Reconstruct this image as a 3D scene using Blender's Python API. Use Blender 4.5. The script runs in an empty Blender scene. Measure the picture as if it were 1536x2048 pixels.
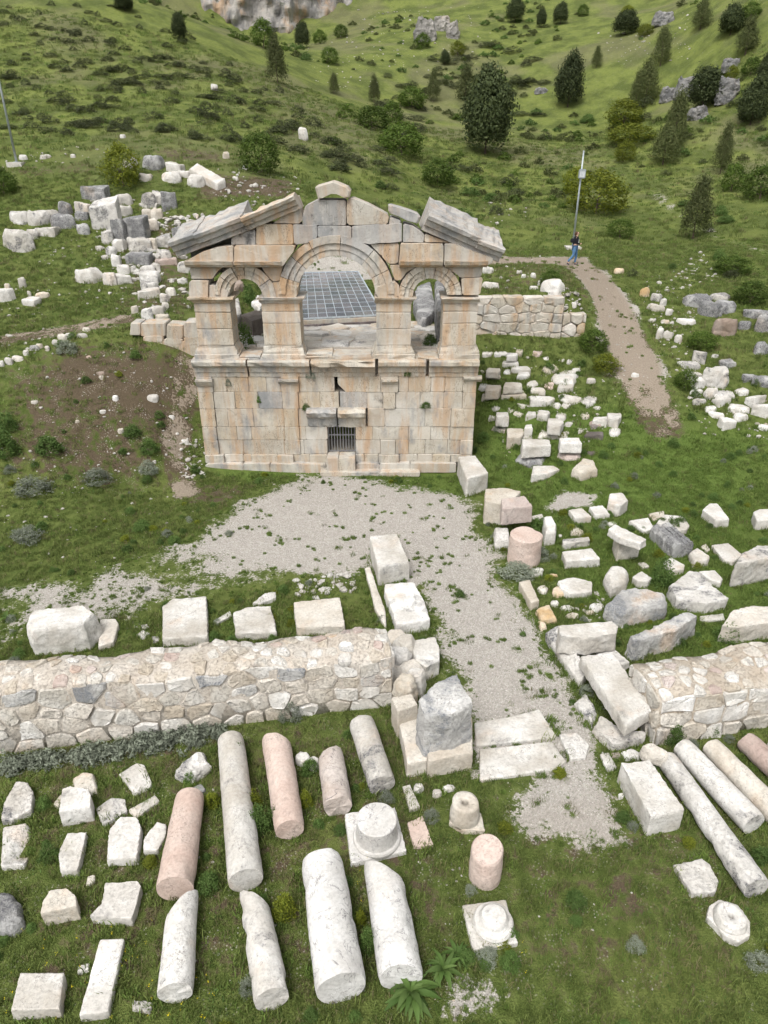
import bpy, bmesh, math, random
import numpy as np
from mathutils import Vector, Matrix

random.seed(7)
rng = np.random.default_rng(7)
SC = bpy.context.scene
COL = SC.collection

# ------------------------------------------------------------------ camera, sky, sun, exposure
HC = 10.74
PITCH = math.radians(27.7)
FPX = 1421.0
cam_d = bpy.data.cameras.new('camera')
cam = bpy.data.objects.new('camera', cam_d)
COL.objects.link(cam)
cam.location = (0, 0, HC)
cam.rotation_euler = (math.pi / 2 - PITCH, 0, 0)
cam_d.sensor_fit = 'HORIZONTAL'
cam_d.sensor_width = 36.0
cam_d.lens = 36.0 * FPX / 1536.0
cam_d.clip_start = 0.1
cam_d.clip_end = 2000
SC.camera = cam

SUN_EL, SUN_AZ = math.radians(58), math.radians(205)   # azimuth clockwise from +Y
world = bpy.data.worlds.new('World')
SC.world = world
world.use_nodes = True
wn = world.node_tree
wn.nodes.clear()
w_out = wn.nodes.new('ShaderNodeOutputWorld')
w_bg = wn.nodes.new('ShaderNodeBackground')
w_hs = wn.nodes.new('ShaderNodeHueSaturation')
w_sky = wn.nodes.new('ShaderNodeTexSky')
w_sky.sky_type = 'NISHITA'
w_sky.sun_disc = False
w_sky.sun_elevation = SUN_EL
w_sky.sun_rotation = SUN_AZ
w_sky.air_density = 1.0
w_sky.dust_density = 4.0
w_sky.ozone_density = 1.0
w_hs.inputs['Saturation'].default_value = 0.1
w_bg.inputs['Strength'].default_value = 0.15
wn.links.new(w_sky.outputs[0], w_hs.inputs['Color'])
wn.links.new(w_hs.outputs[0], w_bg.inputs['Color'])
wn.links.new(w_bg.outputs[0], w_out.inputs['Surface'])

sun_d = bpy.data.lights.new('sun', 'SUN')
sun_d.energy = 1.5
sun_d.angle = math.radians(22)
sun_d.color = (1.0, 0.96, 0.9)
sun = bpy.data.objects.new('sun', sun_d)
COL.objects.link(sun)
sdir = Vector((math.sin(SUN_AZ) * math.cos(SUN_EL), math.cos(SUN_AZ) * math.cos(SUN_EL), math.sin(SUN_EL)))
sun.rotation_euler = sdir.to_track_quat('Z', 'Y').to_euler()
sun.location = (0, 0, 60)

SC.view_settings.view_transform = 'Standard'
SC.view_settings.look = 'None'
SC.view_settings.exposure = 0.62
SC.view_settings.gamma = 1
SC.view_settings.use_curve_mapping = False
SC.cycles.use_denoising = True
SC.cycles.max_bounces = 4
SC.cycles.diffuse_bounces = 2
SC.cycles.adaptive_threshold = .03
SC.cycles.transparent_max_bounces = 8

# ------------------------------------------------------------------ picture geometry -> places on the site
CP, SP = math.cos(PITCH), math.sin(PITCH)
def ray(px, py):
    u = (px - 768.0) / FPX; v = (1024.0 - py) / FPX
    return np.array([u, CP + v * SP, -SP + v * CP])
def PZ(px, py, z):
    d = ray(px, py); t = (z - HC) / d[2]
    return Vector((d[0] * t, d[1] * t, z))
def PY(px, py, Y):
    d = ray(px, py); t = Y / d[1]
    return Vector((d[0] * t, Y, HC + d[2] * t))
def depth_of(p):
    return p[1] * CP + (HC - p[2]) * SP
def project(p):
    dz = depth_of(p)
    up = p[1] * SP + (p[2] - HC) * CP
    return 768 + FPX * p[0] / dz, 1024 - FPX * up / dz

# numpy value noise
def _hash(ix, iy, iz, s):
    n = (ix * 374761393 + iy * 668265263 + iz * 1274126177 + s * 974711) & 0xffffffff
    n = ((n ^ (n >> 13)) * 1274126177) & 0xffffffff
    n = (n ^ (n >> 16)) & 0xffff
    return n / 32767.5 - 1.0
def vnoise(p, s=0):
    p = np.asarray(p, dtype=np.float64)
    i = np.floor(p).astype(np.int64); f = p - i
    f = f * f * (3 - 2 * f)
    out = 0
    for dx in (0, 1):
        wx = f[:, 0] if dx else 1 - f[:, 0]
        for dy in (0, 1):
            wy = f[:, 1] if dy else 1 - f[:, 1]
            for dz in (0, 1):
                wz = f[:, 2] if dz else 1 - f[:, 2]
                out = out + wx * wy * wz * _hash(i[:, 0] + dx, i[:, 1] + dy, i[:, 2] + dz, s)
    return out
def fbm(p, o=3, s=0):
    a, t, q = 1.0, 0, np.asarray(p, dtype=np.float64)
    for k in range(o):
        t = t + a * vnoise(q, s + k * 17); q = q * 2.03 + 5.1; a *= 0.5
    return t / 1.75

# ------------------------------------------------------------------ terrain height from surveyed points
CTRL = [  # picture point + distance -> ground point
 (100,1050,19.3),(0,1000,20.6),(200,1000,20.9),(0,860,22.9),(200,800,24.6),(120,900,22.6),(300,880,23.6),(370,900,24.3),(350,800,25.4),(340,705,27.0),
 (150,665,28.0),(0,720,25.7),(100,640,30.0),(50,560,34.5),(170,560,34.5),(250,600,32),(350,600,31.3),(20,500,38),
 (100,440,41),(200,440,41),(300,400,44),(40,330,48),(300,340,47),(450,330,49),(420,420,42.5),(380,520,37.6),
 (560,345,51),(640,390,46),
 (0,250,58),(0,100,75),(0,0,88),(200,200,64),(200,0,92),(300,100,80),(340,30,98),(480,100,92),(600,190,80),
 (700,270,68),(760,330,60),(800,390,54),(700,420,48),
 (620,100,124),(560,75,138),(450,60,138),(850,50,130),(900,0,148),(1000,100,115),(1100,200,97),(970,300,77),(850,380,61),
 (800,200,95),(1000,420,55.5),(1150,500,46.6),(1200,300,77),(1300,200,91),(1450,150,86),(1536,100,82),(1536,0,92),
 (1300,0,128),(1400,400,57.5),(1536,300,68),(1536,450,49),(1390,470,50),(1270,500,45),(1160,530,42.3),(1250,640,33.3),
 (1300,740,28.9),(1300,830,26.4),(1450,850,25.7),(1450,950,22.8),(1300,900,24.2),(1450,600,35.3),(1536,700,30),(1000,720,30),
 (1000,800,27),(1000,880,24.9),(1100,700,31),(1050,960,22.6),(1050,560,34.5),(900,520,42),(1000,527,42),(700,530,41.0),
]
cpts = []
for px, py, Y in CTRL:
    p = PY(px, py, Y); cpts.append((p.x, p.y, p.z))
for x in (-30, -22, -15, -9, -5, 0, 4, 9, 15, 22, 30):
    for y in (-6, 4, 12, 18):
        cpts.append((x, y, 0.0))
for x in (-9, -4, 0, 4): cpts.append((x, 22.0, 0.0))
for x in (-3, 0, 3): cpts.append((x, 24.6, 0.0))
cpts += [(9, 20.5, 0.05), (14, 20.5, 0.1), (22, 21, 0.2), (-45, 30, 6.0), (-45, 14, 0.5), (-60, 60, 14), (-75, 95, 30), (60, 40, 6), (70, 70, 14), (90, 100, 34), (45, 22, 1.0),
         (-60, 180, 60), (0, 200, 62), (80, 180, 62), (-110, 140, 60), (110, 140, 58), (-40, 160, 48)]
cpts = np.array(cpts)
S_ = 40.0
def _phi(r2):
    return 0.5 * r2 * np.log(np.maximum(r2, 1e-12))
_n = len(cpts)
_q = cpts[:, :2] / S_
_d2 = ((_q[:, None, :] - _q[None, :, :]) ** 2).sum(-1)
_A = np.zeros((_n + 3, _n + 3))
_A[:_n, :_n] = _phi(_d2) + np.eye(_n) * 4e-4
_A[:_n, _n] = 1; _A[:_n, _n + 1:] = _q
_A[_n, :_n] = 1; _A[_n + 1:, :_n] = _q.T
_w = np.linalg.solve(_A, np.concatenate([cpts[:, 2], np.zeros(3)]))
def smooth(a, b, x):
    t = np.clip((x - a) / (b - a), 0, 1)
    return t * t * (3 - 2 * t)
FX0, FX1, FY = -6.53, 3.22, 24.0      # facade
TZ = 4.05                             # terrace level behind it
WALLY = 31.6                          # polygonal wall
def hgt(x, y):
    x = np.asarray(x, dtype=np.float64).ravel(); y = np.asarray(y, dtype=np.float64).ravel()
    out = np.empty_like(x)
    for a in range(0, len(x), 20000):
        q = np.stack([x[a:a + 20000], y[a:a + 20000]], 1) / S_
        d2 = ((q[:, None, :] - _q[None]) ** 2).sum(-1)
        out[a:a + 20000] = _phi(d2) @ _w[:_n] + _w[_n] + q @ _w[_n + 1:]
    # forecourt is level
    flat = smooth(23.0, 20.5, y)
    lowl = smooth(-8.5, -5.5, x)
    out = out * (1 - flat * np.maximum(lowl, smooth(19, 17, y)))
    # terrace inside the chamber
    m = smooth(FX0 + .25, FX0 + .5, x) * smooth(FX1 - .25, FX1 - .5, x) * smooth(FY + 1.45, FY + 1.6, y) * smooth(43, 38, y)
    out = out * (1 - m) + TZ * m
    # ground held by the polygonal wall
    m2 = smooth(FX1 - .3, FX1 - .1, x) * smooth(9.1, 8.6, x) * smooth(WALLY + .3, WALLY + .5, y) * smooth(41, 34, y)
    out = out + m2 * np.maximum(0, 4.75 - out)
    # rise of the uneven ground
    rough = smooth(20, 40, y)
    p3 = np.stack([x * .35, y * .35, x * 0], 1)
    out = out + (1 - m) * (fbm(p3, 3, 3) * (.03 + .16 * rough) + fbm(p3 * .16, 2, 9) * 1.3 * smooth(60, 110, y))
    return out
def h1(x, y):
    return float(hgt([x], [y])[0])
_T = np.concatenate([np.arange(6, 45, .4), np.arange(45, 260, 1.2)])
HFAST = [None]
_pgc = {}
def PG(px, py, lift=0.0):
    k = (px, py, lift)
    if k in _pgc: return _pgc[k].copy()
    d = ray(px, py)
    H_ = HFAST[0] or hgt
    t = _T
    for lev in range(2):
        z = HC + d[2] * t
        g = H_(d[0] * t, d[1] * t) + lift - z
        i = int(np.argmax(g > 0))
        if i == 0: i = len(t) - 1
        if lev == 0: t = np.linspace(t[i - 1], t[i], 12)
    f = g[i - 1] / (g[i - 1] - g[i])
    tt = t[i - 1] + f * (t[i] - t[i - 1])
    p = Vector((d[0] * tt, d[1] * tt, HC + d[2] * tt))
    _pgc[k] = p.copy()
    return p

# ------------------------------------------------------------------ object helpers
def tag(o, label, cat, group=None):
    o['label'] = label; o['category'] = cat
    if group: o['group'] = group
    return o
def structure(o):
    o['kind'] = 'structure'; return o
def empty(name, loc, rz=0):
    o = bpy.data.objects.new(name, None); COL.objects.link(o)
    o.empty_display_size = .2
    o.location = loc; o.rotation_euler = (0, 0, rz)
    return o
def link(name, me, parent=None, loc=(0, 0, 0)):
    o = bpy.data.objects.new(name, me); COL.objects.link(o)
    if parent is not None:
        o.parent = parent
        o.location = Vector(loc) - parent.location
    else:
        o.location = loc
    return o
def mesh_obj(name, verts, faces, mat, parent=None, loc=None, smoothshade=False):
    """verts in site coordinates; the object's origin is put at loc (default: base centre)"""
    v = np.array([tuple(a) for a in verts], dtype=np.float64)
    if loc is None:
        loc = Vector((float(v[:, 0].mean()), float(v[:, 1].mean()), float(v[:, 2].min())))
    v = v - np.array(tuple(loc))
    me = bpy.data.meshes.new(name)
    me.from_pydata(v.tolist(), [], faces)
    if mat: me.materials.append(mat)
    if smoothshade: me.shade_smooth()
    me.update()
    return link(name, me, parent, loc)
def bm_obj(name, bm, mat, parent=None, loc=None, smoothshade=False):
    bmesh.ops.recalc_face_normals(bm, faces=bm.faces[:])
    vs = np.array([tuple(v.co) for v in bm.verts])
    if loc is None:
        loc = Vector((float(vs[:, 0].mean()), float(vs[:, 1].mean()), float(vs[:, 2].min())))
    for v in bm.verts: v.co -= Vector(loc)
    me = bpy.data.meshes.new(name); bm.to_mesh(me); bm.free()
    if mat: me.materials.append(mat)
    if smoothshade: me.shade_smooth()
    return link(name, me, parent, loc)
def bx(bm, x0, x1, y0, y1, z0, z1):
    vs = [bm.verts.new((x, y, z)) for z in (z0, z1) for y in (y0, y1) for x in (x0, x1)]
    for f in ((0, 2, 3, 1), (4, 5, 7, 6), (0, 1, 5, 4), (2, 6, 7, 3), (0, 4, 6, 2), (1, 3, 7, 5)):
        bm.faces.new([vs[i] for i in f])
    return vs
def tube(bm, pts, radii, n=8, cap=True):
    rings = []
    for i, p in enumerate(pts):
        p = Vector(p)
        a = Vector(pts[max(i - 1, 0)]); b = Vector(pts[min(i + 1, len(pts) - 1)])
        d = (b - a).normalized()
        u = d.cross(Vector((0, 0, 1)))
        if u.length < .05: u = d.cross(Vector((1, 0, 0)))
        u.normalize(); w = d.cross(u)
        rings.append([bm.verts.new(p + (u * math.cos(2 * math.pi * k / n) + w * math.sin(2 * math.pi * k / n)) * radii[i]) for k in range(n)])
    for a, b in zip(rings, rings[1:]):
        for k in range(n):
            bm.faces.new((a[k], a[(k + 1) % n], b[(k + 1) % n], b[k]))
    if cap:
        bm.faces.new(rings[0]); bm.faces.new(rings[-1])

# ------------------------------------------------------------------ materials
def newmat(name, rough=.85):
    m = bpy.data.materials.new(name); m.use_nodes = True
    nt = m.node_tree; nt.nodes.clear()
    out = nt.nodes.new('ShaderNodeOutputMaterial'); b = nt.nodes.new('ShaderNodeBsdfPrincipled')
    b.inputs['Roughness'].default_value = rough
    b.inputs['Specular IOR Level'].default_value = .25
    nt.links.new(b.outputs[0], out.inputs[0])
    return m, nt, b
class NB:
    """small node builder"""
    dim = '3D'
    def __init__(s, nt): s.nt = nt
    def n(s, t, **k):
        x = s.nt.nodes.new(t)
        for a, b in k.items(): setattr(x, a, b)
        return x
    def l(s, a, b): s.nt.links.new(a, b)
    def noise(s, vec, scale, detail=4, rough=.55, dist=0):
        x = s.n('ShaderNodeTexNoise', noise_dimensions=s.dim); x.inputs['Scale'].default_value = scale
        x.inputs['Detail'].default_value = detail; x.inputs['Roughness'].default_value = rough
        x.inputs['Distortion'].default_value = dist
        if vec is not None: s.l(vec, x.inputs['Vector'])
        return x.outputs['Fac']
    def voro(s, vec, scale, feat='F1', rand=1.0):
        x = s.n('ShaderNodeTexVoronoi', feature=feat, voronoi_dimensions=s.dim); x.inputs['Scale'].default_value = scale
        x.inputs['Randomness'].default_value = rand
        if vec is not None: s.l(vec, x.inputs['Vector'])
        return x
    def ramp(s, fac, a, b, c0=0, c1=1):
        x = s.n('ShaderNodeMapRange'); x.interpolation_type = 'SMOOTHSTEP'
        s.l(fac, x.inputs['Value'])
        x.inputs['From Min'].default_value = a; x.inputs['From Max'].default_value = b
        x.inputs['To Min'].default_value = c0; x.inputs['To Max'].default_value = c1
        return x.outputs[0]
    def mix(s, fac, a, b):
        x = s.n('ShaderNodeMix', data_type='RGBA')
        for sock, v in ((x.inputs[0], fac), (x.inputs[6], a), (x.inputs[7], b)):
            if isinstance(v, (int, float)): sock.default_value = v
            elif isinstance(v, tuple): sock.default_value = (*v, 1)
            else: s.l(v, sock)
        return x.outputs[2]
    def math(s, op, a, b=None):
        x = s.n('ShaderNodeMath', operation=op)
        for sock, v in zip(x.inputs, (a, b)):
            if v is None: continue
            if isinstance(v, (int, float)): sock.default_value = v
            else: s.l(v, sock)
        return x.outputs[0]
    def mapping(s, vec, scale=(1, 1, 1)):
        x = s.n('ShaderNodeMapping'); x.inputs['Scale'].default_value = scale
        s.l(vec, x.inputs['Vector']); return x.outputs[0]
    def bump(s, h, strength, dist, normal=None):
        x = s.n('ShaderNodeBump'); x.inputs['Strength'].default_value = strength; x.inputs['Distance'].default_value = dist
        s.l(h, x.inputs['Height'])
        if normal is not None: s.l(normal, x.inputs['Normal'])
        return x.outputs[0]
    def obj_vec(s):
        """object coordinates shifted by the object's own random number: no two stones alike"""
        tc = s.n('ShaderNodeTexCoord'); oi = s.n('ShaderNodeObjectInfo')
        m = s.math('MULTIPLY', oi.outputs['Random'], 57.0)
        a = s.n('ShaderNodeVectorMath', operation='ADD')
        s.l(tc.outputs['Object'], a.inputs[0]); s.l(m, a.inputs[1])
        return a.outputs[0], oi.outputs['Random']
def stone_mat(name, c0, c1, lichen=.3, lcol=(.10, .10, .105), stain=.2, scol=(.50, .29, .13), vein=0.0, bump=.5, rough=.88, pits=.5, var=1.0):
    m, nt, b = newmat(name, rough); s = NB(nt)
    v, rnd = s.obj_vec()
    n1 = s.noise(v, 1.3, 5, .6)
    col = s.mix(s.ramp(n1, .35, .68), c0, c1)
    # each stone a little lighter or darker
    hv = s.n('ShaderNodeHueSaturation'); s.l(col, hv.inputs['Color'])
    s.l(s.ramp(rnd, 0, 1, 1 - .1 * var, 1 + .08 * var), hv.inputs['Value']); s.l(s.ramp(rnd, 0, 1, 1 + .15 * var, 1 - .25 * var), hv.inputs['Saturation'])
    col = hv.outputs[0]
    # iron stains
    n2 = s.noise(s.mapping(v, (1, 1, .5)), .9, 4, .6)
    col = s.mix(s.math('MULTIPLY', s.ramp(n2, .56, .74), stain), col, scol)
    # lichen: grey clouds with dark specks
    n3 = s.noise(v, 1.1, 6, .72, .3)
    th = .64 - .22 * lichen
    cloud = s.ramp(n3, th, th + .09)
    fine = s.noise(v, 19, 4, .72)
    spk = s.ramp(fine, .42, .62)
    col = s.mix(s.math('MULTIPLY', s.math('MULTIPLY', cloud, s.ramp(spk, 0, 1, .35, 1)), min(1, .5 + lichen)), col, lcol)
    crk = s.math('MULTIPLY', s.ramp(s.math('ABSOLUTE', s.math('SUBTRACT', n3, .47)), .007, .001), s.ramp(n1, .46, .56))
    col = s.mix(s.math('MULTIPLY', crk, .6), col, (.13, .11, .095))
    spk2 = s.ramp(fine, .66, .78)
    col = s.mix(s.math('MULTIPLY', spk2, .35 + .3 * lichen), col, (.16, .15, .14))
    if vein:
        wv = s.noise(v, 2.2, 5, .6, 1.2)
        vn = s.math('ABSOLUTE', s.math('SUBTRACT', wv, .5))
        brk = s.ramp(s.noise(v, 2.7, 3), .42, .6)
        col = s.mix(s.math('MULTIPLY', s.math('MULTIPLY', s.ramp(vn, .018, .0), brk), vein), col, (.13, .12, .13))
    # fine mottling
    fm = fine
    col2 = s.n('ShaderNodeMixRGB', blend_type='MULTIPLY'); col2.inputs[0].default_value = .5
    s.l(col, col2.inputs[1]); s.l(s.ramp(fm, .25, .7, .6, 1.1), col2.inputs[2])
    s.l(col2.outputs[0], b.inputs['Base Color'])
    big = s.math('ADD', s.noise(v, 5, 6, .68), s.math('MULTIPLY', s.ramp(fine, .3, .5), .22 * pits * 2))
    bm = s.bump(big, bump, .06)
    s.l(bm, b.inputs['Normal'])
    return m
W0, W1 = (.46, .43, .385), (.64, .625, .595)
M = {}
M['white'] = stone_mat('limestone_white', W0, W1, lichen=.26, lcol=(.15, .148, .145), stain=.3)
M['cream'] = stone_mat('limestone_cream', (.46, .405, .335), (.58, .545, .485), lichen=.12, stain=.4)
M['worn'] = stone_mat('limestone_weathered', (.45, .425, .385), (.59, .57, .54), lichen=.55, stain=.3, bump=.7)
M['grey'] = stone_mat('limestone_grey', (.27, .27, .265), (.42, .415, .405), lichen=.9, stain=.2, bump=.8)
M['pink'] = stone_mat('stone_pink', (.49, .375, .32), (.56, .46, .405), lichen=.06, stain=.2, scol=(.45, .27, .2), var=.2, vein=.15)
M['shaft'] = stone_mat('limestone_shaft', (.46, .43, .385), (.61, .595, .565), lichen=.4, stain=.35, vein=.3, bump=.5)
M['pinkgrey'] = stone_mat('stone_pink_grey', (.40, .32, .285), (.50, .43, .39), lichen=.45, stain=.3)
M['marble'] = stone_mat('marble_veined', (.47, .45, .42), (.60, .59, .57), lichen=.02, stain=.06, vein=.75, bump=.25, rough=.75)
M['marble_dark'] = stone_mat('marble_heavily_veined', (.46, .40, .36), (.54, .49, .455), lichen=.25, stain=.15, vein=1.0, bump=.5)
M['mottled'] = stone_mat('limestone_mottled', (.36, .355, .345), (.56, .55, .53), lichen=.7, lcol=(.16, .17, .185), stain=.45, bump=.8)
M['wall'] = stone_mat('wall_stone', (.47, .435, .38), (.62, .60, .56), lichen=.3, lcol=(.20, .20, .20), stain=.4, bump=.9)
M['wall2'] = stone_mat('wall_stone_cream', (.46, .405, .335), (.58, .54, .475), lichen=.22, lcol=(.20, .19, .18), stain=.5, bump=.9)
M['dark'] = stone_mat('basalt_brown', (.10, .085, .075), (.17, .15, .135), lichen=.2, stain=.1)
M['brown'] = stone_mat('boulder_brown', (.24, .18, .14), (.33, .27, .23), lichen=.2, stain=.2)
M['ochre'] = stone_mat('rubble_ochre', (.50, .36, .21), (.62, .53, .42), lichen=.1, stain=.6)

def facade_mat(name, c0, c1, grey=.3, orange=.5):
    m, nt, b = newmat(name, .88); s = NB(nt)
    g = s.n('ShaderNodeNewGeometry'); pos = g.outputs['Position']
    oi = s.n('ShaderNodeObjectInfo'); rnd = oi.outputs['Random']
    col = s.mix(s.ramp(s.noise(pos, 1.1, 5, .6), .35, .65), c0, c1)
    hv = s.n('ShaderNodeHueSaturation'); s.l(col, hv.inputs['Color'])
    s.l(s.ramp(rnd, 0, 1, .93, 1.05), hv.inputs['Value'])
    rnd2 = s.math('FRACT', s.math('MULTIPLY', rnd, 7.13))
    s.l(s.ramp(rnd2, 0, 1, .8, 1.2), hv.inputs['Saturation'])
    col = hv.outputs[0]
    rnd3 = s.math('FRACT', s.math('MULTIPLY', rnd, 23.7))
    # run-off streaks of iron and of soot, drawn out downwards
    st = s.noise(s.mapping(pos, (2.6, 2.6, .32)), 1.0, 6, .62)
    col = s.mix(s.math('MULTIPLY', s.math('MULTIPLY', s.ramp(st, .44, .64), s.ramp(rnd3, .1, .9, .7, 1)), orange), col, (.42, .25, .125))
    st2 = s.noise(s.mapping(pos, (3.4, 3.4, .45)), 1.3, 6, .65)
    col = s.mix(s.math('MULTIPLY', s.ramp(st2, .52, .7), .5), col, (.52, .49, .44))
    st3 = s.noise(s.mapping(pos, (1.7, 1.7, .7)), .8, 7, .7, .2)
    col = s.mix(s.math('MULTIPLY', s.ramp(st3, .60 - .25 * grey, .76 - .2 * grey), min(.85, .4 + grey)), col, (.21, .215, .22))
    crk = s.math('MULTIPLY', s.ramp(s.math('ABSOLUTE', s.math('SUBTRACT', st3, .47)), .006, .001), s.ramp(rnd2, .5, .6))
    col = s.mix(s.math('MULTIPLY', crk, .8), col, (.09, .075, .06))
    spk = s.ramp(s.noise(pos, 19, 4, .75), .56, .72)
    col = s.mix(s.math('MULTIPLY', spk, .45), col, (.13, .11, .095))
    blk = s.math('MULTIPLY', s.ramp(s.noise(pos, .9, 4, .6), .64, .72), s.ramp(s.noise(pos, 6, 5, .7), .4, .6))
    col = s.mix(s.math('MULTIPLY', blk, .8 * min(1, grey * 2)), col, (.05, .048, .045))
    s.l(col, b.inputs['Base Color'])
    bm = s.bump(s.math('ADD', s.noise(pos, 4.5, 6, .68), s.math('MULTIPLY', s.ramp(spk, 1, 0), .15)), .6, .05)
    # hairline cracks
    s.l(bm, b.inputs['Normal'])
    return m
M['f_cream'] = facade_mat('facade_cream', (.39, .345, .28), (.49, .455, .395), .36, .68)
M['f_pale'] = facade_mat('facade_pale', (.39, .355, .30), (.49, .465, .415), .4, .58)
M['f_orange'] = facade_mat('facade_orange', (.38, .325, .255), (.47, .425, .36), .32, .75)
M['f_grey'] = facade_mat('facade_grey', (.30, .295, .285), (.42, .405, .38), .55, .3)

def plain(name, col, rough=.7, metal=0, var=.25, scale=8):
    m, nt, b = newmat(name, rough); s = NB(nt)
    v, rnd = s.obj_vec()
    n = s.noise(v, scale, 4, .6)
    d = tuple(c * (1 - var) for c in col)
    s.l(s.mix(s.ramp(n, .3, .7), d, col), b.inputs['Base Color'])
    b.inputs['Metallic'].default_value = metal
    return m
def leaf_mat(name, c0, c1, trans=.25):
    m, nt, b = newmat(name, .7); s = NB(nt)
    g = s.n('ShaderNodeNewGeometry'); oi = s.n('ShaderNodeObjectInfo')
    r = s.math('FRACT', s.math('ADD', g.outputs['Random Per Island'], oi.outputs['Random']))
    col = s.mix(r, c0, c1)
    hv = s.n('ShaderNodeHueSaturation'); s.l(col, hv.inputs['Color'])
    s.l(s.ramp(oi.outputs['Random'], 0, 1, .8, 1.2), hv.inputs['Value'])
    s.l(hv.outputs[0], b.inputs['Base Color'])
    tr = s.n('ShaderNodeBsdfTranslucent'); s.l(hv.outputs[0], tr.inputs['Color'])
    mx = s.n('ShaderNodeMixShader'); mx.inputs[0].default_value = trans
    s.l(b.outputs[0], mx.inputs[1]); s.l(tr.outputs[0], mx.inputs[2])
    out = [x for x in nt.nodes if x.type == 'OUTPUT_MATERIAL'][0]
    s.l(mx.outputs[0], out.inputs[0])
    return m
M['crag'] = stone_mat('crag_rock', (.13, .13, .128), (.27, .262, .25), lichen=.6, stain=.35, bump=1.0)
M['chips'] = stone_mat('stone_chips', (.33, .30, .26), (.47, .45, .41), lichen=.2, stain=.3)
M['iron'] = plain('black_iron', (.03, .03, .032), .5, .6)
M['grille'] = plain('grey_iron', (.22, .22, .225), .5, .3)
M['galv'] = plain('galvanised_steel', (.40, .44, .46), .45, .5)
M['lampglass'] = plain('lamp_lens', (.55, .58, .6), .2)
M['mortar'] = stone_mat('lime_mortar', (.42, .36, .29), (.52, .47, .405), lichen=.12, stain=.25, bump=.9)
M['void'] = plain('recess_shade', (.03, .026, .022), .95)  # near-black colour stands in for the shade inside door and hole

# ------------------------------------------------------------------ ground
def poly_sd(P, poly):
    """signed distance (inside positive) of points to a polygon, both in site metres"""
    x, y = P[:, 0], P[:, 1]
    n = len(poly); best = np.full(len(P), 1e9); inside = np.zeros(len(P), bool)
    for i in range(n):
        ax, ay = poly[i]; bx_, by_ = poly[(i + 1) % n]
        dx, dy = bx_ - ax, by_ - ay
        t = np.clip(((x - ax) * dx + (y - ay) * dy) / (dx * dx + dy * dy + 1e-9), 0, 1)
        best = np.minimum(best, np.hypot(x - ax - t * dx, y - ay - t * dy))
        c = ((ay > y) != (by_ > y)) & (x < (bx_ - ax) * (y - ay) / (by_ - ay + 1e-12) + ax)
        inside ^= c
    return np.where(inside, best, -best)
def line_d(P, pl):
    best = np.full(len(P), 1e9)
    for (ax, ay), (bx_, by_) in zip(pl, pl[1:]):
        dx, dy = bx_ - ax, by_ - ay
        t = np.clip(((P[:, 0] - ax) * dx + (P[:, 1] - ay) * dy) / (dx * dx + dy * dy + 1e-9), 0, 1)
        best = np.minimum(best, np.hypot(P[:, 0] - ax - t * dx, P[:, 1] - ay - t * dy))
    return best
def gp(pts):
    return [tuple(PG(a, b)[:2]) for a, b in pts]
GRAVEL = [  # outline, strength, softness
 ([(640,952),(860,985),(960,1005),(950,1060),(990,1120),(1030,1200),(1090,1320),(1150,1420),(1165,1450),(955,1450),(920,1360),(890,1260),(840,1180),(740,1140),(600,1150),(470,1140),(400,1100),(440,1040),(560,970)], 1.0, 1.0),
 ([(0,1180),(0,1300),(60,1250),(300,1225),(560,1175),(720,1150),(420,1060),(300,1110),(100,1160)], .5, .9),
 ([(1010,1570),(1060,1545),(1200,1530),(1245,1600),(1250,1690),(1130,1700),(1040,1680),(1010,1620)], .72, .5),
 ([(1090,1010),(1130,985),(1200,985),(1190,1010),(1110,1025)], .8, .3),
 ([(600,500),(760,500),(770,560),(590,560)], .8, .8),
 ([(945,1440),(1180,1440),(1200,1540),(945,1560)], .9, .3),
 ([(860,1980),(1010,1960),(1030,2048),(850,2048)], .5, .3),
]
PATHS = [  # line, half width, strength
 ([(960,523),(1060,522),(1140,520),(1195,565),(1235,640),(1275,735)], .95, .9),
 ([(1275,740),(1300,800)], .8, .6), ([(1300,790),(1322,850)], .8, .42),
 ([(370,985),(345,905),(368,800),(372,725)], .42, .56),
 ([(240,640),(160,655),(80,668),(0,680)], .6, .5),
 ([(1310,385),(1345,420),(1536,510)], .5, .3),
]
SOIL = [
 ([(0,1450),(800,1420),(900,1600),(960,2048),(0,2048)], .42, 1.0), ([(960,1560),(1536,1500),(1536,2048),(960,2048)], .38, 1.0), ([(230,430),(420,430),(400,640),(230,640)], .5, 1.2), ([(960,530),(1180,540),(1200,700),(1130,650),(960,600)], .42, 1.0), ([(1180,600),(1260,640),(1290,800),(1200,760)], .5, .8),
 ([(120,690),(330,690),(395,710),(400,860),(360,930),(170,870),(40,760)], .72, 1.8),
 ([(0,740),(150,690),(340,900),(340,980),(100,980),(0,960)], .58, 1.5),
 ([(380,340),(470,350),(590,365),(590,400),(470,395),(400,400)], .75, 1.2),
 ([(280,300),(440,300),(470,330),(330,325)], .55, 1.0),
 ([(400,1700),(560,1650),(560,2048),(430,2048)], .42, .8),
 ([(800,1700),(900,1680),(940,1900),(900,2048),(820,1960)], .5, .6),
 ([(1200,1740),(1290,1740),(1300,1850),(1230,1850)], .62, .4),
 ([(1280,1830),(1340,1830),(1350,2048),(1270,2048)], .36, .5),
 ([(1320,1660),(1400,1660),(1400,1740),(1330,1740)], .5, .3),
 ([(380,960),(520,970),(460,1010),(370,1010)], .55, .4),
 ([(0,330),(120,330),(200,320),(200,345),(60,360),(0,350)], .45, .8),
]
LUSH = [([(960,800),(1250,820),(1536,860),(1536,1400),(1200,1250),(1100,1050),(960,950)], 1.0, 1.5), ([(420,935),(620,940),(900,945),(960,1000),(830,1000),(640,950),(500,965)], .9, .3)]
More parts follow.
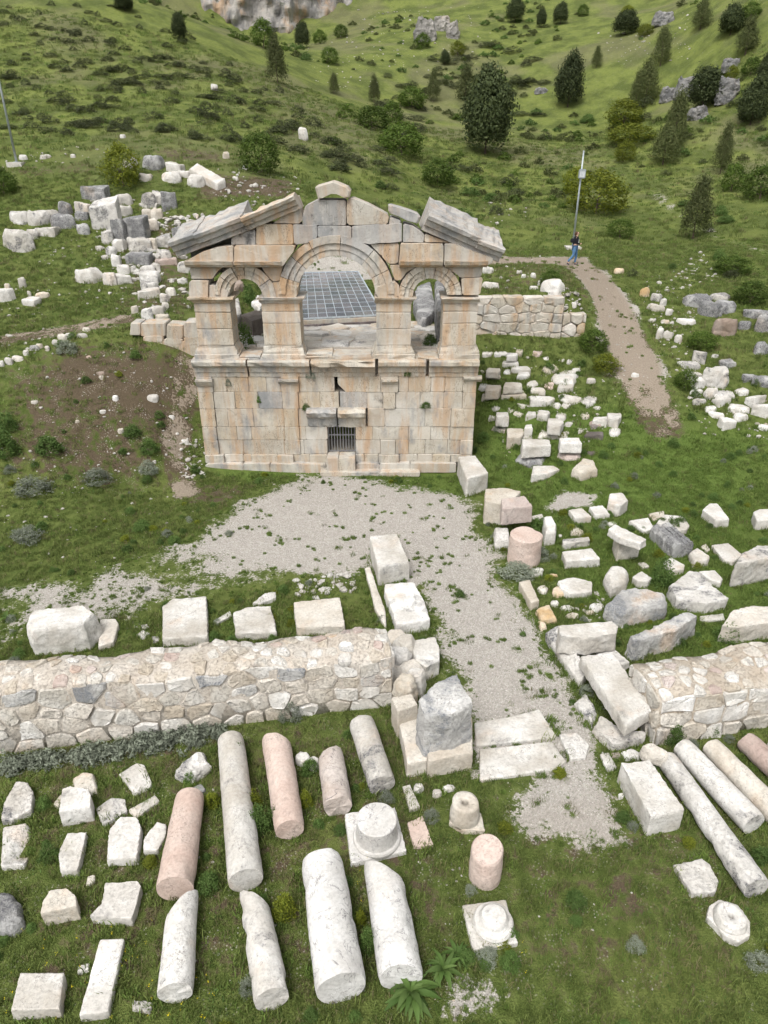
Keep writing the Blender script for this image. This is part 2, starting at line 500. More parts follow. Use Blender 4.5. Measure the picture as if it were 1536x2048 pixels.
def masks(P):
    g = np.zeros(len(P)); so = np.zeros(len(P)); lu = np.zeros(len(P))
    for pts, st, soft in GRAVEL:
        g = np.maximum(g, st * smooth(-soft, soft, poly_sd(P, gp(pts))))
    for pts, hw, st in PATHS:
        g = np.maximum(g, st * smooth(hw * 1.5, hw * .6, line_d(P, gp(pts))))
    for pts, hw, st in PATHS:
        so = np.maximum(so, (.62 if st >= .4 else st * .6) * smooth(hw * 1.7, hw * .7, line_d(P, gp(pts))))
    for pts, st, soft in SOIL:
        so = np.maximum(so, st * smooth(-soft, soft, poly_sd(P, gp(pts))))
    for pts, st, soft in LUSH:
        lu = np.maximum(lu, st * smooth(-soft, soft, poly_sd(P, gp(pts))))
    return g, so, lu
ys = [3.0]
while ys[-1] < 205: ys.append(ys[-1] + max(.15, .0075 * ys[-1]))
xs = [0.0]
while xs[-1] < 115: xs.append(xs[-1] + max(.15, .016 * (xs[-1] - 2)))
xs = np.array([-a for a in xs[:0:-1]] + xs); ys = np.array(ys)
GX, GY = np.meshgrid(xs, ys)
GZ = hgt(GX, GY)
GP2 = np.stack([GX.ravel(), GY.ravel()], 1)
mg, ms, ml = masks(GP2)
_p3 = np.stack([GX.ravel() * 1.7, GY.ravel() * 1.7, GX.ravel() * 0], 1)
mgn = np.clip(mg + (mg > .02) * (fbm(_p3, 3, 41) * .55 + fbm(_p3 * .35, 2, 44) * .35) * (1 - .55 * mg), 0, 1)
nx, ny = len(xs), len(ys)
idx = np.arange(nx * ny).reshape(ny, nx)
quads = np.stack([idx[:-1, :-1], idx[:-1, 1:], idx[1:, 1:], idx[1:, :-1]], -1).reshape(-1, 4)
def ground_mat():
    m, nt, b = newmat('ground_turf_gravel_soil', .95); s = NB(nt); s.dim = '2D'
    b.inputs['Specular IOR Level'].default_value = .1
    g = s.n('ShaderNodeNewGeometry'); pos = g.outputs['Position']
    at = lambda nm: s.n('ShaderNodeAttribute', attribute_name=nm).outputs['Fac']
    gr, so, lu, far = at('gravel'), at('soil'), at('lush'), at('far')
    n1 = s.noise(pos, .35, 4, .6); n2 = s.noise(pos, 3.2, 4, .65); n3 = s.noise(pos, 14, 3, .7); n4 = s.noise(pos, .07, 3, .6)
    grass = s.mix(s.ramp(n2, .3, .7), (.058, .080, .019), (.112, .140, .039))
    grass = s.mix(s.math('MULTIPLY', s.ramp(n1, .45, .7), .6), grass, (.125, .145, .042))
    lushc = s.mix(s.ramp(n3, .3, .7), (.064, .106, .020), (.108, .158, .036))
    grass = s.mix(s.math('MULTIPLY', lu, .8), grass, lushc)
    # far slopes: drier, greyer, with scree showing through
    dry = s.mix(s.ramp(n1, .35, .65), (.080, .102, .027), (.145, .172, .045))
    dry = s.mix(s.math('MULTIPLY', s.ramp(n2, .5, .75), .5), dry, (.060, .080, .024))
    dry = s.mix(s.math('MULTIPLY', s.ramp(n4, .48, .62), .45), dry, (.15, .135, .085))
    grass = s.mix(far, grass, dry)
    soilc = s.mix(n3, (.050, .038, .025), (.130, .100, .066))
    peb = s.voro(pos, 13)
    pebm = s.math('MULTIPLY', s.ramp(peb.outputs['Distance'], .22, .12), s.ramp(s.noise(pos, 2.1, 3), .5, .64))
    sf = s.ramp(s.math('ADD', so, s.math('MULTIPLY', s.math('SUBTRACT', n2, .5), 1.1)), .38, .62)
    col = s.mix(sf, grass, soilc)
    col = s.mix(s.math('MULTIPLY', pebm, s.ramp(s.math('ADD', so, s.math('MULTIPLY', far, .35)), 0, .6, .02, .6)), col, (.38, .35, .30))
    gv = s.voro(pos, 34)
    gcol = s.mix(gv.outputs['Color'], (.255, .236, .21), (.475, .448, .41))
    gcol = s.mix(s.math('MULTIPLY', s.ramp(n2, .4, .7), .4), gcol, (.31, .285, .255))
    pk = s.ramp(peb.outputs['Distance'], .2, .1)
    gcol = s.mix(s.math('MULTIPLY', pk, s.ramp(n3, .5, .62)), gcol, (.60, .57, .53))
    gcol = s.mix(s.ramp(so, .3, .6, 0, .9), gcol, s.mix(n3, (.165, .128, .092), (.32, .268, .212)))
    gf = s.ramp(s.math('ADD', gr, s.math('MULTIPLY', s.math('SUBTRACT', s.math('ADD', n3, n2), 1.0), .9)), .38, .58)
    col = s.mix(gf, col, gcol)
    s.l(col, b.inputs['Base Color'])
    hgh = s.math('ADD', s.math('MULTIPLY', n3, .7), s.math('MULTIPLY', gv.outputs['Distance'], .6))
    s.l(s.bump(hgh, .7, .05), b.inputs['Normal'])
    return m
gm = bpy.data.meshes.new('ground')
gm.from_pydata(np.stack([GX.ravel(), GY.ravel(), GZ], 1).tolist(), [], quads.tolist())
gm.materials.append(ground_mat()); gm.shade_smooth()
farm = smooth(38, 62, GP2[:, 1])
for nm, arr in (('gravel', mgn), ('soil', ms), ('lush', ml), ('far', farm)):
    gm.attributes.new(nm, 'FLOAT', 'POINT').data.foreach_set('value', arr.astype(np.float32))
ground = structure(link('ground', gm))
_GZ2 = GZ.reshape(ny, nx)
def _hfast(x, y):
    ix = np.clip(np.searchsorted(xs, x) - 1, 0, nx - 2); iy = np.clip(np.searchsorted(ys, y) - 1, 0, ny - 2)
    fx = np.clip((x - xs[ix]) / (xs[ix + 1] - xs[ix]), 0, 1); fy = np.clip((y - ys[iy]) / (ys[iy + 1] - ys[iy]), 0, 1)
    return (_GZ2[iy, ix] * (1 - fx) + _GZ2[iy, ix + 1] * fx) * (1 - fy) + (_GZ2[iy + 1, ix] * (1 - fx) + _GZ2[iy + 1, ix + 1] * fx) * fy
HFAST[0] = _hfast; _pgc.clear()

# ------------------------------------------------------------------ cut-stone pieces
def cut_poly(pts, seg=.3, jit=.01, chip=.04):
    """outline with chipped corners and slightly uneven edges"""
    out = []
    n = len(pts)
    for i in range(n):
        a, b = np.array(pts[i]), np.array(pts[(i + 1) % n])
        L = np.linalg.norm(b - a)
        c = min(chip * random.uniform(.2, 1.6), L * .2)
        d = (b - a) / max(L, 1e-6)
        nrm = np.array([-d[1], d[0]])
        k = max(1, int(L / seg))
        a2, b2 = a + d * c, b - d * c
        for j in range(k + 1):
            p = a2 + (b2 - a2) * j / k
            out.append(tuple(p + nrm * random.gauss(0, jit) * (1 if 0 < j < k else .4)))
    return out
def poly_stone(name, xz, y0, y1, mat, parent, gap=.003, bev=.014, jit=.007, chip=.03, tilt=0, seg=.32):
    pts = np.array(cut_poly(xz, seg, jit, chip))
    c = pts.mean(0)
    r = np.linalg.norm(pts - c, axis=1).mean()
    p_out = c + (pts - c) * (1 - gap / r)
    p_in = c + (pts - c) * (1 - (gap + bev) / r)
    n = len(pts)
    tx, tz = random.gauss(0, tilt), random.gauss(0, tilt)
    V = []
    for q in p_out: V.append((q[0], y1, q[1]))
    for q in p_out: V.append((q[0], y0 + bev, q[1]))
    for q in p_in: V.append((q[0], y0 + tx * (q[0] - c[0]) + tz * (q[1] - c[1]) + random.gauss(0, .003), q[1]))
    V.append((c[0], y0, c[1])); V.append((c[0], y1, c[1]))
    F = []
    for i in range(n):
        j = (i + 1) % n
        F += [(i, j, n + j, n + i), (n + i, n + j, 2 * n + j, 2 * n + i), (2 * n + i, 2 * n + j, 3 * n), (j, i, 3 * n + 1)]
    a2 = 0.5 * sum(pts[i][0] * pts[(i + 1) % n][1] - pts[(i + 1) % n][0] * pts[i][1] for i in range(n))
    if a2 < 0: F = [f[::-1] for f in F]
    return mesh_obj(name, V, F, mat, parent)
def fxz(pts, Y=FY):
    return [(PY(a, b, Y).x, PY(a, b, Y).z) for a, b in pts]
def fmat(w=(5, 3, 2, 1)):
    return random.choices([M['f_cream'], M['f_pale'], M['f_orange'], M['f_grey']], w)[0]

# ------------------------------------------------------------------ the facade
fac = empty('roman_facade', (-1.65, FY, 0))
tag(fac, 'ruined cream and orange stone facade with gabled pediment, three arches and barred door', 'ancient facade')
bm = bmesh.new()   # rubble core behind the dressed blocks, open at the door
X_DL, X_DR = PY(655, 880, FY).x, PY(711, 880, FY).x
Z_DB, Z_DT = PY(680, 906, FY).z, PY(680, 853, FY).z
HXL, HXR = PY(667, 770, FY).x, PY(692, 770, FY).x
HZB, HZT = PY(680, 785, FY).z, PY(680, 752, FY).z
yb0, yb1 = FY + .3, FY + 1.6
bx(bm, FX0 + .05, X_DL - .02, yb0, yb1, -.1, Z_DT)
bx(bm, X_DR + .02, FX1 - .05, yb0, yb1, -.1, Z_DT)
bx(bm, X_DL - .02, X_DR + .02, yb0, yb1, -.1, Z_DB)
bx(bm, FX0 + .05, FX1 - .05, yb0, yb1, Z_DT, HZB)
bx(bm, FX0 + .05, HXL, yb0, yb1, HZB, HZT); bx(bm, HXR, FX1 - .05, yb0, yb1, HZB, HZT)
bx(bm, FX0 + .05, FX1 - .05, yb0, yb1, HZT, TZ - .02)
bm_obj('rubble_core', bm, M['mortar'], fac)
bm = bmesh.new(); bx(bm, X_DL - .3, X_DR + .3, yb1 - .05, yb1 + .05, Z_DB - .1, Z_DT + .1); bm_obj('door_recess', bm, M['void'], fac)  # back panel with the doorway's inner shade in its colour
bm = bmesh.new(); bx(bm, HXL - .1, HXR + .1, yb1 - .3, yb1 - .2, HZB - .1, HZT + .05); bm_obj('hole_recess', bm, M['void'], fac)  # dark sheet painted as shade behind the broken hole
PIL = [(385, 431), (560, 600), (760, 793), (924, 962)]
def in_pil(a, b):
    c = (a + b) / 2
    return any(p <= c <= q for p, q in PIL) and (b - a) < 50
ROWS = [
 (753, 784, [[392,426,453,497,533,562,598,669],[691,762,797,817,862,890,926,957]]),
 (784, 817, [[400,428,470,517,565,597,640,678],[680,734,766,791,840,887,925,951]]),
 (817, 853, [[403,432,456,507,568,597,617],[735,770,850,902,951]]),
 (853, 879.5, [[407,434,474,503,570,599,612,655],[711,745,817,861,900,947]]),
 (879.5, 908, [[410,438,487,570,601,608,655],[711,761,791,817,850,895,920,945]]),
 (908, 923, [[410,450,487,504,556,588,620,655],[711,729,757,798,835,865,900,943]]),
]
for r, (ya, yb, segs) in enumerate(ROWS):
    for seg in segs:
        for a, b in zip(seg, seg[1:]):
            ym = (ya + yb) / 2
            xa, xb = PY(a, ym, FY).x, PY(b, ym, FY).x
            if a < 412: xa = FX0
            if b > 941: xb = FX1
            za, zb = PY(680, yb, FY).z, PY(680, ya, FY).z
            if abs(b - 691) < 2 or abs(a - 691) < 2: pass
            off = -.055 if in_pil(a, b) else random.gauss(0, .008)
            if r == 5: off -= .05 + (.06 if in_pil(a, b) or random.random() < .3 else 0)
            w = (5, 4, 3, .15)
            if r <= 1: w = (4, 2, 5, .3) if a > 425 else (4, 3, 2, .3)
            if 672 < a < 770 and r <= 1: w = (2, 2, .5, 2)
            if r >= 3: w = (6, 3, 1.6, .1)
            pts = [(xa, za), (xb, za), (xb, zb), (xa, zb)]
            if a == 691:   # broken corner beside the hole
                x2 = PY(675, ym, FY).x; z2 = PY(680, 768, FY).z
                pts = [(xa, za), (xb, za), (xb, zb), (x2, zb), (x2, z2)]
            poly_stone('podium_block', pts, FY + off, FY + .42, fmat(w), fac, tilt=.004)
# plinth course, two steps
for a, b in ((411,486),(486,540),(540,652),(652,712),(712,760),(760,820),(820,913)):
    xa, xb = PY(a, 925, FY - .2).x, PY(b, 925, FY - .2).x
    poly_stone('plinth_block', [(xa, -.1), (xb, -.1), (xb, PY(680, 922, FY).z + random.gauss(0, .01)), (xa, PY(680, 922, FY).z)], FY - .26 + random.gauss(0, .015), FY + .3, M['f_pale'], fac, chip=.06)
for a, b in ((640,700),(700,760),(760,840)):
    xa, xb = PY(a, 940, FY - .5).x, PY(b, 940, FY - .5).x
    poly_stone('plinth_block', [(xa, -.1), (xb, -.1), (xb, .07), (xa, .06)], FY - .6, FY - .25, M['f_pale'], fac, chip=.08)
# entablature of the podium: stepped fascias under a heavy ledge
def profile_stone(name, xa, xb, prof, mat, parent, wob=.006, n=7, yback=FY + .9, broken=0):
    """a moulded length: prof is [(proj, z)] from the bottom up; proj is forward of the wall"""
    V, F = [], []
    k = len(prof)
    for i in range(n + 1):
        x = xa + (xb - xa) * i / n
        e = (.02 if i in (0, n) else 0)
        for (pr, z) in prof:
            V.append((x + (e if i == 0 else -e), FY - pr + random.gauss(0, wob) + broken * max(0, random.gauss(0, .07)) * (pr > .15), z + random.gauss(0, wob * .7)))
        V.append((x, yback, prof[-1][1])); V.append((x, yback, prof[0][1]))
    m = k + 2
    for i in range(n):
        for j in range(m):
            a = i * m + j; b = i * m + (j + 1) % m
            F.append((a, a + m, b + m, b))
    F.append(tuple(range(m))); F.append(tuple(n * m + j for j in range(m))[::-1])
    F = [f[::-1] for f in F]
    return mesh_obj(name, V, F, mat, parent)
zc0, zc1, zc2, zc3 = [PY(680, q, FY).z for q in (753, 743, 732, 716)]
zc3 = TZ + .02
for a, b, br in ((390,497,.3),(497,622,.5),(622,752,1.2),(755,853,.4),(856,962,.5)):
    xa, xb = PY(a, 740, FY).x, PY(b, 740, FY).x
    if a == 390: xa = FX0 - .06
    if b == 962: xb = FX1 + .06
    ex = .1 if a == 622 else 0
    profile_stone('entablature_block', xa + .01, xb - .01, [(.03, zc0), (.04, zc1 - .02), (.085, zc1), (.095, zc2 - .03), (.17, zc2), (.27 + ex, zc2 + .07), (.29 + ex, zc3 - .05), (.24 + ex, zc3)], random.choice([M['f_pale'], M['f_cream']]), fac, broken=br)
# podium top and jumbled ledge blocks between the piers
for a, b in ((478,524),(611,668),(668,745),(832,876)):
    xa, xb = PY(a, 712, FY + .2).x, PY(b, 712, FY + .2).x
    bm = bmesh.new()
    bx(bm, xa, xb, FY - .08, FY + .85, TZ - .02, TZ + (.14 if a in (611, 668) else .07) + random.uniform(0, .04))
    bmesh.ops.bevel(bm, geom=bm.edges[:], offset=.05, segments=2, affect='EDGES')
    for v in bm.verts: v.co += Vector((random.gauss(0, .012), random.gauss(0, .02), random.gauss(0, .014)))
    bm_obj('ledge_block', bm, M['f_pale'], fac)
# pilaster capitals on the podium wall
for a, b, ya, yb in ((391,427,757,772),(556,598,757,767),(762,797,757,767),(926,964,752,762)):
    xa, xb = PY(a, ya, FY).x, PY(b, ya, FY).x
    z0, z1 = PY(680, yb, FY).z, PY(680, ya, FY).z
    profile_stone('pilaster_capital', xa, xb, [(.08, z0), (.12, z0 + .06), (.2, z1 - .06), (.2, z1)], M['f_pale'], fac, n=4, yback=FY + .1)
# door: console lintel, sill, grille
xa, xb, xm = PY(611, 830, FY).x, PY(735, 830, FY).x, PY(675, 830, FY).x
zl0, zl1, zl2, zl3 = [PY(680, q, FY).z for q in (853, 834, 829, 815)]
for p, q in ((xa, xm - .01), (xm + .01, xb)):
    profile_stone('door_lintel', p + (.05 if p == xa else 0), q - (.05 if q == xb else 0), [(.03, zl0), (.05, zl0 + .1), (.07, zl1 - .05), (.16, zl1), (.34, zl2 + .03), (.4, zl3 - .08), (.3, zl3)], M['f_grey'] if p == xa else M['f_pale'], fac, wob=.018, yback=FY + .4, broken=.4)
for (a, b, c, d) in ((655,678,905,925),(678,711,905,925)):
    x0_, x1_ = PY(a, c, FY).x, PY(b, c, FY).x
    poly_stone('door_sill', [(x0_, -.05), (x1_, -.05), (x1_, Z_DB), (x0_, Z_DB - .02)], FY - .45, FY + .3, M['f_pale'], fac, chip=.05)
gr = empty('door_grille', (0, 0, 0)); gr.parent = fac
gc = Vector(((X_DL + X_DR) / 2, FY + .14, Z_DB)); gr.location = gc - fac.location
def gbar(x0, x1, z0, z1, t=.012):
    bm = bmesh.new(); bx(bm, x0, x1, FY + .14 - t, FY + .14 + t, z0, z1)
    bmesh.ops.recalc_face_normals(bm, faces=bm.faces[:])
    for v in bm.verts: v.co -= gc
    me = bpy.data.meshes.new('bar'); bm.to_mesh(me); bm.free(); me.materials.append(M['grille'])
    o = bpy.data.objects.new('bar', me); COL.objects.link(o); o.parent = gr
for k in range(10):
    x = X_DL + .04 + (X_DR - X_DL - .08) * k / 9
    gbar(x - .016, x + .016, Z_DB, Z_DT)
for z in (Z_DB + .04, Z_DB + (Z_DT - Z_DB) * .64, Z_DT - .03): gbar(X_DL, X_DR, z - .02, z + .02, .016)

# four piers on the podium: base, shaft, capital
PIERS = [((393,464),(389,477),(375,467),0),((526,601),(524,610),(516,608),1),((753,822),(745,830),(749,832),2),((885,953),(878,960),(883,959),3)]
ZS = [PY(680, q, FY + .1).z for q in (716, 694, 607, 594)]
PD = .95
for sh, ba, ca, i in PIERS:
    sx0, sx1 = [PY(q, 650, FY + .12).x for q in sh]
    bx0, bx1 = [PY(q, 714, FY).x for q in ba]
    cx0, cx1 = [PY(q, 598, FY).x for q in ca]
    y0, y1 = FY + .1, FY + .1 + PD
    pier = empty('pier', ((sx0 + sx1) / 2, y0 + PD / 2, TZ)); pier.parent = fac; pier.location = pier.location - fac.location
    pw = Vector(((sx0 + sx1) / 2, y0 + PD / 2, TZ))
    def piece(name, prof, mat, jit=.008):
        """prof [(x0,x1,y0,y1,z)] stacked loops"""
        V, F = [], []
        for (a, b, c, d, z) in prof:
            loop = []
            for (p, q, r_, s_) in ((a, c, b, c), (b, c, b, d), (b, d, a, d), (a, d, a, c)):
                for t in (0, .33, .66):
                    loop.append((p + (r_ - p) * t + random.gauss(0, jit), q + (s_ - q) * t + random.gauss(0, jit), z + random.gauss(0, jit * .4)))
            V += loop
        m = 12
        for i_ in range(len(prof) - 1):
            for j in range(m):
                a = i_ * m + j; b = i_ * m + (j + 1) % m
                F.append((a, b, b + m, a + m))
        F.append(tuple(range(m))[::-1]); F.append(tuple((len(prof) - 1) * m + j for j in range(m)))
        vv = [Vector(v) - pw for v in V]
        me = bpy.data.meshes.new(name); me.from_pydata([tuple(v) for v in vv], [], F); me.materials.append(mat)
        o = bpy.data.objects.new(name, me); COL.objects.link(o); o.parent = pier
    ex = (bx1 - bx0 - (sx1 - sx0)) / 2
    piece('base', [(bx0, bx1, y0 - .1, y1 + .08, ZS[0]), (bx0, bx1, y0 - .1, y1 + .08, ZS[0] + .13), (bx0 + .03, bx1 - .03, y0 - .07, y1 + .05, ZS[0] + .15), (bx0 + .04, bx1 - .04, y0 - .06, y1 + .04, ZS[0] + .24), (bx0 + ex * .7, bx1 - ex * .7, y0 - .02, y1 + .02, ZS[1] - .02), (sx0 - .015, sx1 + .015, y0 - .012, y1 + .01, ZS[1] + .05)], M['f_pale'], .01)
    zz = [ZS[1] + .05] + [ZS[1] + (ZS[2] - ZS[1]) * f for f in ((.42, .8) if i in (0, 2) else (.55, .82))] + [ZS[2]]
    for a, b in zip(zz, zz[1:]):
        g = .006
        piece('shaft', [(sx0 + .012, sx1 - .012, y0 + .012, y1, a + g), (sx0, sx1, y0, y1, a + .03), (sx0, sx1, y0, y1, b - .03), (sx0 + .012, sx1 - .012, y0 + .012, y1, b - g)], fmat((3, 3, 4, .6)), .006)
    piece('capital', [(sx0 - .01, sx1 + .01, y0 - .01, y1, ZS[2]), (sx0 - .05, sx1 + .05, y0 - .05, y1 + .03, ZS[2] + .07), (cx0 + .02, cx1 - .02, y0 - .13, y1 + .08, ZS[3] - .07), (cx0, cx1, y0 - .15, y1 + .08, ZS[3] - .05), (cx0, cx1, y0 - .15, y1 + .08, ZS[3])], M['f_orange'] if i != 1 else M['f_pale'], .014)

# arches: ring of voussoirs with a raised outer band
YA = FY + .08
def arch(cx, cy, rin, rout, cuts, mats):
    c = PY(cx, cy, YA); k = depth_of(c) / FPX
    ri, ro = rin * k, rout * k
    for i, (a0, a1) in enumerate(zip(cuts, cuts[1:])):
        v = empty('voussoir', (0, 0, 0)); v.parent = fac
        am = math.radians((a0 + a1) / 2)
        o0 = Vector((c.x + math.cos(am) * (ri + ro) / 2, YA, c.z + math.sin(am) * (ri + ro) / 2))
        v.location = o0 - fac.location
        off = random.gauss(0, .012)
        bands = [(ri, ri + (ro - ri) * .3, .05), (ri + (ro - ri) * .3, ri + (ro - ri) * .62, .02), (ri + (ro - ri) * .62, ro, -.04)]
        bm = bmesh.new()
        for (p, q, yo) in bands:
            n = 6
            A0, A1 = math.radians(a0) + .006 / ri, math.radians(a1) - .006 / ri
            rows = []
            for t in range(n + 1):
                a = A0 + (A1 - A0) * t / n
                ca, sa = math.cos(a), math.sin(a)
                rows.append([bm.verts.new(Vector((c.x + ca * r, y, c.z + sa * r)) - o0) for r, y in ((p + .006, YA + yo + off), (q - .006, YA + yo + off), (q, YA + yo + off + .015), (q, YA + .85), (p, YA + .85), (p, YA + yo + off + .015))])
            for A, B in zip(rows, rows[1:]):
                for j in range(6): bm.faces.new((A[j], B[j], B[(j + 1) % 6], A[(j + 1) % 6]))
            bm.faces.new(rows[0]); bm.faces.new(rows[-1][::-1])
        bmesh.ops.recalc_face_normals(bm, faces=bm.faces[:])
        for w_ in bm.verts: w_.co += Vector((random.gauss(0, .003), random.gauss(0, .006), random.gauss(0, .003)))
        me = bpy.data.meshes.new('voussoir_body'); bm.to_mesh(me); bm.free(); me.materials.append(mats[i % len(mats)])
        o = bpy.data.objects.new('voussoir_body', me); COL.objects.link(o); o.parent = v
fc, fp, fo, fg = M['f_cream'], M['f_pale'], M['f_orange'], M['f_grey']
arch(491, 593, 33, 61, [-3, 33, 66, 88, 112, 140, 177], [fc, fo, fc, fp, fc, fp])
arch(673, 594, 78, 116, [3, 27, 50, 84, 116, 138, 160, 177], [fc, fp, fg, fo, fo, fg, fo])
arch(860, 593, 34, 63, [3, 26, 55, 80, 104, 132, 160, 183], [fp, fc, fp, fp, fc, fp, fc])
# spandrels, imposts and gable blocks, outlined from the survey
UP = [
 ('impost_block', [(378,597),(379,560),(417,560),(417,597)], -.05, fc), ('impost_block', [(417,597),(418,569),(437,573),(458,582),(455,597)], 0, fp),
 ('impost_block', [(924,590),(922,556),(966,554),(960,590)], -.05, fo),
 ('spandrel_block', [(381,558),(379,535),(446,534),(434,545),(425,558)], .02, fo),
 ('spandrel_block', [(524,579),(543,566),(560,563),(595,571),(594,596),(526,596)], 0, fo),
 ('spandrel_block', [(527,543),(521,532),(567,531),(559,562),(545,564)], .02, fo),
 ('spandrel_block', [(753,596),(754,574),(790,562),(800,573),(797,596)], 0, fc),
 ('spandrel_block', [(790,562),(778,530),(836,531),(815,544),(802,561)], .02, fo),
 ('spandrel_block', [(898,541),(886,531),(966,531),(963,554),(921,556),(912,548)], .02, fo),
 ('entablature_block', [(372,533),(376,520),(405,503),(440,492),(469,490),(471,532)], -.2, fo),
 ('entablature_block', [(470,532),(469,490),(592,490),(588,503),(571,527),(566,531)], -.2, fo),
 ('entablature_block', [(797,530),(800,486),(887,486),(886,530)], -.2, fc),
 ('entablature_block', [(887,530),(888,486),(905,486),(950,502),(985,514),(984,522),(974,530)], -.2, fc),
 ('spandrel_block', [(775,528),(762,512),(770,487),(799,487),(797,528)], .03, fo),
 ('spandrel_block', [(739,488),(770,487),(772,516),(760,510),(750,500)], .05, fp),
 ('pediment_block', [(462,490),(463,475),(511,458),(511,490)], 0, fg),
 ('pediment_block', [(512,490),(512,448),(586,448),(588,490)], 0, fo),
 ('pediment_block', [(588,490),(586,448),(635,451),(636,476),(618,486)], -.03, fg),
 ('pediment_block', [(636,476),(635,451),(703,452),(703,478),(690,477),(660,475)], -.02, fg),
 ('pediment_block', [(704,478),(704,452),(804,446),(804,484),(736,488),(720,484)], -.02, fg),
 ('pediment_block', [(805,484),(806,446),(828,452),(849,468),(847,485)], -.03, fg),
 ('pediment_block', [(848,485),(849,466),(898,484),(896,486)], 0, fo),
 ('pediment_block', [(545,447),(560,436),(600,416),(606,440),(598,448)], .03, fo),
 ('pediment_block', [(605,451),(604,436),(610,412),(634,400),(692,400),(693,451)], 0, fg),
 ('pediment_block', [(694,451),(693,400),(705,396),(740,410),(779,432),(776,449)], 0, fp),
 ('pediment_block', [(777,449),(780,434),(802,441),(800,448)], .03, fg),
]
for nm, pts, off, mt in UP:
    poly_stone(nm, fxz(pts, YA), YA + off, YA + (.85 if 'spandrel' not in nm else .8) + random.uniform(0, .05), mt, fac, gap=.004, chip=.05, jit=.01, tilt=.006)
# corbelled band under the horizontal entablature
for a, b in ((372,470),(470,566),(797,886),(887,975)):
    xa, xb = PY(a, 532, YA).x, PY(b, 532, YA).x
    z = PY(680, 533, YA).z
    profile_stone('entablature_band', xa + .01, xb - .01, [(-.04, z - .02), (.06, z), (.2, z + .09), (.24, z + .2)], fo, fac, n=5, yback=YA + .1)
# raking cornice: moulded lengths lying on the slopes
def raking(p0, p1, thick, proj, mat, n=9, back=1.05, top_jit=.03, rise=0.0):
    """p0,p1: picture points on the lower front edge; profile climbs outwards"""
    A, B = PY(*p0, YA), PY(*p1, YA)
    d = (B - A).normalized(); up = Vector((-d.z, 0, d.x))
    if up.z < 0: up = -up
    prof = [(.02, 0), (.10, .02), (.10, thick * .32), (.22, thick * .36), (.26, thick * .62), (proj, thick * .7), (proj + .03, thick * .9), (proj - .03, thick)]
    V, F = [], []
    for i in range(n + 1):
        c = A + (B - A) * i / n
        for (pr, t) in prof:
            V.append(c + up * (t + random.gauss(0, .005)) + Vector((0, -pr + random.gauss(0, .006), 0)))
        for yy in (.25, back * .4, back * .7, back):
            V.append(c + up * (thick * (1.0 - .15 * (yy > .7 and not rise)) + random.gauss(0, top_jit) + rise * yy / back) + Vector((0, yy, 0)))
        V.append(c + Vector((0, back, 0)))
    m = len(prof) + 5
    for i in range(n):
        for j in range(m):
            a = i * m + j; b = i * m + (j + 1) % m
            F.append((a, a + m, b + m, b))
    F.append(tuple(range(m))); F.append(tuple(n * m + j for j in range(m))[::-1])
    bm = bmesh.new()
    vs = [bm.verts.new(v) for v in V]
    for f in F: bm.faces.new([vs[i] for i in f])
    return bm_obj('raking_cornice', bm, mat, fac)
raking((356,514),(404,497), .54, .36, fg, back=2.0, top_jit=.02, rise=.3)
raking((404,497),(496,462), .50, .36, fg, back=2.0, top_jit=.02, rise=.3)
raking((496,462),(601,418), .46, .36, fp)
raking((843,460),(945,505), .56, .38, fg, back=2.0, top_jit=.02, rise=.34)
raking((945,505),(996,524), .48, .40, fg, back=2.0, top_jit=.02, rise=.3)
# loose fragments of roof blocks behind the cornice
for pts, th, y0, y1 in (([(776,408),(842,430),(836,450),(777,425)], .3, 0, .7), ([(630,372),(668,362),(702,378),(698,398),(668,385),(636,400)], .3, -.14, .8)):
    poly_stone('gable_block', fxz(pts, YA), YA + y0, YA + y1, fg if pts[0][0] > 700 else fp, fac, jit=.02, chip=.1, bev=.05)
for (a, b, w, hh) in ((425,462,.7,.3),(455,452,.6,.3)):
    p = PY(a, b, YA + 1.4)
    bm = bmesh.new(); bx(bm, p.x - w, p.x + w * .6, YA + 1.0, YA + 1.9, p.z - 1.3, p.z - 1.3 + hh + .6)
    bmesh.ops.bevel(bm, geom=bm.edges[:], offset=.08, segments=2, affect='EDGES')
    for v in bm.verts: v.co += Vector((random.gauss(0, .03), random.gauss(0, .03), random.gauss(0, .03)))
    bm_obj('backing_block', bm, fg, fac)
# side returns of the chamber, coursed blocks
for X, sgn in ((FX0, -1), (FX1, 1)):
    for k in range(6):
        z0 = .62 * k + .0; z1 = min(z0 + .62, TZ - .02)
        if z0 > TZ - .1: continue
        y = FY + .45 + random.uniform(0, .2)
        while y < FY + 6.8:
            L = random.uniform(.9, 1.7); y2 = min(y + L, FY + 7)
            bm = bmesh.new(); bx(bm, X - (.0 if sgn > 0 else 0), X - sgn * .4, y + .008, y2 - .008, z0 + .008, z1 - .008)
            bmesh.ops.bevel(bm, geom=bm.edges[:], offset=.02, segments=1, affect='EDGES')
            bm_obj('side_block', bm, fmat(), fac); y = y2

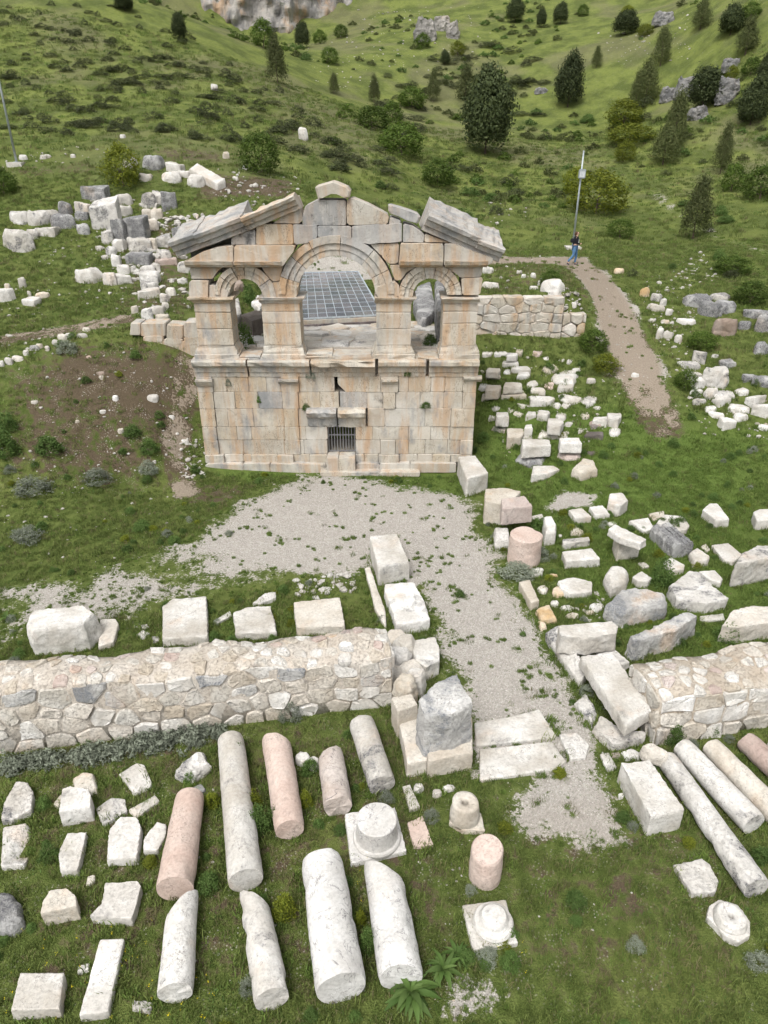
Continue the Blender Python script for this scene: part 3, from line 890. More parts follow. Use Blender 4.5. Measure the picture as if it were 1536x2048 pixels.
# ------------------------------------------------------------------ loose stones
CR = {'A': (0, 0, .5), 'B': (768, 0, .5), 'C': (330, 340, .4492), 'D': (0, 340, .3028), 'E': (940, 460, .3880), 'F': (0, 900, .5),
      'G': (700, 900, .34176), 'H': (1000, 900, .34896), 'I': (0, 1420, .36458), 'J': (400, 1400, .390625), 'K': (900, 1450, .41406), 'Z': (0, 0, 1)}
def cc(c, p):
    o = CR[c]; return (o[0] + p[0] * o[2], o[1] + p[1] * o[2])
PENDING = []
RINGS = []   # outlines on the ground where taller grass gathers
def erode(me, size, amp, chipamp, seed):
    n = len(me.vertices)
    co = np.empty(n * 3, np.float32); me.vertices.foreach_get('co', co); co = co.reshape(-1, 3).astype(np.float64)
    no = np.empty(n * 3, np.float32); me.vertices.foreach_get('normal', no); no = no.reshape(-1, 3)
    q = co + seed * 3.7
    d = fbm(q * 1.6 / size, 2, seed) * amp * 1.1 + fbm(q * 5 / size, 3, seed + 5) * amp * .6 + fbm(q * 13 / size, 2, seed + 8) * amp * .5
    ch = np.maximum(0, fbm(q * 2.6 / size, 2, seed + 11) - .22)
    d = d - ch * chipamp * 2.2
    co = co + no * (d * size)[:, None]
    me.vertices.foreach_set('co', co.astype(np.float32).ravel()); me.update()
def prism_rock(name, top, base_z, mat, amp=.02, chip=.03, dome=0.0, flare=1.04, res=None, seed=None, sink=.1, parent=None):
    """top: list of Vectors (outline of the upper face). Down to base_z, then worn."""
    top = [Vector(t) for t in top]
    c = sum(top, Vector()) / len(top)
    seed = random.randrange(999) if seed is None else seed
    loc = Vector((c.x, c.y, base_z))
    bm = bmesh.new()
    rings = []
    zt = max(t.z for t in top); hh = zt - base_z
    def ring(f, g):
        r = []
        for t in top:
            p = c + (t - c) * f; z = base_z - sink + (t.z - base_z + sink) * g
            r.append(bm.verts.new(Vector((p.x, p.y, z)) - loc))
        return r
    rings.append(ring(flare, 0)); rings.append(ring(flare if dome else 1.01, .5))
    if dome:
        rings.append(ring(1 - dome * .25, .82)); rings.append(ring(1 - dome, 1.0))
    else:
        rings.append(ring(1, 1))
    n = len(top)
    for a, b in zip(rings, rings[1:]):
        for k in range(n): bm.faces.new((a[k], a[(k + 1) % n], b[(k + 1) % n], b[k]))
    bm.faces.new(rings[0][::-1]); bm.faces.new(rings[-1])
    bmesh.ops.recalc_face_normals(bm, faces=bm.faces[:])
    me = bpy.data.meshes.new(name); bm.to_mesh(me); bm.free(); me.materials.append(mat)
    o = link(name, me, parent, loc)
    if parent is None: RINGS.append([(c.x + (t.x - c.x) * 1.08, c.y + (t.y - c.y) * 1.08) for t in top])
    xs_ = [t.x for t in top]; ys_ = [t.y for t in top]
    dims = sorted((max(xs_) - min(xs_), max(ys_) - min(ys_), hh))
    diag = math.sqrt(sum(d * d for d in dims)); size = (dims[1] + dims[2]) / 2
    dep = depth_of(c)
    vs = res or min(max(dep / 710 * 1.25, diag / 44, .02), dims[0] / 5 + .01, diag / 11)
    md = o.modifiers.new('wear', 'REMESH'); md.mode = 'VOXEL'; md.voxel_size = max(vs, .02)
    PENDING.append((o, min(size, 1.2), amp, chip, seed))
    return o
def finalize():
    bpy.context.view_layer.update()
    dg = bpy.context.evaluated_depsgraph_get()
    for o, size, amp, chip, seed in PENDING:
        me = bpy.data.meshes.new_from_object(o.evaluated_get(dg))
        old = o.data; nm = old.name
        o.modifiers.clear(); o.data = me
        bpy.data.meshes.remove(old); me.name = nm
        erode(me, size, amp, chip, seed); me.shade_smooth(); me.set_sharp_from_angle(angle=math.radians(24))
def block(c, top, bi, bot, mat, label, cat='stone block', name='limestone_block', lift=0, dz=None, amp=.016, chip=.02, dome=0, group=None, minh=.06, flare=1.03):
    tp = [cc(c, p) for p in top]; b = cc(c, bot)
    G = PG(b[0], b[1], lift)
    zt = PY(tp[bi][0], tp[bi][1], G.y).z
    zt = max(zt, G.z + minh)
    dz = dz or [0] * len(tp)
    T = [PZ(p[0], p[1], zt + d) for p, d in zip(tp, dz)]
    o = prism_rock(name, T, G.z, M[mat], amp, chip, dome, flare)
    tag(o, label, cat, group)
    return o
def boxrock(c, x0, y0, x1, y1, mat, style=0, lift=0, f=None, name='limestone_block'):
    """a stone that fills a picture box; style 0 squared, 1 boulder"""
    w, h = x1 - x0, y1 - y0
    f = f or random.uniform(.42, .58)
    s = random.uniform(-.12, .12)
    if style == 0:
        k = random.uniform(.0, .22)
        top = [(x0 + w * k, y0 + h * .02), (x1 - w * random.uniform(.02, .2), y0 + h * random.uniform(0, .08)), (x1, y0 + h * (f - max(0, s))), (x0 + w * random.uniform(.0, .08), y0 + h * (f + min(0, s) * .6))]
        bi = 3; bot = (top[3][0], y1); amp, chip, dome = .02, .03, 0
        if random.random() < .5:
            p = top[2]; top[2:3] = [(p[0], y0 + h * f * .55), (p[0] - w * .18, y0 + h * f)]; bi = 4
    else:
        top = []
        n = 7
        for i in range(n):
            a = 2 * math.pi * i / n + random.uniform(-.25, .25)
            top.append((x0 + w * (.5 + .56 * math.cos(a)), y0 - h * .03 + h * .37 * (1.0 - math.sin(a))))
        bi = max(range(n), key=lambda i: top[i][1]); bot = (top[bi][0], y1); amp, chip, dome = .045, .05, .22
    tp = [cc(c, p) for p in top]; b = cc(c, bot)
    G = PG(b[0], b[1], lift)
    zt = max(PY(tp[bi][0], tp[bi][1], G.y).z, G.z + .06)
    T = [PZ(p[0], p[1], zt + random.gauss(0, .02)) for p in tp]
    # keep the plan reasonable: no stone is deeper than 1.6 times its width
    cx = sum(T, Vector()) / len(T)
    wd = max(t.x for t in T) - min(t.x for t in T); dp = max(t.y for t in T) - min(t.y for t in T)
    front = min(t.y for t in T)
    if dp > 1.5 * wd:
        for t in T: t.y = front + (t.y - front) * 1.5 * wd / dp
    return prism_rock(name, T, G.z, M[mat], amp, chip, dome, 1.04)

def uprock(c, x0, y0, x1, y1, mat, style=0, name='limestone_block'):
    """a stone seen nearly from the side: as wide and tall as its picture box"""
    a = cc(c, ((x0 + x1) / 2, y1)); p = PG(*a); k = depth_of(p) / FPX * CR[c][2]
    W, H = (x1 - x0) * k * 1.1, (y1 - y0) * k * 1.1
    el = (HC - p.z) / p.y
    D = W * random.uniform(.5, .75); H = max(H - D * max(0, el) * .8, H * .55) * 1.02
    yaw = random.uniform(-.6, .6); u = Vector((math.cos(yaw), math.sin(yaw), 0)); v = Vector((-u.y, u.x, 0))
    cen = p + v * D * .5
    T = []
    if style == 0:
        for sx, sy in ((-1, -1), (1, -1), (1, 1), (-1, 1)):
            T.append(cen + u * sx * W * .5 * random.uniform(.85, 1) + v * sy * D * .5 * random.uniform(.85, 1) + Vector((0, 0, H * random.uniform(.66, 1.08))))
        am, ch, dm = .035, .07, 0
    else:
        for i in range(7):
            t = 2 * math.pi * i / 7 + random.uniform(-.25, .25)
            T.append(cen + u * math.cos(t) * W * .54 + v * math.sin(t) * D * .54 + Vector((0, 0, H * random.uniform(.75, 1.05))))
        am, ch, dm = .05, .06, .2
    return prism_rock(name, T, min(p.z, h1(cen.x, cen.y)) - .03, M[mat], am, ch, dm, 1.02)
ORD = ['first', 'second', 'third', 'fourth', 'fifth', 'sixth', 'seventh', 'eighth', 'ninth', 'tenth', 'eleventh', 'twelfth', 'thirteenth', 'fourteenth', 'fifteenth']
TONE = {'white': 'white', 'cream': 'cream', 'worn': 'weathered', 'grey': 'lichen-grey', 'pink': 'pink', 'pinkgrey': 'pinkish', 'dark': 'dark brown', 'brown': 'brown', 'ochre': 'ochre'}
def field(c, rows, place, frm, cat, group, up=False):
    """rows: lists of boxes, far row first; each (x0,y0,x1,y1,mat,style[,lift])"""
    for i, row in enumerate(rows):
        row = sorted(row, key=lambda r: r[0])
        for j, r in enumerate(row):
            x0, y0, x1, y1, mat, st = r[:6]
            nm = 'limestone_block' if st == 0 else 'boulder'
            o = uprock(c, x0, y0, x1, y1, mat, st, nm) if up else boxrock(c, x0, y0, x1, y1, mat, st, r[6] if len(r) > 6 else 0, name=nm)
            shape = ('squared block' if st == 0 else 'rough stone')
            sz = 'large ' if (x1 - x0) * CR[c][2] > 46 else ('small ' if (x1 - x0) * CR[c][2] < 24 else '')
            tag(o, f'{sz}{TONE[mat]} {shape}, {ORD[j]} from {frm}, {ORD[i]} row {place}', 'stone block' if st == 0 else 'boulder', group)

# --- foreground stones lying in the grass, lower side of the long rubble wall
block('I', [(85,388),(150,395),(178,450),(170,545),(60,605),(5,595),(20,510)], 3, (165,580), 'worn', 'flat grey-tan slab leaning at the picture edge below the long rubble wall', amp=.03, dz=[.1,.1,0,0,-.05,0,.05])
block('I', [(395,365),(450,330),(510,345),(535,430),(500,445),(405,420)], 4, (500,470), 'cream', 'cream rough stone behind the block with a split lower face', dome=.2, amp=.04, name='boulder', cat='boulder')
block('I', [(340,430),(385,415),(480,430),(500,465),(497,530),(322,560)], 5, (322,637), 'white', 'white block with a horizontal split, beside a cream rough stone')
block('I', [(290,515),(335,455),(345,500),(318,535)], 3, (318,540), 'cream', 'small wedge of cream stone tucked against the split white block', cat='stone fragment', name='stone_fragment')
block('I', [(650,350),(750,290),(790,300),(832,395),(825,420),(735,458)], 5, (735,474), 'white', 'smooth white lozenge-shaped block alone in the grass near the grey ground cover')
block('I', [(525,540),(610,480),(690,485),(697,555),(562,630)], 4, (562,647), 'worn', 'worn slab with a dark pit overlapping a taller white slab', chip=.05)
block('I', [(705,545),(850,465),(875,495),(745,592)], 3, (745,605), 'white', 'narrow white slab pointing at the pink column top')
block('I', [(600,650),(660,585),(750,585),(775,640),(750,810),(582,820)], 5, (585,857), 'white', 'upright-lying white slab with a squared foot, below the pitted slab')
block('I', [(790,700),(860,610),(915,622),(908,690),(862,768),(785,765)], 4, (862,795), 'white', 'hexagonal white stone touching the side of the pink column', amp=.03)
block('I', [(15,640),(140,615),(200,690),(185,780),(130,845),(0,855)], 4, (130,872), 'worn', 'white block with a rough grey sloping side at the picture edge', dz=[0,0,-.22,-.22,0,0])
block('I', [(370,672),(478,664),(455,760),(425,880),(330,880),(318,780)], 4, (425,917), 'white', 'tall narrow white block with a notched end between two slabs', chip=.04)
block('I', [(-20,975),(45,970),(105,1060),(118,1150),(65,1200),(-20,1200)], 4, (65,1245), 'grey', 'craggy grey boulder cut by the picture edge', dome=.35, amp=.05, chip=.06, name='boulder', cat='boulder')
block('I', [(222,1115),(235,1050),(275,985),(365,975),(415,1015),(422,1075)], 0, (232,1187), 'cream', 'cream half-round block standing in the grass', amp=.02)
block('I', [(575,945),(755,938),(775,965),(740,1090),(720,1145),(490,1125),(555,1060)], 5, (492,1168), 'white', 'broad white slab with a dark crack and a notched side', chip=.04)
block('I', [(545,1255),(682,1250),(592,1655),(432,1672)], 2, (628,1690), 'white', 'long straight white bar of stone in the lower grass', amp=.01, chip=.012)
block('I', [(110,1440),(350,1437),(326,1640),(55,1648)], 2, (300,1692), 'white', 'large flat square block nearest the bottom corner', amp=.014)
block('I', [(725,1585),(842,1600),(820,1660),(725,1640)], 2, (822,1672), 'worn', 'flat pale stone amid yellow flowers beside the long bar', cat='stone fragment', name='stone_fragment', amp=.04)
block('I', [(425,1405),(490,1385),(488,1425),(422,1445)], 3, (422,1457), 'white', 'small pale stone at the back end of the long bar', cat='stone fragment', name='stone_fragment', amp=.04)
block('I', [(478,910),(520,900),(520,940),(470,968)], 3, (470,978), 'cream', 'small yellowish stone below the narrow notched block', cat='stone fragment', name='stone_fragment', amp=.05)
block('I', [(950,330),(1080,215),(1120,215),(1160,290),(1050,370),(990,355)], 4, (1055,415), 'worn', 'dark-speckled grey boulder above the pink column', dome=.2, amp=.05, name='boulder', cat='boulder', chip=.05)
block('I', [(1030,430),(1105,400),(1130,435),(1100,460)], 3, (1100,468), 'grey', 'small grey slab at the top end of the pink column', cat='stone fragment', name='stone_fragment')
# --- blocks behind the long wall
block('F', [(98,690),(125,640),(335,612),(388,650),(335,700),(118,725)], 4, (345,798), 'white', 'huge rounded white block with an orange patch behind the long wall', amp=.03, chip=.03, dome=.1)
block('F', [(400,675),(460,672),(475,692),(455,765),(392,785)], 3, (455,785), 'cream', 'flat cream slab beside the huge rounded block')
block('F', [(650,625),(690,595),(825,583),(832,745),(650,757)], 3, (832,775), 'white', 'pale square slab with a pinkish brown stain behind the wall')
block('F', [(930,650),(990,625),(1085,620),(1105,728),(940,735)], 3, (1105,755), 'white', 'rough pitted white block between two smooth slabs behind the wall', chip=.06, amp=.03)
block('F', [(1172,605),(1360,588),(1382,705),(1185,710)], 2, (1382,735), 'cream', 'smooth cream square slab beside the gate pier behind the wall', amp=.01)
block('F', [(1008,612),(1060,570),(1105,562),(1102,592),(1045,612)], 4, (1045,625), 'worn', 'pointed grey-white stone above the rough pitted block', amp=.05, name='boulder', cat='boulder')
block('F', [(855,682),(920,642),(928,662),(872,690)], 3, (872,700), 'white', 'thin white bar leaning by the stained slab', cat='stone fragment', name='stone_fragment')
for pts, lb in (([(540,738),(572,716),(602,732),(572,752)], 'small cubic white stone beside the stained slab'), ([(560,700),(590,692),(596,708),(570,716)], 'smaller grey stone just above the cubic one'), ([(605,745),(635,740),(640,760),(610,768)], 'dull grey pebble-like stone against the wall back'), ([(1245,582),(1275,578),(1280,592),(1250,594)], 'flat white chip above the smooth cream slab')):
    block('F', pts, 3, (pts[3][0], pts[3][1] + 8), 'worn', lb, cat='stone fragment', name='stone_fragment', amp=.05, dome=.15)
# --- gate: piers along the gravel walk
block('G', [(632,35),(735,28),(812,130),(682,168)], 3, (695,275), 'white', 'long white block with a crack at the facade corner', amp=.012)
block('G', [(795,228),(905,220),(1000,240),(930,320),(790,300)], 4, (780,430), 'cream', 'rough-sided cream block behind the purple-pink one', amp=.03)
block('G', [(845,440),(930,450),(940,520),(850,520)], 3, (850,580), 'worn', 'rough pale boulder under the purple-pink block', dome=.2, amp=.05, name='boulder', cat='boulder')
block('G', [(885,285),(1020,265),(1072,328),(892,345)], 3, (895,425), 'pinkgrey', 'purple-pink block perched on rough stones beside the walk', lift=.55)
block('G', [(1130,380),(1180,375),(1212,430),(1208,470),(1145,475)], 4, (1150,560), 'white', 'narrow white upright stone behind the pink drum', dome=.2)
block('G', [(1062,385),(1125,372),(1135,395),(1070,405)], 3, (1070,420), 'white', 'low pale slab between the purple-pink block and narrow upright stone')
block('G', [(1055,705),(1095,688),(1130,695),(1125,730),(1065,738)], 4, (1065,752), 'white', 'knobbly white stone at the foot of the pink drum', amp=.07, chip=.08, name='boulder', cat='boulder')
block('G', [(85,685),(118,680),(205,930),(215,1045),(150,930)], 2, (205,942), 'cream', 'low cream kerb course along the outer side of the gate pier', minh=.15)
block('G', [(115,505),(275,487),(348,655),(165,690)], 3, (172,795), 'white', 'tall white gate block with a sharp flat top', amp=.01, chip=.01)
block('G', [(205,785),(375,768),(440,890),(468,990),(272,1022),(215,850)], 4, (260,1085), 'white', 'white gate block with a rusty patch, next after the tall sharp one', amp=.03, chip=.03)
block('G', [(355,1115),(498,1090),(525,1170),(528,1230),(445,1270),(385,1230)], 4, (470,1355), 'white', 'white block with split corner where gate pier meets the long wall', chip=.05, amp=.03)
block('G', [(240,1450),(358,1425),(400,1490),(280,1530)], 3, (300,1690), 'cream', 'cream base block between the long wall and the dark gate stone')
block('G', [(280,1538),(400,1505),(460,1720),(452,1815),(335,1835)], 4, (355,1915), 'cream', 'long cream base block on the column side of the dark gate stone', amp=.02)
block('G', [(440,1600),(715,1555),(718,1770),(455,1820)], 3, (460,1918), 'cream', 'wide cream footing under the dark gate stone', amp=.015)
block('G', [(395,1465),(520,1345),(625,1312),(720,1475),(600,1545),(440,1560)], 4, (600,1790), 'mottled', 'massive blue-grey lichen-covered gate stone with a rounded back', lift=.35, amp=.04, chip=.03, dz=[0,.05,.05,0,-.05,-.05])
for pts, lb, m_ in (([(730,1592),(930,1560),(1108,1512),(1213,1678),(860,1718),(735,1730)], 'cracked white threshold slab with gravel stains, farther from the grass', 'white'), ([(760,1748),(1180,1702),(1265,1818),(1210,1865),(762,1930)], 'large smooth white threshold slab at the gate opening', 'white'), ([(1222,1660),(1330,1650),(1400,1722),(1380,1798),(1290,1808)], 'small worn threshold slab with a gravel-filled hollow', 'worn')):
    block('G', pts, len(pts) - 1, (pts[-1][0], pts[-1][1] + 6), m_, lb, cat='paving slab', name='threshold_slab', amp=.008, chip=.012, minh=.07)
# other side of the walk
block('H', [(110,755),(170,742),(225,860),(178,875)], 3, (180,890), 'cream', 'low cream kerb stone beside ochre rubble along the walk', minh=.25)
block('H', [(332,748),(420,727),(530,752),(528,810),(400,825),(350,790)], 4, (400,858), 'white', 'broad flat white stone beside ochre rubble', amp=.03)
block('H', [(200,900),(285,870),(330,960),(240,965)], 3, (250,1000), 'ochre', 'ochre rough stone in the rubble by the walk', dome=.25, amp=.07, name='boulder', cat='boulder')
block('H', [(215,970),(262,985),(270,1010),(235,1020)], 3, (235,1040), 'ochre', 'lower ochre lump at the rubble corner by the walk', dome=.25, amp=.07, name='boulder', cat='boulder')
for k, (x0, y0, x1, y1, m_, lb) in enumerate(((345,885,425,930,'white','flat white oval stone on ochre rubble'),(300,775,375,850,'ochre','tan lump leaning on the broad flat stone'),(215,770,275,825,'cream','cream angular lump on the low kerb stone'),(375,925,455,980,'cream','cream rounded stone between oval stone and the pale beam'),(515,870,590,935,'white','small white block beside the big grey boulder'),(488,912,550,945,'cream','small cream flat stone under the small white block'),(290,855,340,905,'white','small white lump on ochre rubble'),(275,705,330,730,'ochre','small mossy stone near the drum foot'),(330,480,360,500,'white','white chip behind the pink drum'))):
    o = boxrock('H', x0, y0, x1, y1, m_, 1, name='boulder'); tag(o, lb, 'stone fragment')
block('H', [(335,1005),(640,980),(675,1010),(672,1050),(500,1075),(345,1065)], 5, (352,1147), 'white', 'pale beam-like block lying across the kerb of the walk', lift=.4, amp=.03)
block('H', [(262,1045),(335,1000),(505,1250),(470,1330),(440,1320)], 3, (470,1382), 'worn', 'long sloping kerb block along the walk under the beam', dz=[0,.15,.15,-.1,-.1], amp=.02)
block('H', [(435,1440),(490,1378),(560,1500),(530,1570)], 3, (530,1600), 'worn', 'jagged pale stone at the gate foot beside the walk', dome=.2, amp=.06, name='boulder', cat='boulder')
block('H', [(530,1580),(575,1520),(720,1610),(835,1610),(840,1650),(650,1690)], 5, (650,1735), 'worn', 'big rugged footing stone under the long flat gate beam', amp=.05, chip=.06)
block('H', [(458,1180),(648,1155),(875,1490),(720,1582)], 3, (702,1628), 'white', 'long flat white gate beam with a grey end', lift=.5, amp=.012, chip=.015)
block('H', [(550,1150),(640,1130),(745,1215),(700,1235),(655,1190)], 3, (700,1250), 'worn', 'broken pale stone between the gate beam and the rubble wall', lift=.2, amp=.05)
# right-hand field of big blocks
block('H', [(180,140),(190,88),(310,85),(345,108),(265,135)], 0, (178,186), 'white', 'white block with a dark side, lone below the round base stack', amp=.025)
block('H', [(413,105),(478,45),(540,60),(560,108),(470,122)], 4, (470,176), 'cream', 'cream eroded block at the lawn edge beside the white dark-sided one', amp=.035, dome=.08)
block('H', [(630,250),(700,242),(738,285),(690,318),(618,300)], 3, (690,386), 'white', 'tall white block at the lawn edge near gravel patch', amp=.02)
block('H', [(510,325),(590,315),(632,366),(545,376)], 3, (548,402), 'white', 'low white block beside the tall one at the lawn edge')
block('H', [(390,340),(470,330),(528,382),(430,390)], 3, (430,424), 'white', 'low stepped white block near the gravel patch', chip=.05)
block('H', [(400,460),(432,425),(480,462),(485,482),(405,488)], 4, (405,496), 'cream', 'pointed cream stone behind the pitted long block', dome=.3, amp=.06, name='boulder', cat='boulder')
block('H', [(360,510),(510,495),(518,518),(360,538)], 3, (360,572), 'worn', 'pitted narrow long block behind a broad low one', chip=.05)
block('H', [(355,580),(525,563),(578,622),(378,638)], 3, (386,684), 'white', 'broad low white block in front of the pitted one', amp=.02)
block('H', [(655,478),(710,450),(808,520),(680,545)], 3, (662,642), 'cream', 'eroded cream pedestal block standing upright', amp=.04, chip=.06)
block('H', [(622,450),(660,420),(842,508),(805,535),(690,500)], 3, (805,560), 'white', 'tilted white slab resting on the eroded pedestal', lift=.75, amp=.03)
block('H', [(612,415),(650,405),(672,420),(630,432)], 3, (630,438), 'white', 'small white chip behind the tilted slab', cat='stone fragment', name='stone_fragment')
block('H', [(740,402),(850,382),(890,448),(828,465)], 3, (828,490), 'white', 'low white block below the cream cube at the field middle')
block('H', [(850,365),(940,347),(945,392),(880,402)], 3, (880,416), 'cream', 'small cream cube tipped onto its neighbours in the field')
block('H', [(895,415),(940,368),(1050,375),(1088,430),(1070,455),(1005,462)], 4, (1060,484), 'white', 'wide angular white block beside a leafy plant')
block('H', [(1085,585),(1130,555),(1205,602),(1198,630),(1110,640)], 4, (1112,676), 'white', 'blocky white stone at the lower end of the moulded length', dome=.1, amp=.03)
block('H', [(1150,552),(1180,535),(1206,568),(1188,582)], 3, (1188,595), 'cream', 'small cream wedge behind the blocky white stone')
block('H', [(1210,542),(1310,530),(1390,598),(1338,640),(1285,630)], 3, (1338,662), 'white', 'flat tilted white slab near the tall worn stone')
block('H', [(1385,600),(1475,548),(1570,550),(1570,610),(1410,645),(1350,650)], 5, (1340,784), 'worn', 'tall worn white stone cut by the picture edge', amp=.04)
block('H', [(1160,340),(1200,303),(1250,305),(1318,395),(1240,402)], 4, (1240,450), 'white', 'lone white gable-shaped block on the open lawn')
block('H', [(1450,352),(1490,335),(1570,335),(1570,400),(1472,402)], 4, (1478,458), 'white', 'lone white block on the lawn at the picture edge')
block('H', [(935,640),(980,612),(1060,655),(1055,680),(990,690)], 4, (992,720), 'white', 'cubic white block with small holes beside a leafy plant')
block('H', [(790,645),(830,640),(858,665),(820,675)], 3, (820,680), 'white', 'little white stone at the foot of the leafy plant', cat='stone fragment', name='stone_fragment')
block('H', [(600,705),(640,655),(710,652),(742,690),(728,750),(640,790)], 5, (610,855), 'white', 'rounded white lobe-shaped stone beside the big grey boulder', dome=.25, amp=.04)
block('H', [(760,725),(810,690),(872,732),(850,752),(790,752)], 4, (795,790), 'white', 'small white block between the lobed stone and the leafy plant')
block('H', [(605,880),(690,798),(780,785),(958,820),(955,880),(690,930)], 5, (690,1020), 'mottled', 'big grey boulder with blackened face and cracks', dome=.12, amp=.05, name='boulder', cat='boulder')
block('H', [(970,775),(1090,690),(1150,705),(1310,852),(1180,880),(1010,850)], 5, (1020,912), 'worn', 'huge pale boulder with a flat sloping top', amp=.04, chip=.04, name='boulder', cat='boulder')
block('H', [(1135,692),(1235,685),(1278,735),(1265,760),(1200,740)], 3, (1268,790), 'white', 'squarish white block just behind the huge pale boulder')
block('H', [(1145,948),(1280,935),(1290,972),(1150,978)], 3, (1150,990), 'white', 'thin white plate in front of the huge pale boulder')
block('H', [(1270,1000),(1335,915),(1440,893),(1580,895),(1580,985),(1345,1015)], 5, (1350,1112), 'cream', 'large cream block with black base cut by the picture edge', amp=.03)
block('H', [(735,1060),(920,990),(1060,922),(1140,948),(1000,1035),(780,1095)], 5, (782,1212), 'mottled', 'long dark grey block with deep black crevice above the rubble wall', amp=.045, chip=.05)
# gate-foot stones
block('K', [(725,138),(768,130),(805,200),(765,220),(745,190)], 3, (765,230), 'white', 'L-shaped white fragment at the gate foot beside threshold', cat='stone fragment', name='stone_fragment')
block('K', [(778,132),(818,128),(828,152),(785,158)], 3, (785,168), 'brown', 'small brown stone between two white ones at the gate foot', cat='stone fragment', name='stone_fragment', amp=.04)
block('K', [(822,125),(880,106),(932,135),(925,155),(850,160)], 4, (850,175), 'white', 'rounded white stone at the head of the square beam', dome=.2, amp=.04, name='boulder', cat='boulder')
block('K', [(922,95),(970,75),(1060,128),(1050,155),(955,130)], 3, (1045,188), 'cream', 'tan boulder resting at the head of the thin speckled column', dome=.2, amp=.05, name='boulder', cat='boulder', lift=.25)
block('K', [(822,180),(965,165),(1135,408),(972,445)], 3, (986,536), 'white', 'thick square white beam lying beside the speckled column', amp=.015, chip=.025)
block('K', [(812,330),(835,325),(840,345),(818,352)], 3, (818,360), 'white', 'single small white stone in grass beside the thick square beam', cat='stone fragment', name='stone_fragment', amp=.05)
block('K', [(1078,668),(1150,660),(1215,642),(1255,665),(1305,755),(1285,805),(1170,815),(1125,740)], 6, (1172,838), 'worn', 'broken pale base fragment near the end of the speckled column', amp=.04, chip=.06)
block('J', [(1035,440),(1075,430),(1128,545),(1075,562)], 3, (1075,568), 'white', 'narrow flat white strip beside the dark gate footing', minh=.08)
block('J', [(1060,625),(1140,592),(1198,742),(1095,752)], 3, (1095,758), 'pink', 'flat pink-tinged slab with jagged ends near the holed base', minh=.07, amp=.02)
for x0, y0, x1, y1, lb in ((1095,418,1145,485,'small white stone above the narrow flat strip'),(1190,450,1240,495,'small pale stone near the holed base, closer to the strip'),(1240,428,1308,475,'rounded pale stone above the holed base'),(490,255,565,345,'white stone between the pink column and the dark-veined column'),(550,280,612,365,'pale stone leaning against the dark-veined column'),(880,460,948,490,'low pale stone behind the drum on square plinth')):
    o = boxrock('J', x0, y0, x1, y1, 'white', 1, name='boulder'); tag(o, lb, 'stone fragment')

# --- field of small blocks beside the facade
E_ROWS = [
 [(62,618,118,655,'cream',0),(120,618,200,660,'white',0),(165,655,252,710,'white',0),(188,630,248,668,'white',0,.35),(232,608,275,650,'cream',0),(320,598,378,648,'pinkgrey',1),(372,642,412,672,'white',1),(452,652,490,682,'white',1),(495,655,535,685,'white',1)],
 [(45,705,88,740,'white',1),(82,735,160,775,'cream',0),(82,710,158,748,'cream',0,.3),(172,710,214,745,'white',1),(210,700,315,735,'white',0),(238,730,312,770,'white',0),(370,670,452,745,'cream',1),(420,700,572,805,'white',1),(525,700,570,740,'worn',1)],
 [(40,770,95,832,'white',1),(55,840,152,890,'cream',0),(72,795,162,860,'cream',0,.3),(160,820,295,880,'cream',0),(170,782,270,832,'cream',0,.35),(288,760,348,810,'cream',1),(300,808,392,852,'cream',0),(375,775,440,822,'pink',1),(450,788,535,840,'white',0)],
 [(105,888,175,935,'white',1),(235,870,322,925,'cream',1),(190,905,230,945,'cream',1),(305,850,440,905,'white',0),(412,880,470,922,'white',1),(445,835,575,905,'white',1),(468,872,522,922,'white',1),(568,835,650,910,'white',1),(630,905,676,926,'white',1)],
 [(92,945,150,985,'white',0),(110,985,200,1050,'pinkgrey',1),(130,935,202,1000,'white',0,.35),(225,925,290,965,'cream',1),(285,930,345,980,'white',0),(345,925,415,985,'white',0),(440,935,500,980,'white',1),(485,980,535,1012,'white',1),(570,935,615,975,'cream',1),(628,960,725,1008,'white',0),(610,978,680,1020,'pinkgrey',1),(705,940,782,1008,'white',0)],
 [(187,1018,280,1130,'cream',0),(275,992,325,1055,'white',0),(272,1055,330,1082,'white',1),(345,1015,525,1082,'cream',1),(395,965,485,1045,'white',0,.4),(548,1015,592,1048,'white',1),(585,1035,690,1080,'dark',0),(715,1015,778,1065,'white',1)],
 [(240,1130,415,1220,'grey',1),(265,1072,420,1165,'white',0,.45),(455,1112,595,1190,'pinkgrey',1),(460,1068,580,1140,'white',0,.4),(600,1130,652,1160,'dark',1)],
]
field('E', E_ROWS, 'below the polygonal wall', 'the facade', 'block', 'blocks laid out beside the facade')
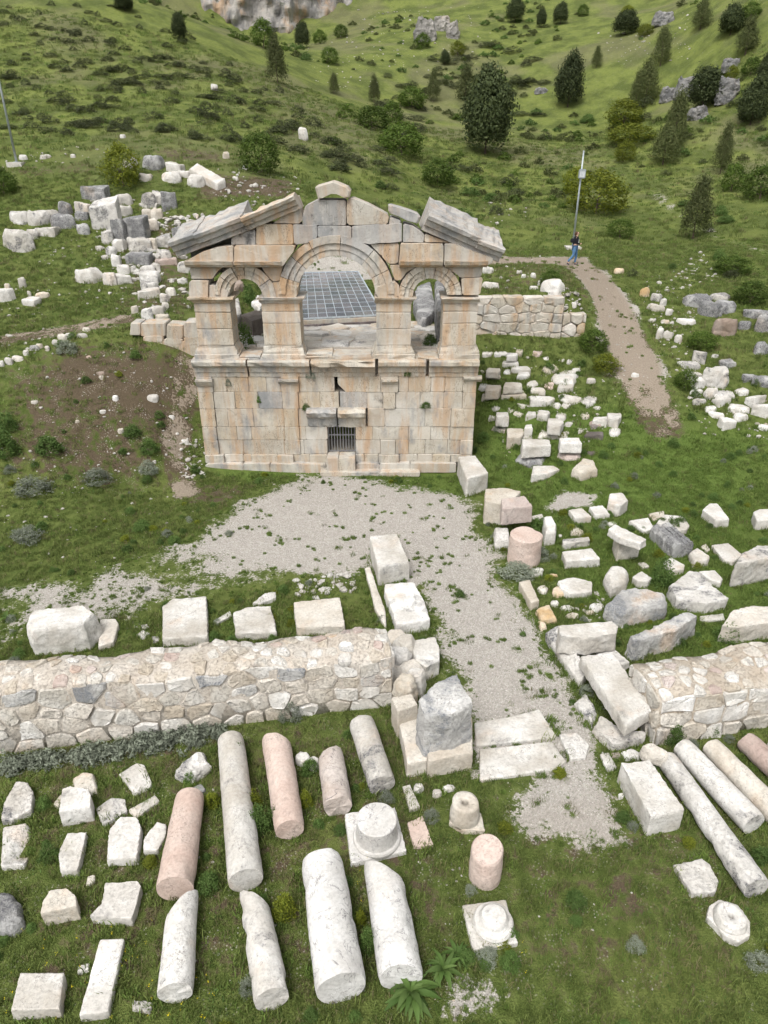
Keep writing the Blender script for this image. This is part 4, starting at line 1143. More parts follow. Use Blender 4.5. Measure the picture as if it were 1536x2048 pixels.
E2 = [
 [(1115,335,1250,400,'grey',1),(1250,328,1350,368,'worn',1),(1165,362,1275,447,'grey',1),(1265,368,1395,432,'grey',1)],
 [(1065,455,1150,490,'white',1),(1258,455,1370,550,'brown',1),(1385,468,1450,515,'grey',1),(1405,410,1530,460,'grey',0),(1470,440,1545,530,'grey',1)],
 [(1145,622,1208,690,'worn',0),(1070,675,1180,720,'worn',1),(1305,668,1378,715,'grey',0),(1480,580,1545,645,'grey',1),(1250,640,1290,660,'worn',1)],
 [(1118,730,1190,775,'white',0),(1150,765,1220,825,'white',0),(1205,708,1325,822,'worn',1),(1410,735,1470,785,'grey',0),(1450,755,1545,810,'grey',0)],
 [(1145,820,1215,855,'white',1),(1215,810,1295,870,'white',1),(1150,865,1215,905,'worn',1),(1280,828,1400,880,'worn',1),(1375,815,1442,855,'white',1),(1275,858,1355,905,'white',0),(1450,845,1530,910,'white',0)],
 [(1220,905,1290,940,'white',1),(1225,935,1300,972,'white',1),(1340,900,1440,950,'white',1),(1370,940,1440,990,'white',1),(1300,960,1375,1030,'white',0),(1450,890,1530,965,'white',0),(1490,1000,1545,1036,'white',1)],
]
field('E', E2, 'on the slope beyond', 'the gravel path', 'block', 'stones tipped on the slope beyond the path', True)
E3 = [[(880,300,930,345,'ochre',1),(935,325,990,370,'worn',1),(985,355,1022,395,'worn',1),(750,198,800,228,'ochre',1)], [(910,380,990,420,'white',1),(1015,405,1052,440,'white',1),(925,455,955,478,'white',1),(980,460,1020,485,'cream',1)], [(965,505,1005,560,'white',1),(1000,520,1050,560,'white',1),(1050,540,1086,582,'white',1),(832,735,870,760,'white',1),(605,762,650,795,'white',1)]]
field('E', E3, 'along the gravel path', 'the path', 'stone', 'small stones lining the gravel path', True)
# --- ruins uphill beyond the earth bank
D1 = [
 [(545,120,700,205,'grey',0),(755,170,865,235,'worn',1),(655,195,722,240,'grey',1),(940,165,1030,255,'worn',1),(990,155,1075,235,'worn',1),(1082,150,1170,265,'grey',0)],
 [(390,220,470,305,'grey',1),(485,215,590,290,'worn',0),(612,215,790,400,'worn',0),(780,240,880,305,'worn',1),(945,262,1010,330,'cream',1),(1005,258,1080,330,'cream',1),(950,325,1030,395,'cream',1)],
 [(28,280,165,355,'worn',1),(188,275,320,370,'worn',1),(312,270,400,335,'worn',1),(328,305,480,390,'grey',1),(500,275,580,335,'grey',0),(735,345,830,470,'grey',0),(812,300,960,460,'grey',0),(1125,380,1195,460,'grey',0),(1045,435,1145,510,'worn',1)],
 [(0,405,205,540,'worn',1),(170,400,245,460,'worn',1),(225,378,365,440,'white',0),(490,360,578,425,'grey',1),(680,405,755,485,'worn',1),(740,465,820,540,'worn',0),(815,455,990,540,'worn',1),(980,455,1032,530,'cream',0),(1020,525,1115,590,'worn',1)],
 [(705,510,770,565,'worn',1),(740,565,800,640,'worn',0),(832,535,990,630,'grey',0),(770,630,850,690,'white',1),(850,635,895,685,'worn',1),(920,632,1015,675,'worn',1),(1030,580,1165,630,'pinkgrey',0),(1035,630,1062,670,'white',0),(1165,610,1250,680,'worn',1)],
 [(478,655,655,750,'white',1),(650,683,748,760,'worn',1),(785,685,878,755,'white',0),(875,668,1025,755,'worn',1),(935,735,1045,800,'worn',1),(925,775,1060,850,'white',0),(1180,715,1240,755,'worn',1)],
 [(1075,780,1150,830,'cream',1),(1055,815,1115,880,'worn',1),(1060,875,1110,925,'white',1),(875,895,920,945,'cream',1),(1000,890,1092,955,'worn',1),(920,915,1005,1000,'worn',1),(1030,950,1120,995,'cream',1)],
]
field('D', D1, 'below the lamp post', 'the picture edge', 'block', 'tumbled ruins uphill of the earth bank', True)
D2 = [[(15,750,60,790,'cream',1),(130,715,175,780,'worn',1),(180,800,206,835,'white',1)], [(-20,785,95,870,'white',1),(140,845,240,900,'white',0),(245,810,330,850,'ochre',1)]]
field('D', D2, 'above the bank', 'the picture edge', 'stone', 'stones by the upper footpath', True)
D3 = [(0,1255,30,1300),(15,1240,75,1285),(75,1225,145,1265),(150,1190,190,1228),(185,1155,245,1195),(235,1145,280,1180),(285,1162,320,1195),(330,1120,390,1160),(370,1085,430,1125),(430,1075,480,1115),(495,1078,568,1110),(530,1038,585,1068)]
for i, r in enumerate(D3):
    o = uprock('D', *r, ['white', 'worn', 'cream'][i % 3], 1, name='edging_stone')
    tag(o, f'{ORD[i]} {TONE[["white", "worn", "cream"][i % 3]]} stone from the picture edge in the edging row atop the bank', 'edging stone', 'edging stones on top of the bank')
D4 = [(570,1225,602,1245,'pinkgrey','pinkish chip below the edging row on the bank'),(640,1328,692,1358,'brown','reddish brown shard on the brown bank'),(640,1355,680,1382,'cream','cream pebble under the reddish shard'),(745,1485,785,1528,'white','white stone midway down the brown bank'),(985,1480,1055,1538,'white','notched white stone beside the worn track'),(660,1580,702,1612,'white','white stone alone low on the bank'),(785,1700,825,1742,'cream','cream stone low on the bank above a green tuft'),(1100,1615,1145,1640,'white','flat white chip by the worn track'),(205,1520,250,1546,'white','flat white chip high on the weedy bank'),(1195,1775,1245,1812,'white','white stone beside the facade foot track'),(500,1650,530,1672,'cream','tiny cream stone in the weedy bank')]
for x0, y0, x1, y1, m_, lb in D4:
    tag(uprock('D', x0, y0, x1, y1, m_, 1, name='stone_fragment'), lb, 'stone fragment')
A1 = [(500,635,550,672,'worn',1,'weathered stone behind the yellow-green bush'),(580,632,655,682,'grey',1,'dark grey boulder uphill of the white slab pile'),(655,655,725,690,'white',0,'white slab between dark boulder and the long tilted slab'),(625,690,710,728,'white',1,'white rough stone below the dark grey boulder'),(720,685,765,712,'white',1,'small white stone beside the long tilted slab'),(735,708,805,750,'worn',1,'weathered rounded stone under the long tilted slab'),(565,698,620,725,'cream',1,'cream stone at the foot of the yellow-green bush'),(1190,517,1226,560,'white',1,'lone white boulder on the shrubby hillside'),(845,340,870,362,'white',1,'small white stone high on the shrubby hillside'),(480,540,502,553,'white',1,'small white stone on the grass terrace by the bush'),(165,620,205,636,'white',1,'white stone pair near the lamp post foot'),(78,622,108,640,'white',1,'white stone beside the lamp post foot'),(280,618,300,632,'white',1,'pale stone on the terrace between lamp post and bush'),(925,706,950,722,'white',1,'white stone on the brown dirt slope'),(965,665,990,678,'white',1,'white chip at the top of the dirt slope'),(895,610,920,636,'cream',1,'cream stones by the round green bush')]
for x0, y0, x1, y1, m_, st, lb in A1:
    tag(uprock('A', x0, y0, x1, y1, m_, st, name='boulder'), lb, 'boulder')
sl_a, sl_b = PG(388, 350), PG(444, 378)
sl_u = (sl_b - sl_a).normalized(); sl_w = Vector((-sl_u.y, sl_u.x, 0)).normalized() * .3
tag(prism_rock('limestone_block', [sl_a - sl_w + Vector((0, 0, .35)), sl_b - sl_w + Vector((0, 0, .3)), sl_b + sl_w + Vector((0, 0, .55)), sl_a + sl_w + Vector((0, 0, .65))], sl_b.z - .05, M['white'], .015, .02, 0, 1.0, res=.06, sink=.05), 'long thin white slab tilted on the slope above the facade', 'stone block')
for x0, y0, x1, y1, lb, m_ in ((62,190,115,226,'pale stone at the top of the polygonal wall beside the facade','white'),(60,268,145,302,'flat pale slab on the mound above the polygonal wall','white'),(360,262,466,335,'big white block atop the end of the polygonal wall','white'),(380,330,460,395,'grey-white block under the big one at the wall end','worn'),(350,258,388,290,'rounded grey stone behind the big block at the wall end','worn'),(240,208,268,228,'small white stone on the mound above the polygonal wall','white'),(308,222,336,246,'small pale stone on the mound near the bush','white'),(268,228,292,248,'small white chip on the mound above the wall','white'),(305,288,350,308,'flat white chip near the wall-end block','white'),(510,365,550,402,'white stone beside the end of the polygonal wall','white')):
    tag(uprock('E', x0, y0, x1, y1, m_, 1, name='boulder'), lb, 'boulder')

# ------------------------------------------------------------------ columns
def column(c, far, near, hwf, hwn, mat, label, obl=(0, 0), broken=(0, 0), name='fallen_column', seed=None, sink=.1):
    """lying shaft; obl: slant of the far / near break, broken: raggedness"""
    pf, pn = cc(c, far), cc(c, near); k = CR[c][2]
    zf = h1(*PZ(*pf, .3)[:2]); zn = h1(*PZ(*pn, .3)[:2])
    rf = hwf * k * depth_of(PZ(*pf, zf + .3)) / FPX; rn = hwn * k * depth_of(PZ(*pn, zn + .3)) / FPX
    A = PZ(*pf, zf + rf * (1 - sink)); B = PZ(*pn, zn + rn * (1 - sink))
    d = (B - A); L = d.length; d.normalize()
    u = d.cross(Vector((0, 0, 1))).normalized(); w = u.cross(d).normalized()   # u: right, w: up
    RINGS.append([tuple((A + u * rf * 1.02)[:2]), tuple((B + u * rn * 1.02)[:2]), tuple((B - u * rn * 1.02)[:2]), tuple((A - u * rf * 1.02)[:2])])
    n, m = 44, max(10, int(L / .06))
    seed = random.randrange(999)
    base = Vector(((A.x + B.x) / 2, (A.y + B.y) / 2, min(zf, zn)))
    V, ring = [], []
    ph = np.arange(n) / n * 2 * math.pi
    rag_f = fbm(np.stack([np.cos(ph) * 1.6, np.sin(ph) * 1.6, ph * 0 + seed], 1), 3, seed) * broken[0]
    rag_n = fbm(np.stack([np.cos(ph) * 1.6, np.sin(ph) * 1.6, ph * 0 - seed], 1), 3, seed + 3) * broken[1]
    P = []
    for i in range(m + 1):
        t = i / m
        r = rf + (rn - rf) * t
        for j in range(n):
            ca, sa = math.cos(ph[j]), math.sin(ph[j])
            s0 = obl[0] * ca * r + rag_f[j] * rf; s1 = L - obl[1] * ca * r + rag_n[j] * rn
            s = s0 + (s1 - s0) * t
            rr = r * (.955 if i in (0, m) else .99 if i in (1, m - 1) else 1)
            P.append(A + d * s + (u * ca + w * sa) * rr)
    P = np.array([tuple(p) for p in P])
    ax = np.array([tuple(A + d * (L * (k_ // n) / m)) for k_ in range(len(P))])
    nrm = (P - ax); nrm /= np.linalg.norm(nrm, axis=1)[:, None]
    dd = fbm(P * 2.2 + seed, 3, seed) * .016 + fbm(P * 9 + seed, 2, seed + 2) * .009 - np.maximum(0, fbm(P * 2.3 + seed, 2, seed + 5) - .34) * .14
    P = P + nrm * dd[:, None]
    V = P.tolist()
    F = [(i * n + j, i * n + (j + 1) % n, (i + 1) * n + (j + 1) % n, (i + 1) * n + j) for i in range(m) for j in range(n)]
    # end faces: two inner rings and a centre
    for e, off in ((0, 0), (1, m * n)):
        rings = [[off + j for j in range(n)]]
        cen = P[off:off + n].mean(0)
        for f in (.66, .33):
            r_ = []
            for j in range(n):
                q = cen + (P[off + j] - cen) * f + np.array(tuple(d)) * (random.gauss(0, .002 + .012 * broken[e]))
                V.append(q.tolist()); r_.append(len(V) - 1)
            rings.append(r_)
        V.append(cen.tolist()); ci = len(V) - 1
        for a, b in zip(rings, rings[1:]):
            for j in range(n): F.append((a[j], b[j], b[(j + 1) % n], a[(j + 1) % n]))
        for j in range(n): F.append((rings[-1][j], ci, rings[-1][(j + 1) % n]))
    bm = bmesh.new(); vs = [bm.verts.new(v) for v in V]
    for f in F: bm.faces.new([vs[i] for i in f])
    bmesh.ops.recalc_face_normals(bm, faces=bm.faces[:])
    o = bm_obj(name, bm, M[mat], None, base, True)
    o.data.set_sharp_from_angle(angle=math.radians(40))
    tag(o, label, 'column', 'fallen column shafts'); o['kind'] = 'thing'
    return o
column('I', (1040,478), (960,982), 78, 104, 'pink', 'smooth pink column shaft lying in the grass below the speckled boulder')
column('I', (1265,165), (1348,935), 72, 98, 'shaft', 'longest slim white column shaft beside the pink ones')
column('I', (1000,1075), (960,1555), 84, 98, 'shaft', 'white column with a pointed broken top beyond the foot of the pink one', obl=(.9, 0), broken=(.25, .1))
column('J', (278,1030), (370,1535), 70, 96, 'shaft', 'white column with a slanted broken top beside the yellow-green spurge', obl=(-.8, .0), broken=(.2, .08))
column('J', (392,220), (460,668), 72, 77, 'pink', 'pale pink column with chipped top between white shaft and dark-veined one', obl=(-.4, 0), broken=(.15, .1))
column('J', (668,285), (708,545), 66, 74, 'marble_dark', 'short dark-veined pinkish column stump with rough ends', obl=(.3, 0), broken=(.3, .2))
column('J', (828,122), (935,440), 66, 70, 'worn', 'weathered column with a blackened upper half near the gate stone', broken=(.2, .25))
column('J', (622,825), (725,1475), 104, 132, 'marble', 'thickest white veined marble column in the front of the grass', broken=(.12, .06))
column('J', (945,905), (1030,1425), 98, 114, 'marble', 'white veined marble column with a slanting broken top beside the thickest one', obl=(-.75, .1), broken=(.12, .12))
column('K', (1045,165), (1480,790), 50, 70, 'worn', 'thin long speckled black and white column', broken=(.1, .08))
column('K', (1122,108), (1468,480), 52, 66, 'shaft', 'white column next to the thin speckled one', broken=(.1, .1))
column('K', (1262,108), (1590,440), 52, 64, 'cream', 'cream column between the white and the pink shaft by the wall', broken=(.1, .1))
column('K', (1432,80), (1700,330), 54, 62, 'pinkgrey', 'pinkish column by the wall cut by the picture edge', broken=(.2, .1))
column('K', (1560,85), (1760,260), 40, 50, 'white', 'white column end just showing at the picture edge by the wall', broken=(.1, .1))

# upright drums and moulded bases
def lathe(prof, n=40, jit=.006, seed=0):
    """prof [(r,z)] from below; returns verts, faces in local coordinates"""
    V, F = [], []
    for i, (r, z) in enumerate(prof):
        for j in range(n):
            a = 2 * math.pi * j / n
            V.append([r * math.cos(a), r * math.sin(a), z])
    V = np.array(V)
    nn = fbm(V * 3.1 + seed, 3, seed) * jit * 2 - np.maximum(0, fbm(V * 2.3 + seed, 2, seed + 4) - .35) * jit * 12
    rr = np.linalg.norm(V[:, :2], axis=1, keepdims=True)
    V[:, :2] += V[:, :2] / np.maximum(rr, .05) * nn[:, None]
    V[:, 2] += fbm(V * 2.7 + seed + 9, 2, seed + 7) * jit * 1.5
    for i in range(len(prof) - 1):
        for j in range(n): F.append((i * n + j, i * n + (j + 1) % n, (i + 1) * n + (j + 1) % n, (i + 1) * n + j))
    F.append(tuple(range(n))[::-1]); F.append(tuple((len(prof) - 1) * n + j for j in range(n)))
    return V.tolist(), F
def dense(prof, step=.04):
    out = [prof[0]]
    for a, b in zip(prof, prof[1:]):
        k = max(1, int(math.hypot(b[0] - a[0], b[1] - a[1]) / step))
        for i in range(1, k + 1): out.append((a[0] + (b[0] - a[0]) * i / k, a[1] + (b[1] - a[1]) * i / k))
    return out
def drum(c, top, bot, hw, mat, label, tilt=(0, 0), name='column_drum', jit=.012):
    """standing drum: picture centre of the top ellipse, lowest front point, half width"""
    k = CR[c][2]; b = cc(c, bot); G = PG(*b); t = cc(c, top)
    r = hw * k * depth_of(G) / FPX
    G = G + Vector((0, r, 0))
    zt = PY(t[0], t[1], G.y).z; H = zt - G.z
    xx = PY(t[0], t[1], G.y).x
    V, F = lathe(dense([(.05, -.08), (r * .97, -.08), (r, .1), (r * .985, H * .5), (r * .97, H - .03), (r * .9, H), (r * .5, H + .005), (.03, H)]), 44, jit, random.randrange(99))
    V = [(v[0], v[1], v[2] + (v[0] * tilt[0] + v[1] * tilt[1]) * max(0, v[2]) / H) for v in V]
    o = mesh_obj(name, [Vector(v) + Vector((xx, G.y, G.z)) for v in V], F, M[mat], None, Vector((xx, G.y, G.z)), True)
    o.data.set_sharp_from_angle(angle=math.radians(38))
    return tag(o, label, 'column drum')
drum('G', (1033,492), (1010,700), 98, 'pink', 'upright pink column drum beside the gravel walk', jit=.018)
drum('K', (180,598), (165,802), 80, 'pink', 'small pink drum standing in the grass between two bases', tilt=(.12, .25))
def base_on_plinth(c, quad, bi, bot, cx, r_px, prof, mat, label, chip=.02):
    tp = [cc(c, p) for p in quad]; b = cc(c, bot)
    G = PG(*b); zt = max(PY(tp[bi][0], tp[bi][1], G.y).z, G.z + .1)
    T = [PZ(p[0], p[1], zt) for p in tp]
    root = empty('moulded_pedestal', sum(T, Vector()) / 4); root.location.z = G.z
    pl = prism_rock('plinth', T, G.z, M[mat], .008, chip, 0, 1.01, parent=root)
    k = CR[c][2]; q = cc(c, cx); C0 = PZ(q[0], q[1], zt)
    R = r_px * k * depth_of(C0) / FPX
    V, F = lathe(dense([(r * R, z * R) for r, z in prof]), 48, .008, random.randrange(99))
    o = mesh_obj('moulded_drum', [Vector(v) + C0 for v in V], F, M[mat], root, C0, True)
    o.data.set_sharp_from_angle(angle=math.radians(35))
    tag(root, label, 'column base')
base_on_plinth('J', [(740,578),(1000,545),(1058,772),(772,838)], 3, (775,855), (905,702), 122, [(1.0, -.05), (1.02, .08), (.98, .16), (.9, .2), (.88, .27), (.86, .4), (.84, .9), (.84, 1.08), (.8, 1.12), (.4, 1.12), (.02, 1.12)], 'marble', 'white column base with a tall drum on a cracked square plinth')
base_on_plinth('K', [(57,868),(270,838),(330,1052),(112,1085)], 3, (112,1100), (208,958), 92, [(1.05, -.05), (1.08, .1), (1.0, .26), (.84, .32), (.74, .42), (.70, .62), (.62, .72), (.3, .78), (.02, .74)], 'white', 'white square column base with a round worn torus in the grass', chip=.03)
# holed bases
def holed(c, quad_or_poly, bi, bot, ctr, rad, hole, mat, label):
    tp = [cc(c, p) for p in quad_or_poly]; b = cc(c, bot); G = PG(*b)
    zt = max(PY(tp[bi][0], tp[bi][1], G.y).z, G.z + .1)
    T = [PZ(p[0], p[1], zt) for p in tp]
    root = empty('moulded_pedestal', sum(T, Vector()) / len(T)); root.location.z = G.z
    prism_rock('plinth', T, G.z, M[mat], .03, .05, 0, 1.02, parent=root)
    k = CR[c][2]; q = cc(c, ctr); C0 = PZ(q[0], q[1], zt); R = rad * k * depth_of(C0) / FPX
    h = hole
    V, F = lathe(dense([(R, -.04), (R * 1.02, h * .3), (R * .96, h * .5), (R * .9, h * .7), (R * .86, h), (R * .5, h), (R * .25, h * .97), (R * .2, h * .7), (R * .19, -.3), (.01, -.3)]), 40, .018, random.randrange(99))
    o = mesh_obj('moulded_drum', [Vector(v) + C0 for v in V], F, M[mat], root, C0, True)
    tag(root, label, 'column base')
holed('K', [(-5,470),(-2,420),(60,400),(150,420),(172,510),(60,505)], 5, (60,525), (68,442), 74, .38, 'cream', 'cream column base with a dowel hole and broken plinth corner')
holed('K', [(1238,925),(1250,870),(1300,838),(1390,865),(1452,950),(1445,1015),(1395,1045),(1340,1025)], 6, (1395,1068), (1350,945), 78, .14, 'white', 'broken round white base with a dark dowel hole near the grass edge')
# moulded architrave length in the field
def moulded(c, a, b, hw, h, mat, label):
    pa, pb = cc(c, a), cc(c, b)
    A, B = PG(*pa), PG(*pb)
    k = CR[c][2]; w = hw * k * depth_of(A) / FPX
    d = (B - A); L = d.length; d.normalize(); u = d.cross(Vector((0, 0, 1))).normalized(); up = Vector((0, 0, 1))
    prof = [(-w, 0), (-w, h * .8), (-w * .8, h), (-w * .45, h), (-w * .42, h * .93), (-w * .1, h * .93), (-w * .07, h * .86), (w * .3, h * .86), (w * .33, h * .95), (w * .7, h * .95), (w, h * .7), (w, 0)]
    V, F = [], []; n = 16; m = len(prof)
    for i in range(n + 1):
        for (s, z) in prof: V.append(A + d * (L * i / n) + u * (s + random.gauss(0, .012)) + up * (z + random.gauss(0, .008) - .06))
    for i in range(n):
        for j in range(m):
            F.append((i * m + j, (i + 1) * m + j, (i + 1) * m + (j + 1) % m, i * m + (j + 1) % m))
    F.append(tuple(range(m))[::-1]); F.append(tuple(n * m + j for j in range(m)))
    bm = bmesh.new(); vs = [bm.verts.new(v) for v in V]
    for f in F: bm.faces.new([vs[i] for i in f])
    tag(bm_obj('moulded_length', bm, M[mat]), label, 'architrave')
moulded('H', (905,500), (1040,615), 60, .55, 'grey', 'grey grooved architrave length lying among the blocks')

# ------------------------------------------------------------------ masonry walls of separate stones
def clip(poly, a, b):
    """keep the part of poly nearer to a than to b"""
    mx, my = (a[0] + b[0]) / 2, (a[1] + b[1]) / 2; nx_, ny_ = b[0] - a[0], b[1] - a[1]
    out = []
    for i in range(len(poly)):
        p, q = poly[i], poly[(i + 1) % len(poly)]
        dp = (p[0] - mx) * nx_ + (p[1] - my) * ny_; dq = (q[0] - mx) * nx_ + (q[1] - my) * ny_
        if dp <= 0: out.append(p)
        if dp * dq < 0:
            t = dp / (dp - dq); out.append((p[0] + (q[0] - p[0]) * t, p[1] + (q[1] - p[1]) * t))
    return out
def cells(L, Hh, cw, ch, jit=.3, asp=1.0):
    """Voronoi cells of a jittered course layout on a L x Hh panel"""
    seeds = []
    nr = max(1, round(Hh / ch))
    for r in range(nr):
        x = random.uniform(-.5, .1) * cw
        while x < L + cw * .4:
            w = cw * random.uniform(.65, 1.45)
            seeds.append((x + w / 2, (r + .5 + random.uniform(-jit, jit) * .7) * Hh / nr)); x += w
    out = []
    for i, s in enumerate(seeds):
        poly = [(0, 0), (L, 0), (L, Hh), (0, Hh)]
        sa = (s[0], s[1] * asp)
        poly = [(p[0], p[1] * asp) for p in poly]
        for j, t in enumerate(seeds):
            if i != j and abs(t[0] - s[0]) < cw * 3.2:
                poly = clip(poly, sa, (t[0], t[1] * asp))
                if len(poly) < 3: break
        if len(poly) >= 3: out.append([(p[0], p[1] / asp) for p in poly])
    return out
def wall_stone(name, poly, fn, depth, proud, mat, parent, gap=.02, rnd=.22):
    pts = np.array(cut_poly(poly, .22, .012, .05)); c = pts.mean(0)
    r = np.linalg.norm(pts - c, axis=1).mean()
    if r < .04: return
    g = min(gap / r, .3)
    V, F = [], []; n = len(pts)
    tl = (random.gauss(0, .06), random.gauss(0, .06))
    for f, d in ((1 - g, -depth), (1 - g, proud * .1), (1 - g - rnd * .35, proud * .72), (1 - g - rnd, proud)):
        for q in pts:
            e = c + (q - c) * f
            V.append(fn(e[0], e[1], d + (random.gauss(0, .4 * min(proud, .03)) + tl[0] * (e[0] - c[0]) + tl[1] * (e[1] - c[1]) if d > 0 else 0)))
    V.append(fn(c[0], c[1], proud * random.uniform(.95, 1.12)))
    for k in range(3):
        for j in range(n):
            F.append((k * n + j, k * n + (j + 1) % n, (k + 1) * n + (j + 1) % n, (k + 1) * n + j))
    for j in range(n): F.append((3 * n + j, 3 * n + (j + 1) % n, 4 * n))
    bm = bmesh.new(); vs = [bm.verts.new(v) for v in V]
    for f in F: bm.faces.new([vs[i] for i in f])
    o = bm_obj(name, bm, mat, parent, None, True); o.data.set_sharp_from_angle(angle=math.radians(22))
    return o
def rubble_wall(label, FA, FB, zA, zB, KA, KB, extA, extB, rows, cw):
    """FA,FB front foot; zA,zB top; KA,KB back top corners"""
    d = (FB - FA); d.z = 0; d.normalize()
    L0 = (FB - FA).length
    FA2 = FA - d * extA; FB2 = FB + d * extB
    s_ = lambda q: (q - FA2).dot(d)
    nrm = Vector((d.y, -d.x, 0))
    if nrm.y > 0: nrm = -nrm
    L = (FB2 - FA2).length
    thA = abs((KA - FA).dot(nrm)); thB = abs((KB - FB).dot(nrm))
    root = empty('rubble_wall', (FA2 + FB2) / 2)
    tag(root, label, 'rubble wall'); root['kind'] = 'thing'
    zt = lambda s: zA + (zB - zA) * (s - extA) / L0
    th = lambda s: thA + (thB - thA) * (s - extA) / L0
    zg = lambda s: FA.z + (FB.z - FA.z) * (s - extA) / L0 - .05
    def top_n(s, r): return .05 * math.sin(s * 1.9 + r * 2) + .04 * math.sin(s * 4.3 - r * 3) + .12 * math.sin(math.pi * min(1, max(0, r)))
    def ff(s, t, o):      # front panel: t 0..1 up
        p = FA2 + d * s
        z = zg(s) + (zt(s) + top_n(s, 0) - zg(s)) * t
        return Vector((p.x, p.y, z)) + nrm * (o - .10 * t)
    def ft(s, r, o):      # top panel: r 0..1 from front to back
        p = FA2 + d * s - nrm * (th(s) * r + .06)
        return Vector((p.x, p.y, zt(s) + top_n(s, r) + o))
    def fb(s, t, o):
        p = FA2 + d * s - nrm * (th(s) + .0)
        z = zg(s) + (zt(s) + top_n(s, 1) - zg(s)) * t
        return Vector((p.x, p.y, z)) - nrm * o
    # mortar body
    n, V, F = int(L / .12), [], []
    ts = [('f', 0), ('f', .5), ('f', .92), ('t', .06), ('t', .2), ('t', .4), ('t', .6), ('t', .8), ('t', .97), ('b', .5), ('b', 0)]
    for i in range(n + 1):
        s = L * i / n
        for k, v in ts:
            V.append({'f': ff, 't': ft, 'b': fb}[k](s, v, -.001 + random.gauss(0, .009)))
    m = len(ts)
    for i in range(n):
        for j in range(m): F.append((i * m + j, (i + 1) * m + j, (i + 1) * m + (j + 1) % m, i * m + (j + 1) % m))
    F.append(tuple(range(m))); F.append(tuple(n * m + j for j in range(m))[::-1])
    bm = bmesh.new(); vs = [bm.verts.new(v) for v in V]
    for f in F: bm.faces.new([vs[i] for i in f])
    bm_obj('mortar_core', bm, M['mortar'], root, None, True)
    H = (zA + zB) / 2 - (FA.z + FB.z) / 2
    mats = [M['wall'], M['wall2'], M['wall'], M['wall'], M['wall2'], M['white']]
    for poly in cells(L, H, cw, H / rows, .5, 1.5):
        wall_stone('face_stone', poly, lambda s, t, o: ff(s, t / H, o), .08, random.uniform(.006, .038), random.choice(mats + [M['mottled']] * (1 if random.random() < .5 else 0)), root, random.uniform(.006, .035), random.uniform(.08, .2))
    W = (thA + thB) / 2
    for poly in cells(L, W, .30, .25, .6):
        if random.random() < .3: continue
        wall_stone('top_stone', poly, lambda s, r, o: ft(s, r / W, o), .06, random.uniform(.008, .035), random.choice([M['wall'], M['wall2'], M['wall2'], M['wall'], M['pinkgrey'], M['white']]), root, random.uniform(.01, .06), random.uniform(.15, .35))
    for poly in cells(L, H, cw * 1.3, H / 2, .3):
        wall_stone('back_stone', poly, lambda s, t, o: fb(s, t / H, o), .08, random.uniform(.03, .07), random.choice(mats), root, .03)
    for s0, sg in ((0, -1), (L, 1)):   # rough end faces
        for poly in cells(W, H, .5, H / rows, .35):
            def fe(r, t, o, s0=s0, sg=sg):
                a = ff(s0, t / H, 0); return Vector((a.x, a.y, a.z + .08 * math.sin(math.pi * r / W) * t / H)) - nrm * (r * .96) + d * (o * sg)
            wall_stone('end_stone', poly, fe, .06, random.uniform(.02, .08), random.choice(mats), root, .02, .2)
FA, FB = PG(0, 1508), PG(785, 1410)
zA = PY(0, 1398, FA.y).z; zB = PY(785, 1322, FB.y).z
rubble_wall('long rubble wall of mortared pale stones crossing below the gravel court', FA, FB, zA, zB, PZ(0, 1330, zA), PZ(785, 1258, zB), 2.5, 0, 4, .50)
FA, FB = PG(1308, 1492), PG(1536, 1452)
zA = PY(1308, 1410, FA.y).z; zB = PY(1536, 1376, FB.y).z
rubble_wall('short rubble wall of mortared pale stones behind the row of columns', FA, FB, zA, zB, PZ(1272, 1332, zA), PZ(1536, 1288, zB), 0, 3.0, 3, .55)
# rubble packing between gate pier and long wall
for i, (x, y, r) in enumerate(((265,1075,60),(330,1110,58),(300,1180,62),(350,1260,60),(290,1290,60),(240,1180,50),(330,1350,62),(390,1290,52))):
    q = cc('G', (x, y)); zt_ = random.uniform(.4, .68); p = PZ(q[0], q[1], zt_); rr = 1.35 * r * .34176 * depth_of(p) / FPX
    T = [p + Vector((math.cos(a) * rr * random.uniform(.8, 1.15), math.sin(a) * rr * random.uniform(.8, 1.1), random.gauss(0, .03))) for a in np.arange(6) * math.pi / 3]
    o = prism_rock('packing_stone', T, .05, M[['cream', 'white', 'worn'][i % 3]], .05, .05, .3)
    tag(o, f'{TONE[["cream", "white", "worn"][i % 3]]} packing stone, {ORD[i]} from the tall gate block, beside the long wall', 'rubble stone', 'rubble packing at the gate pier')

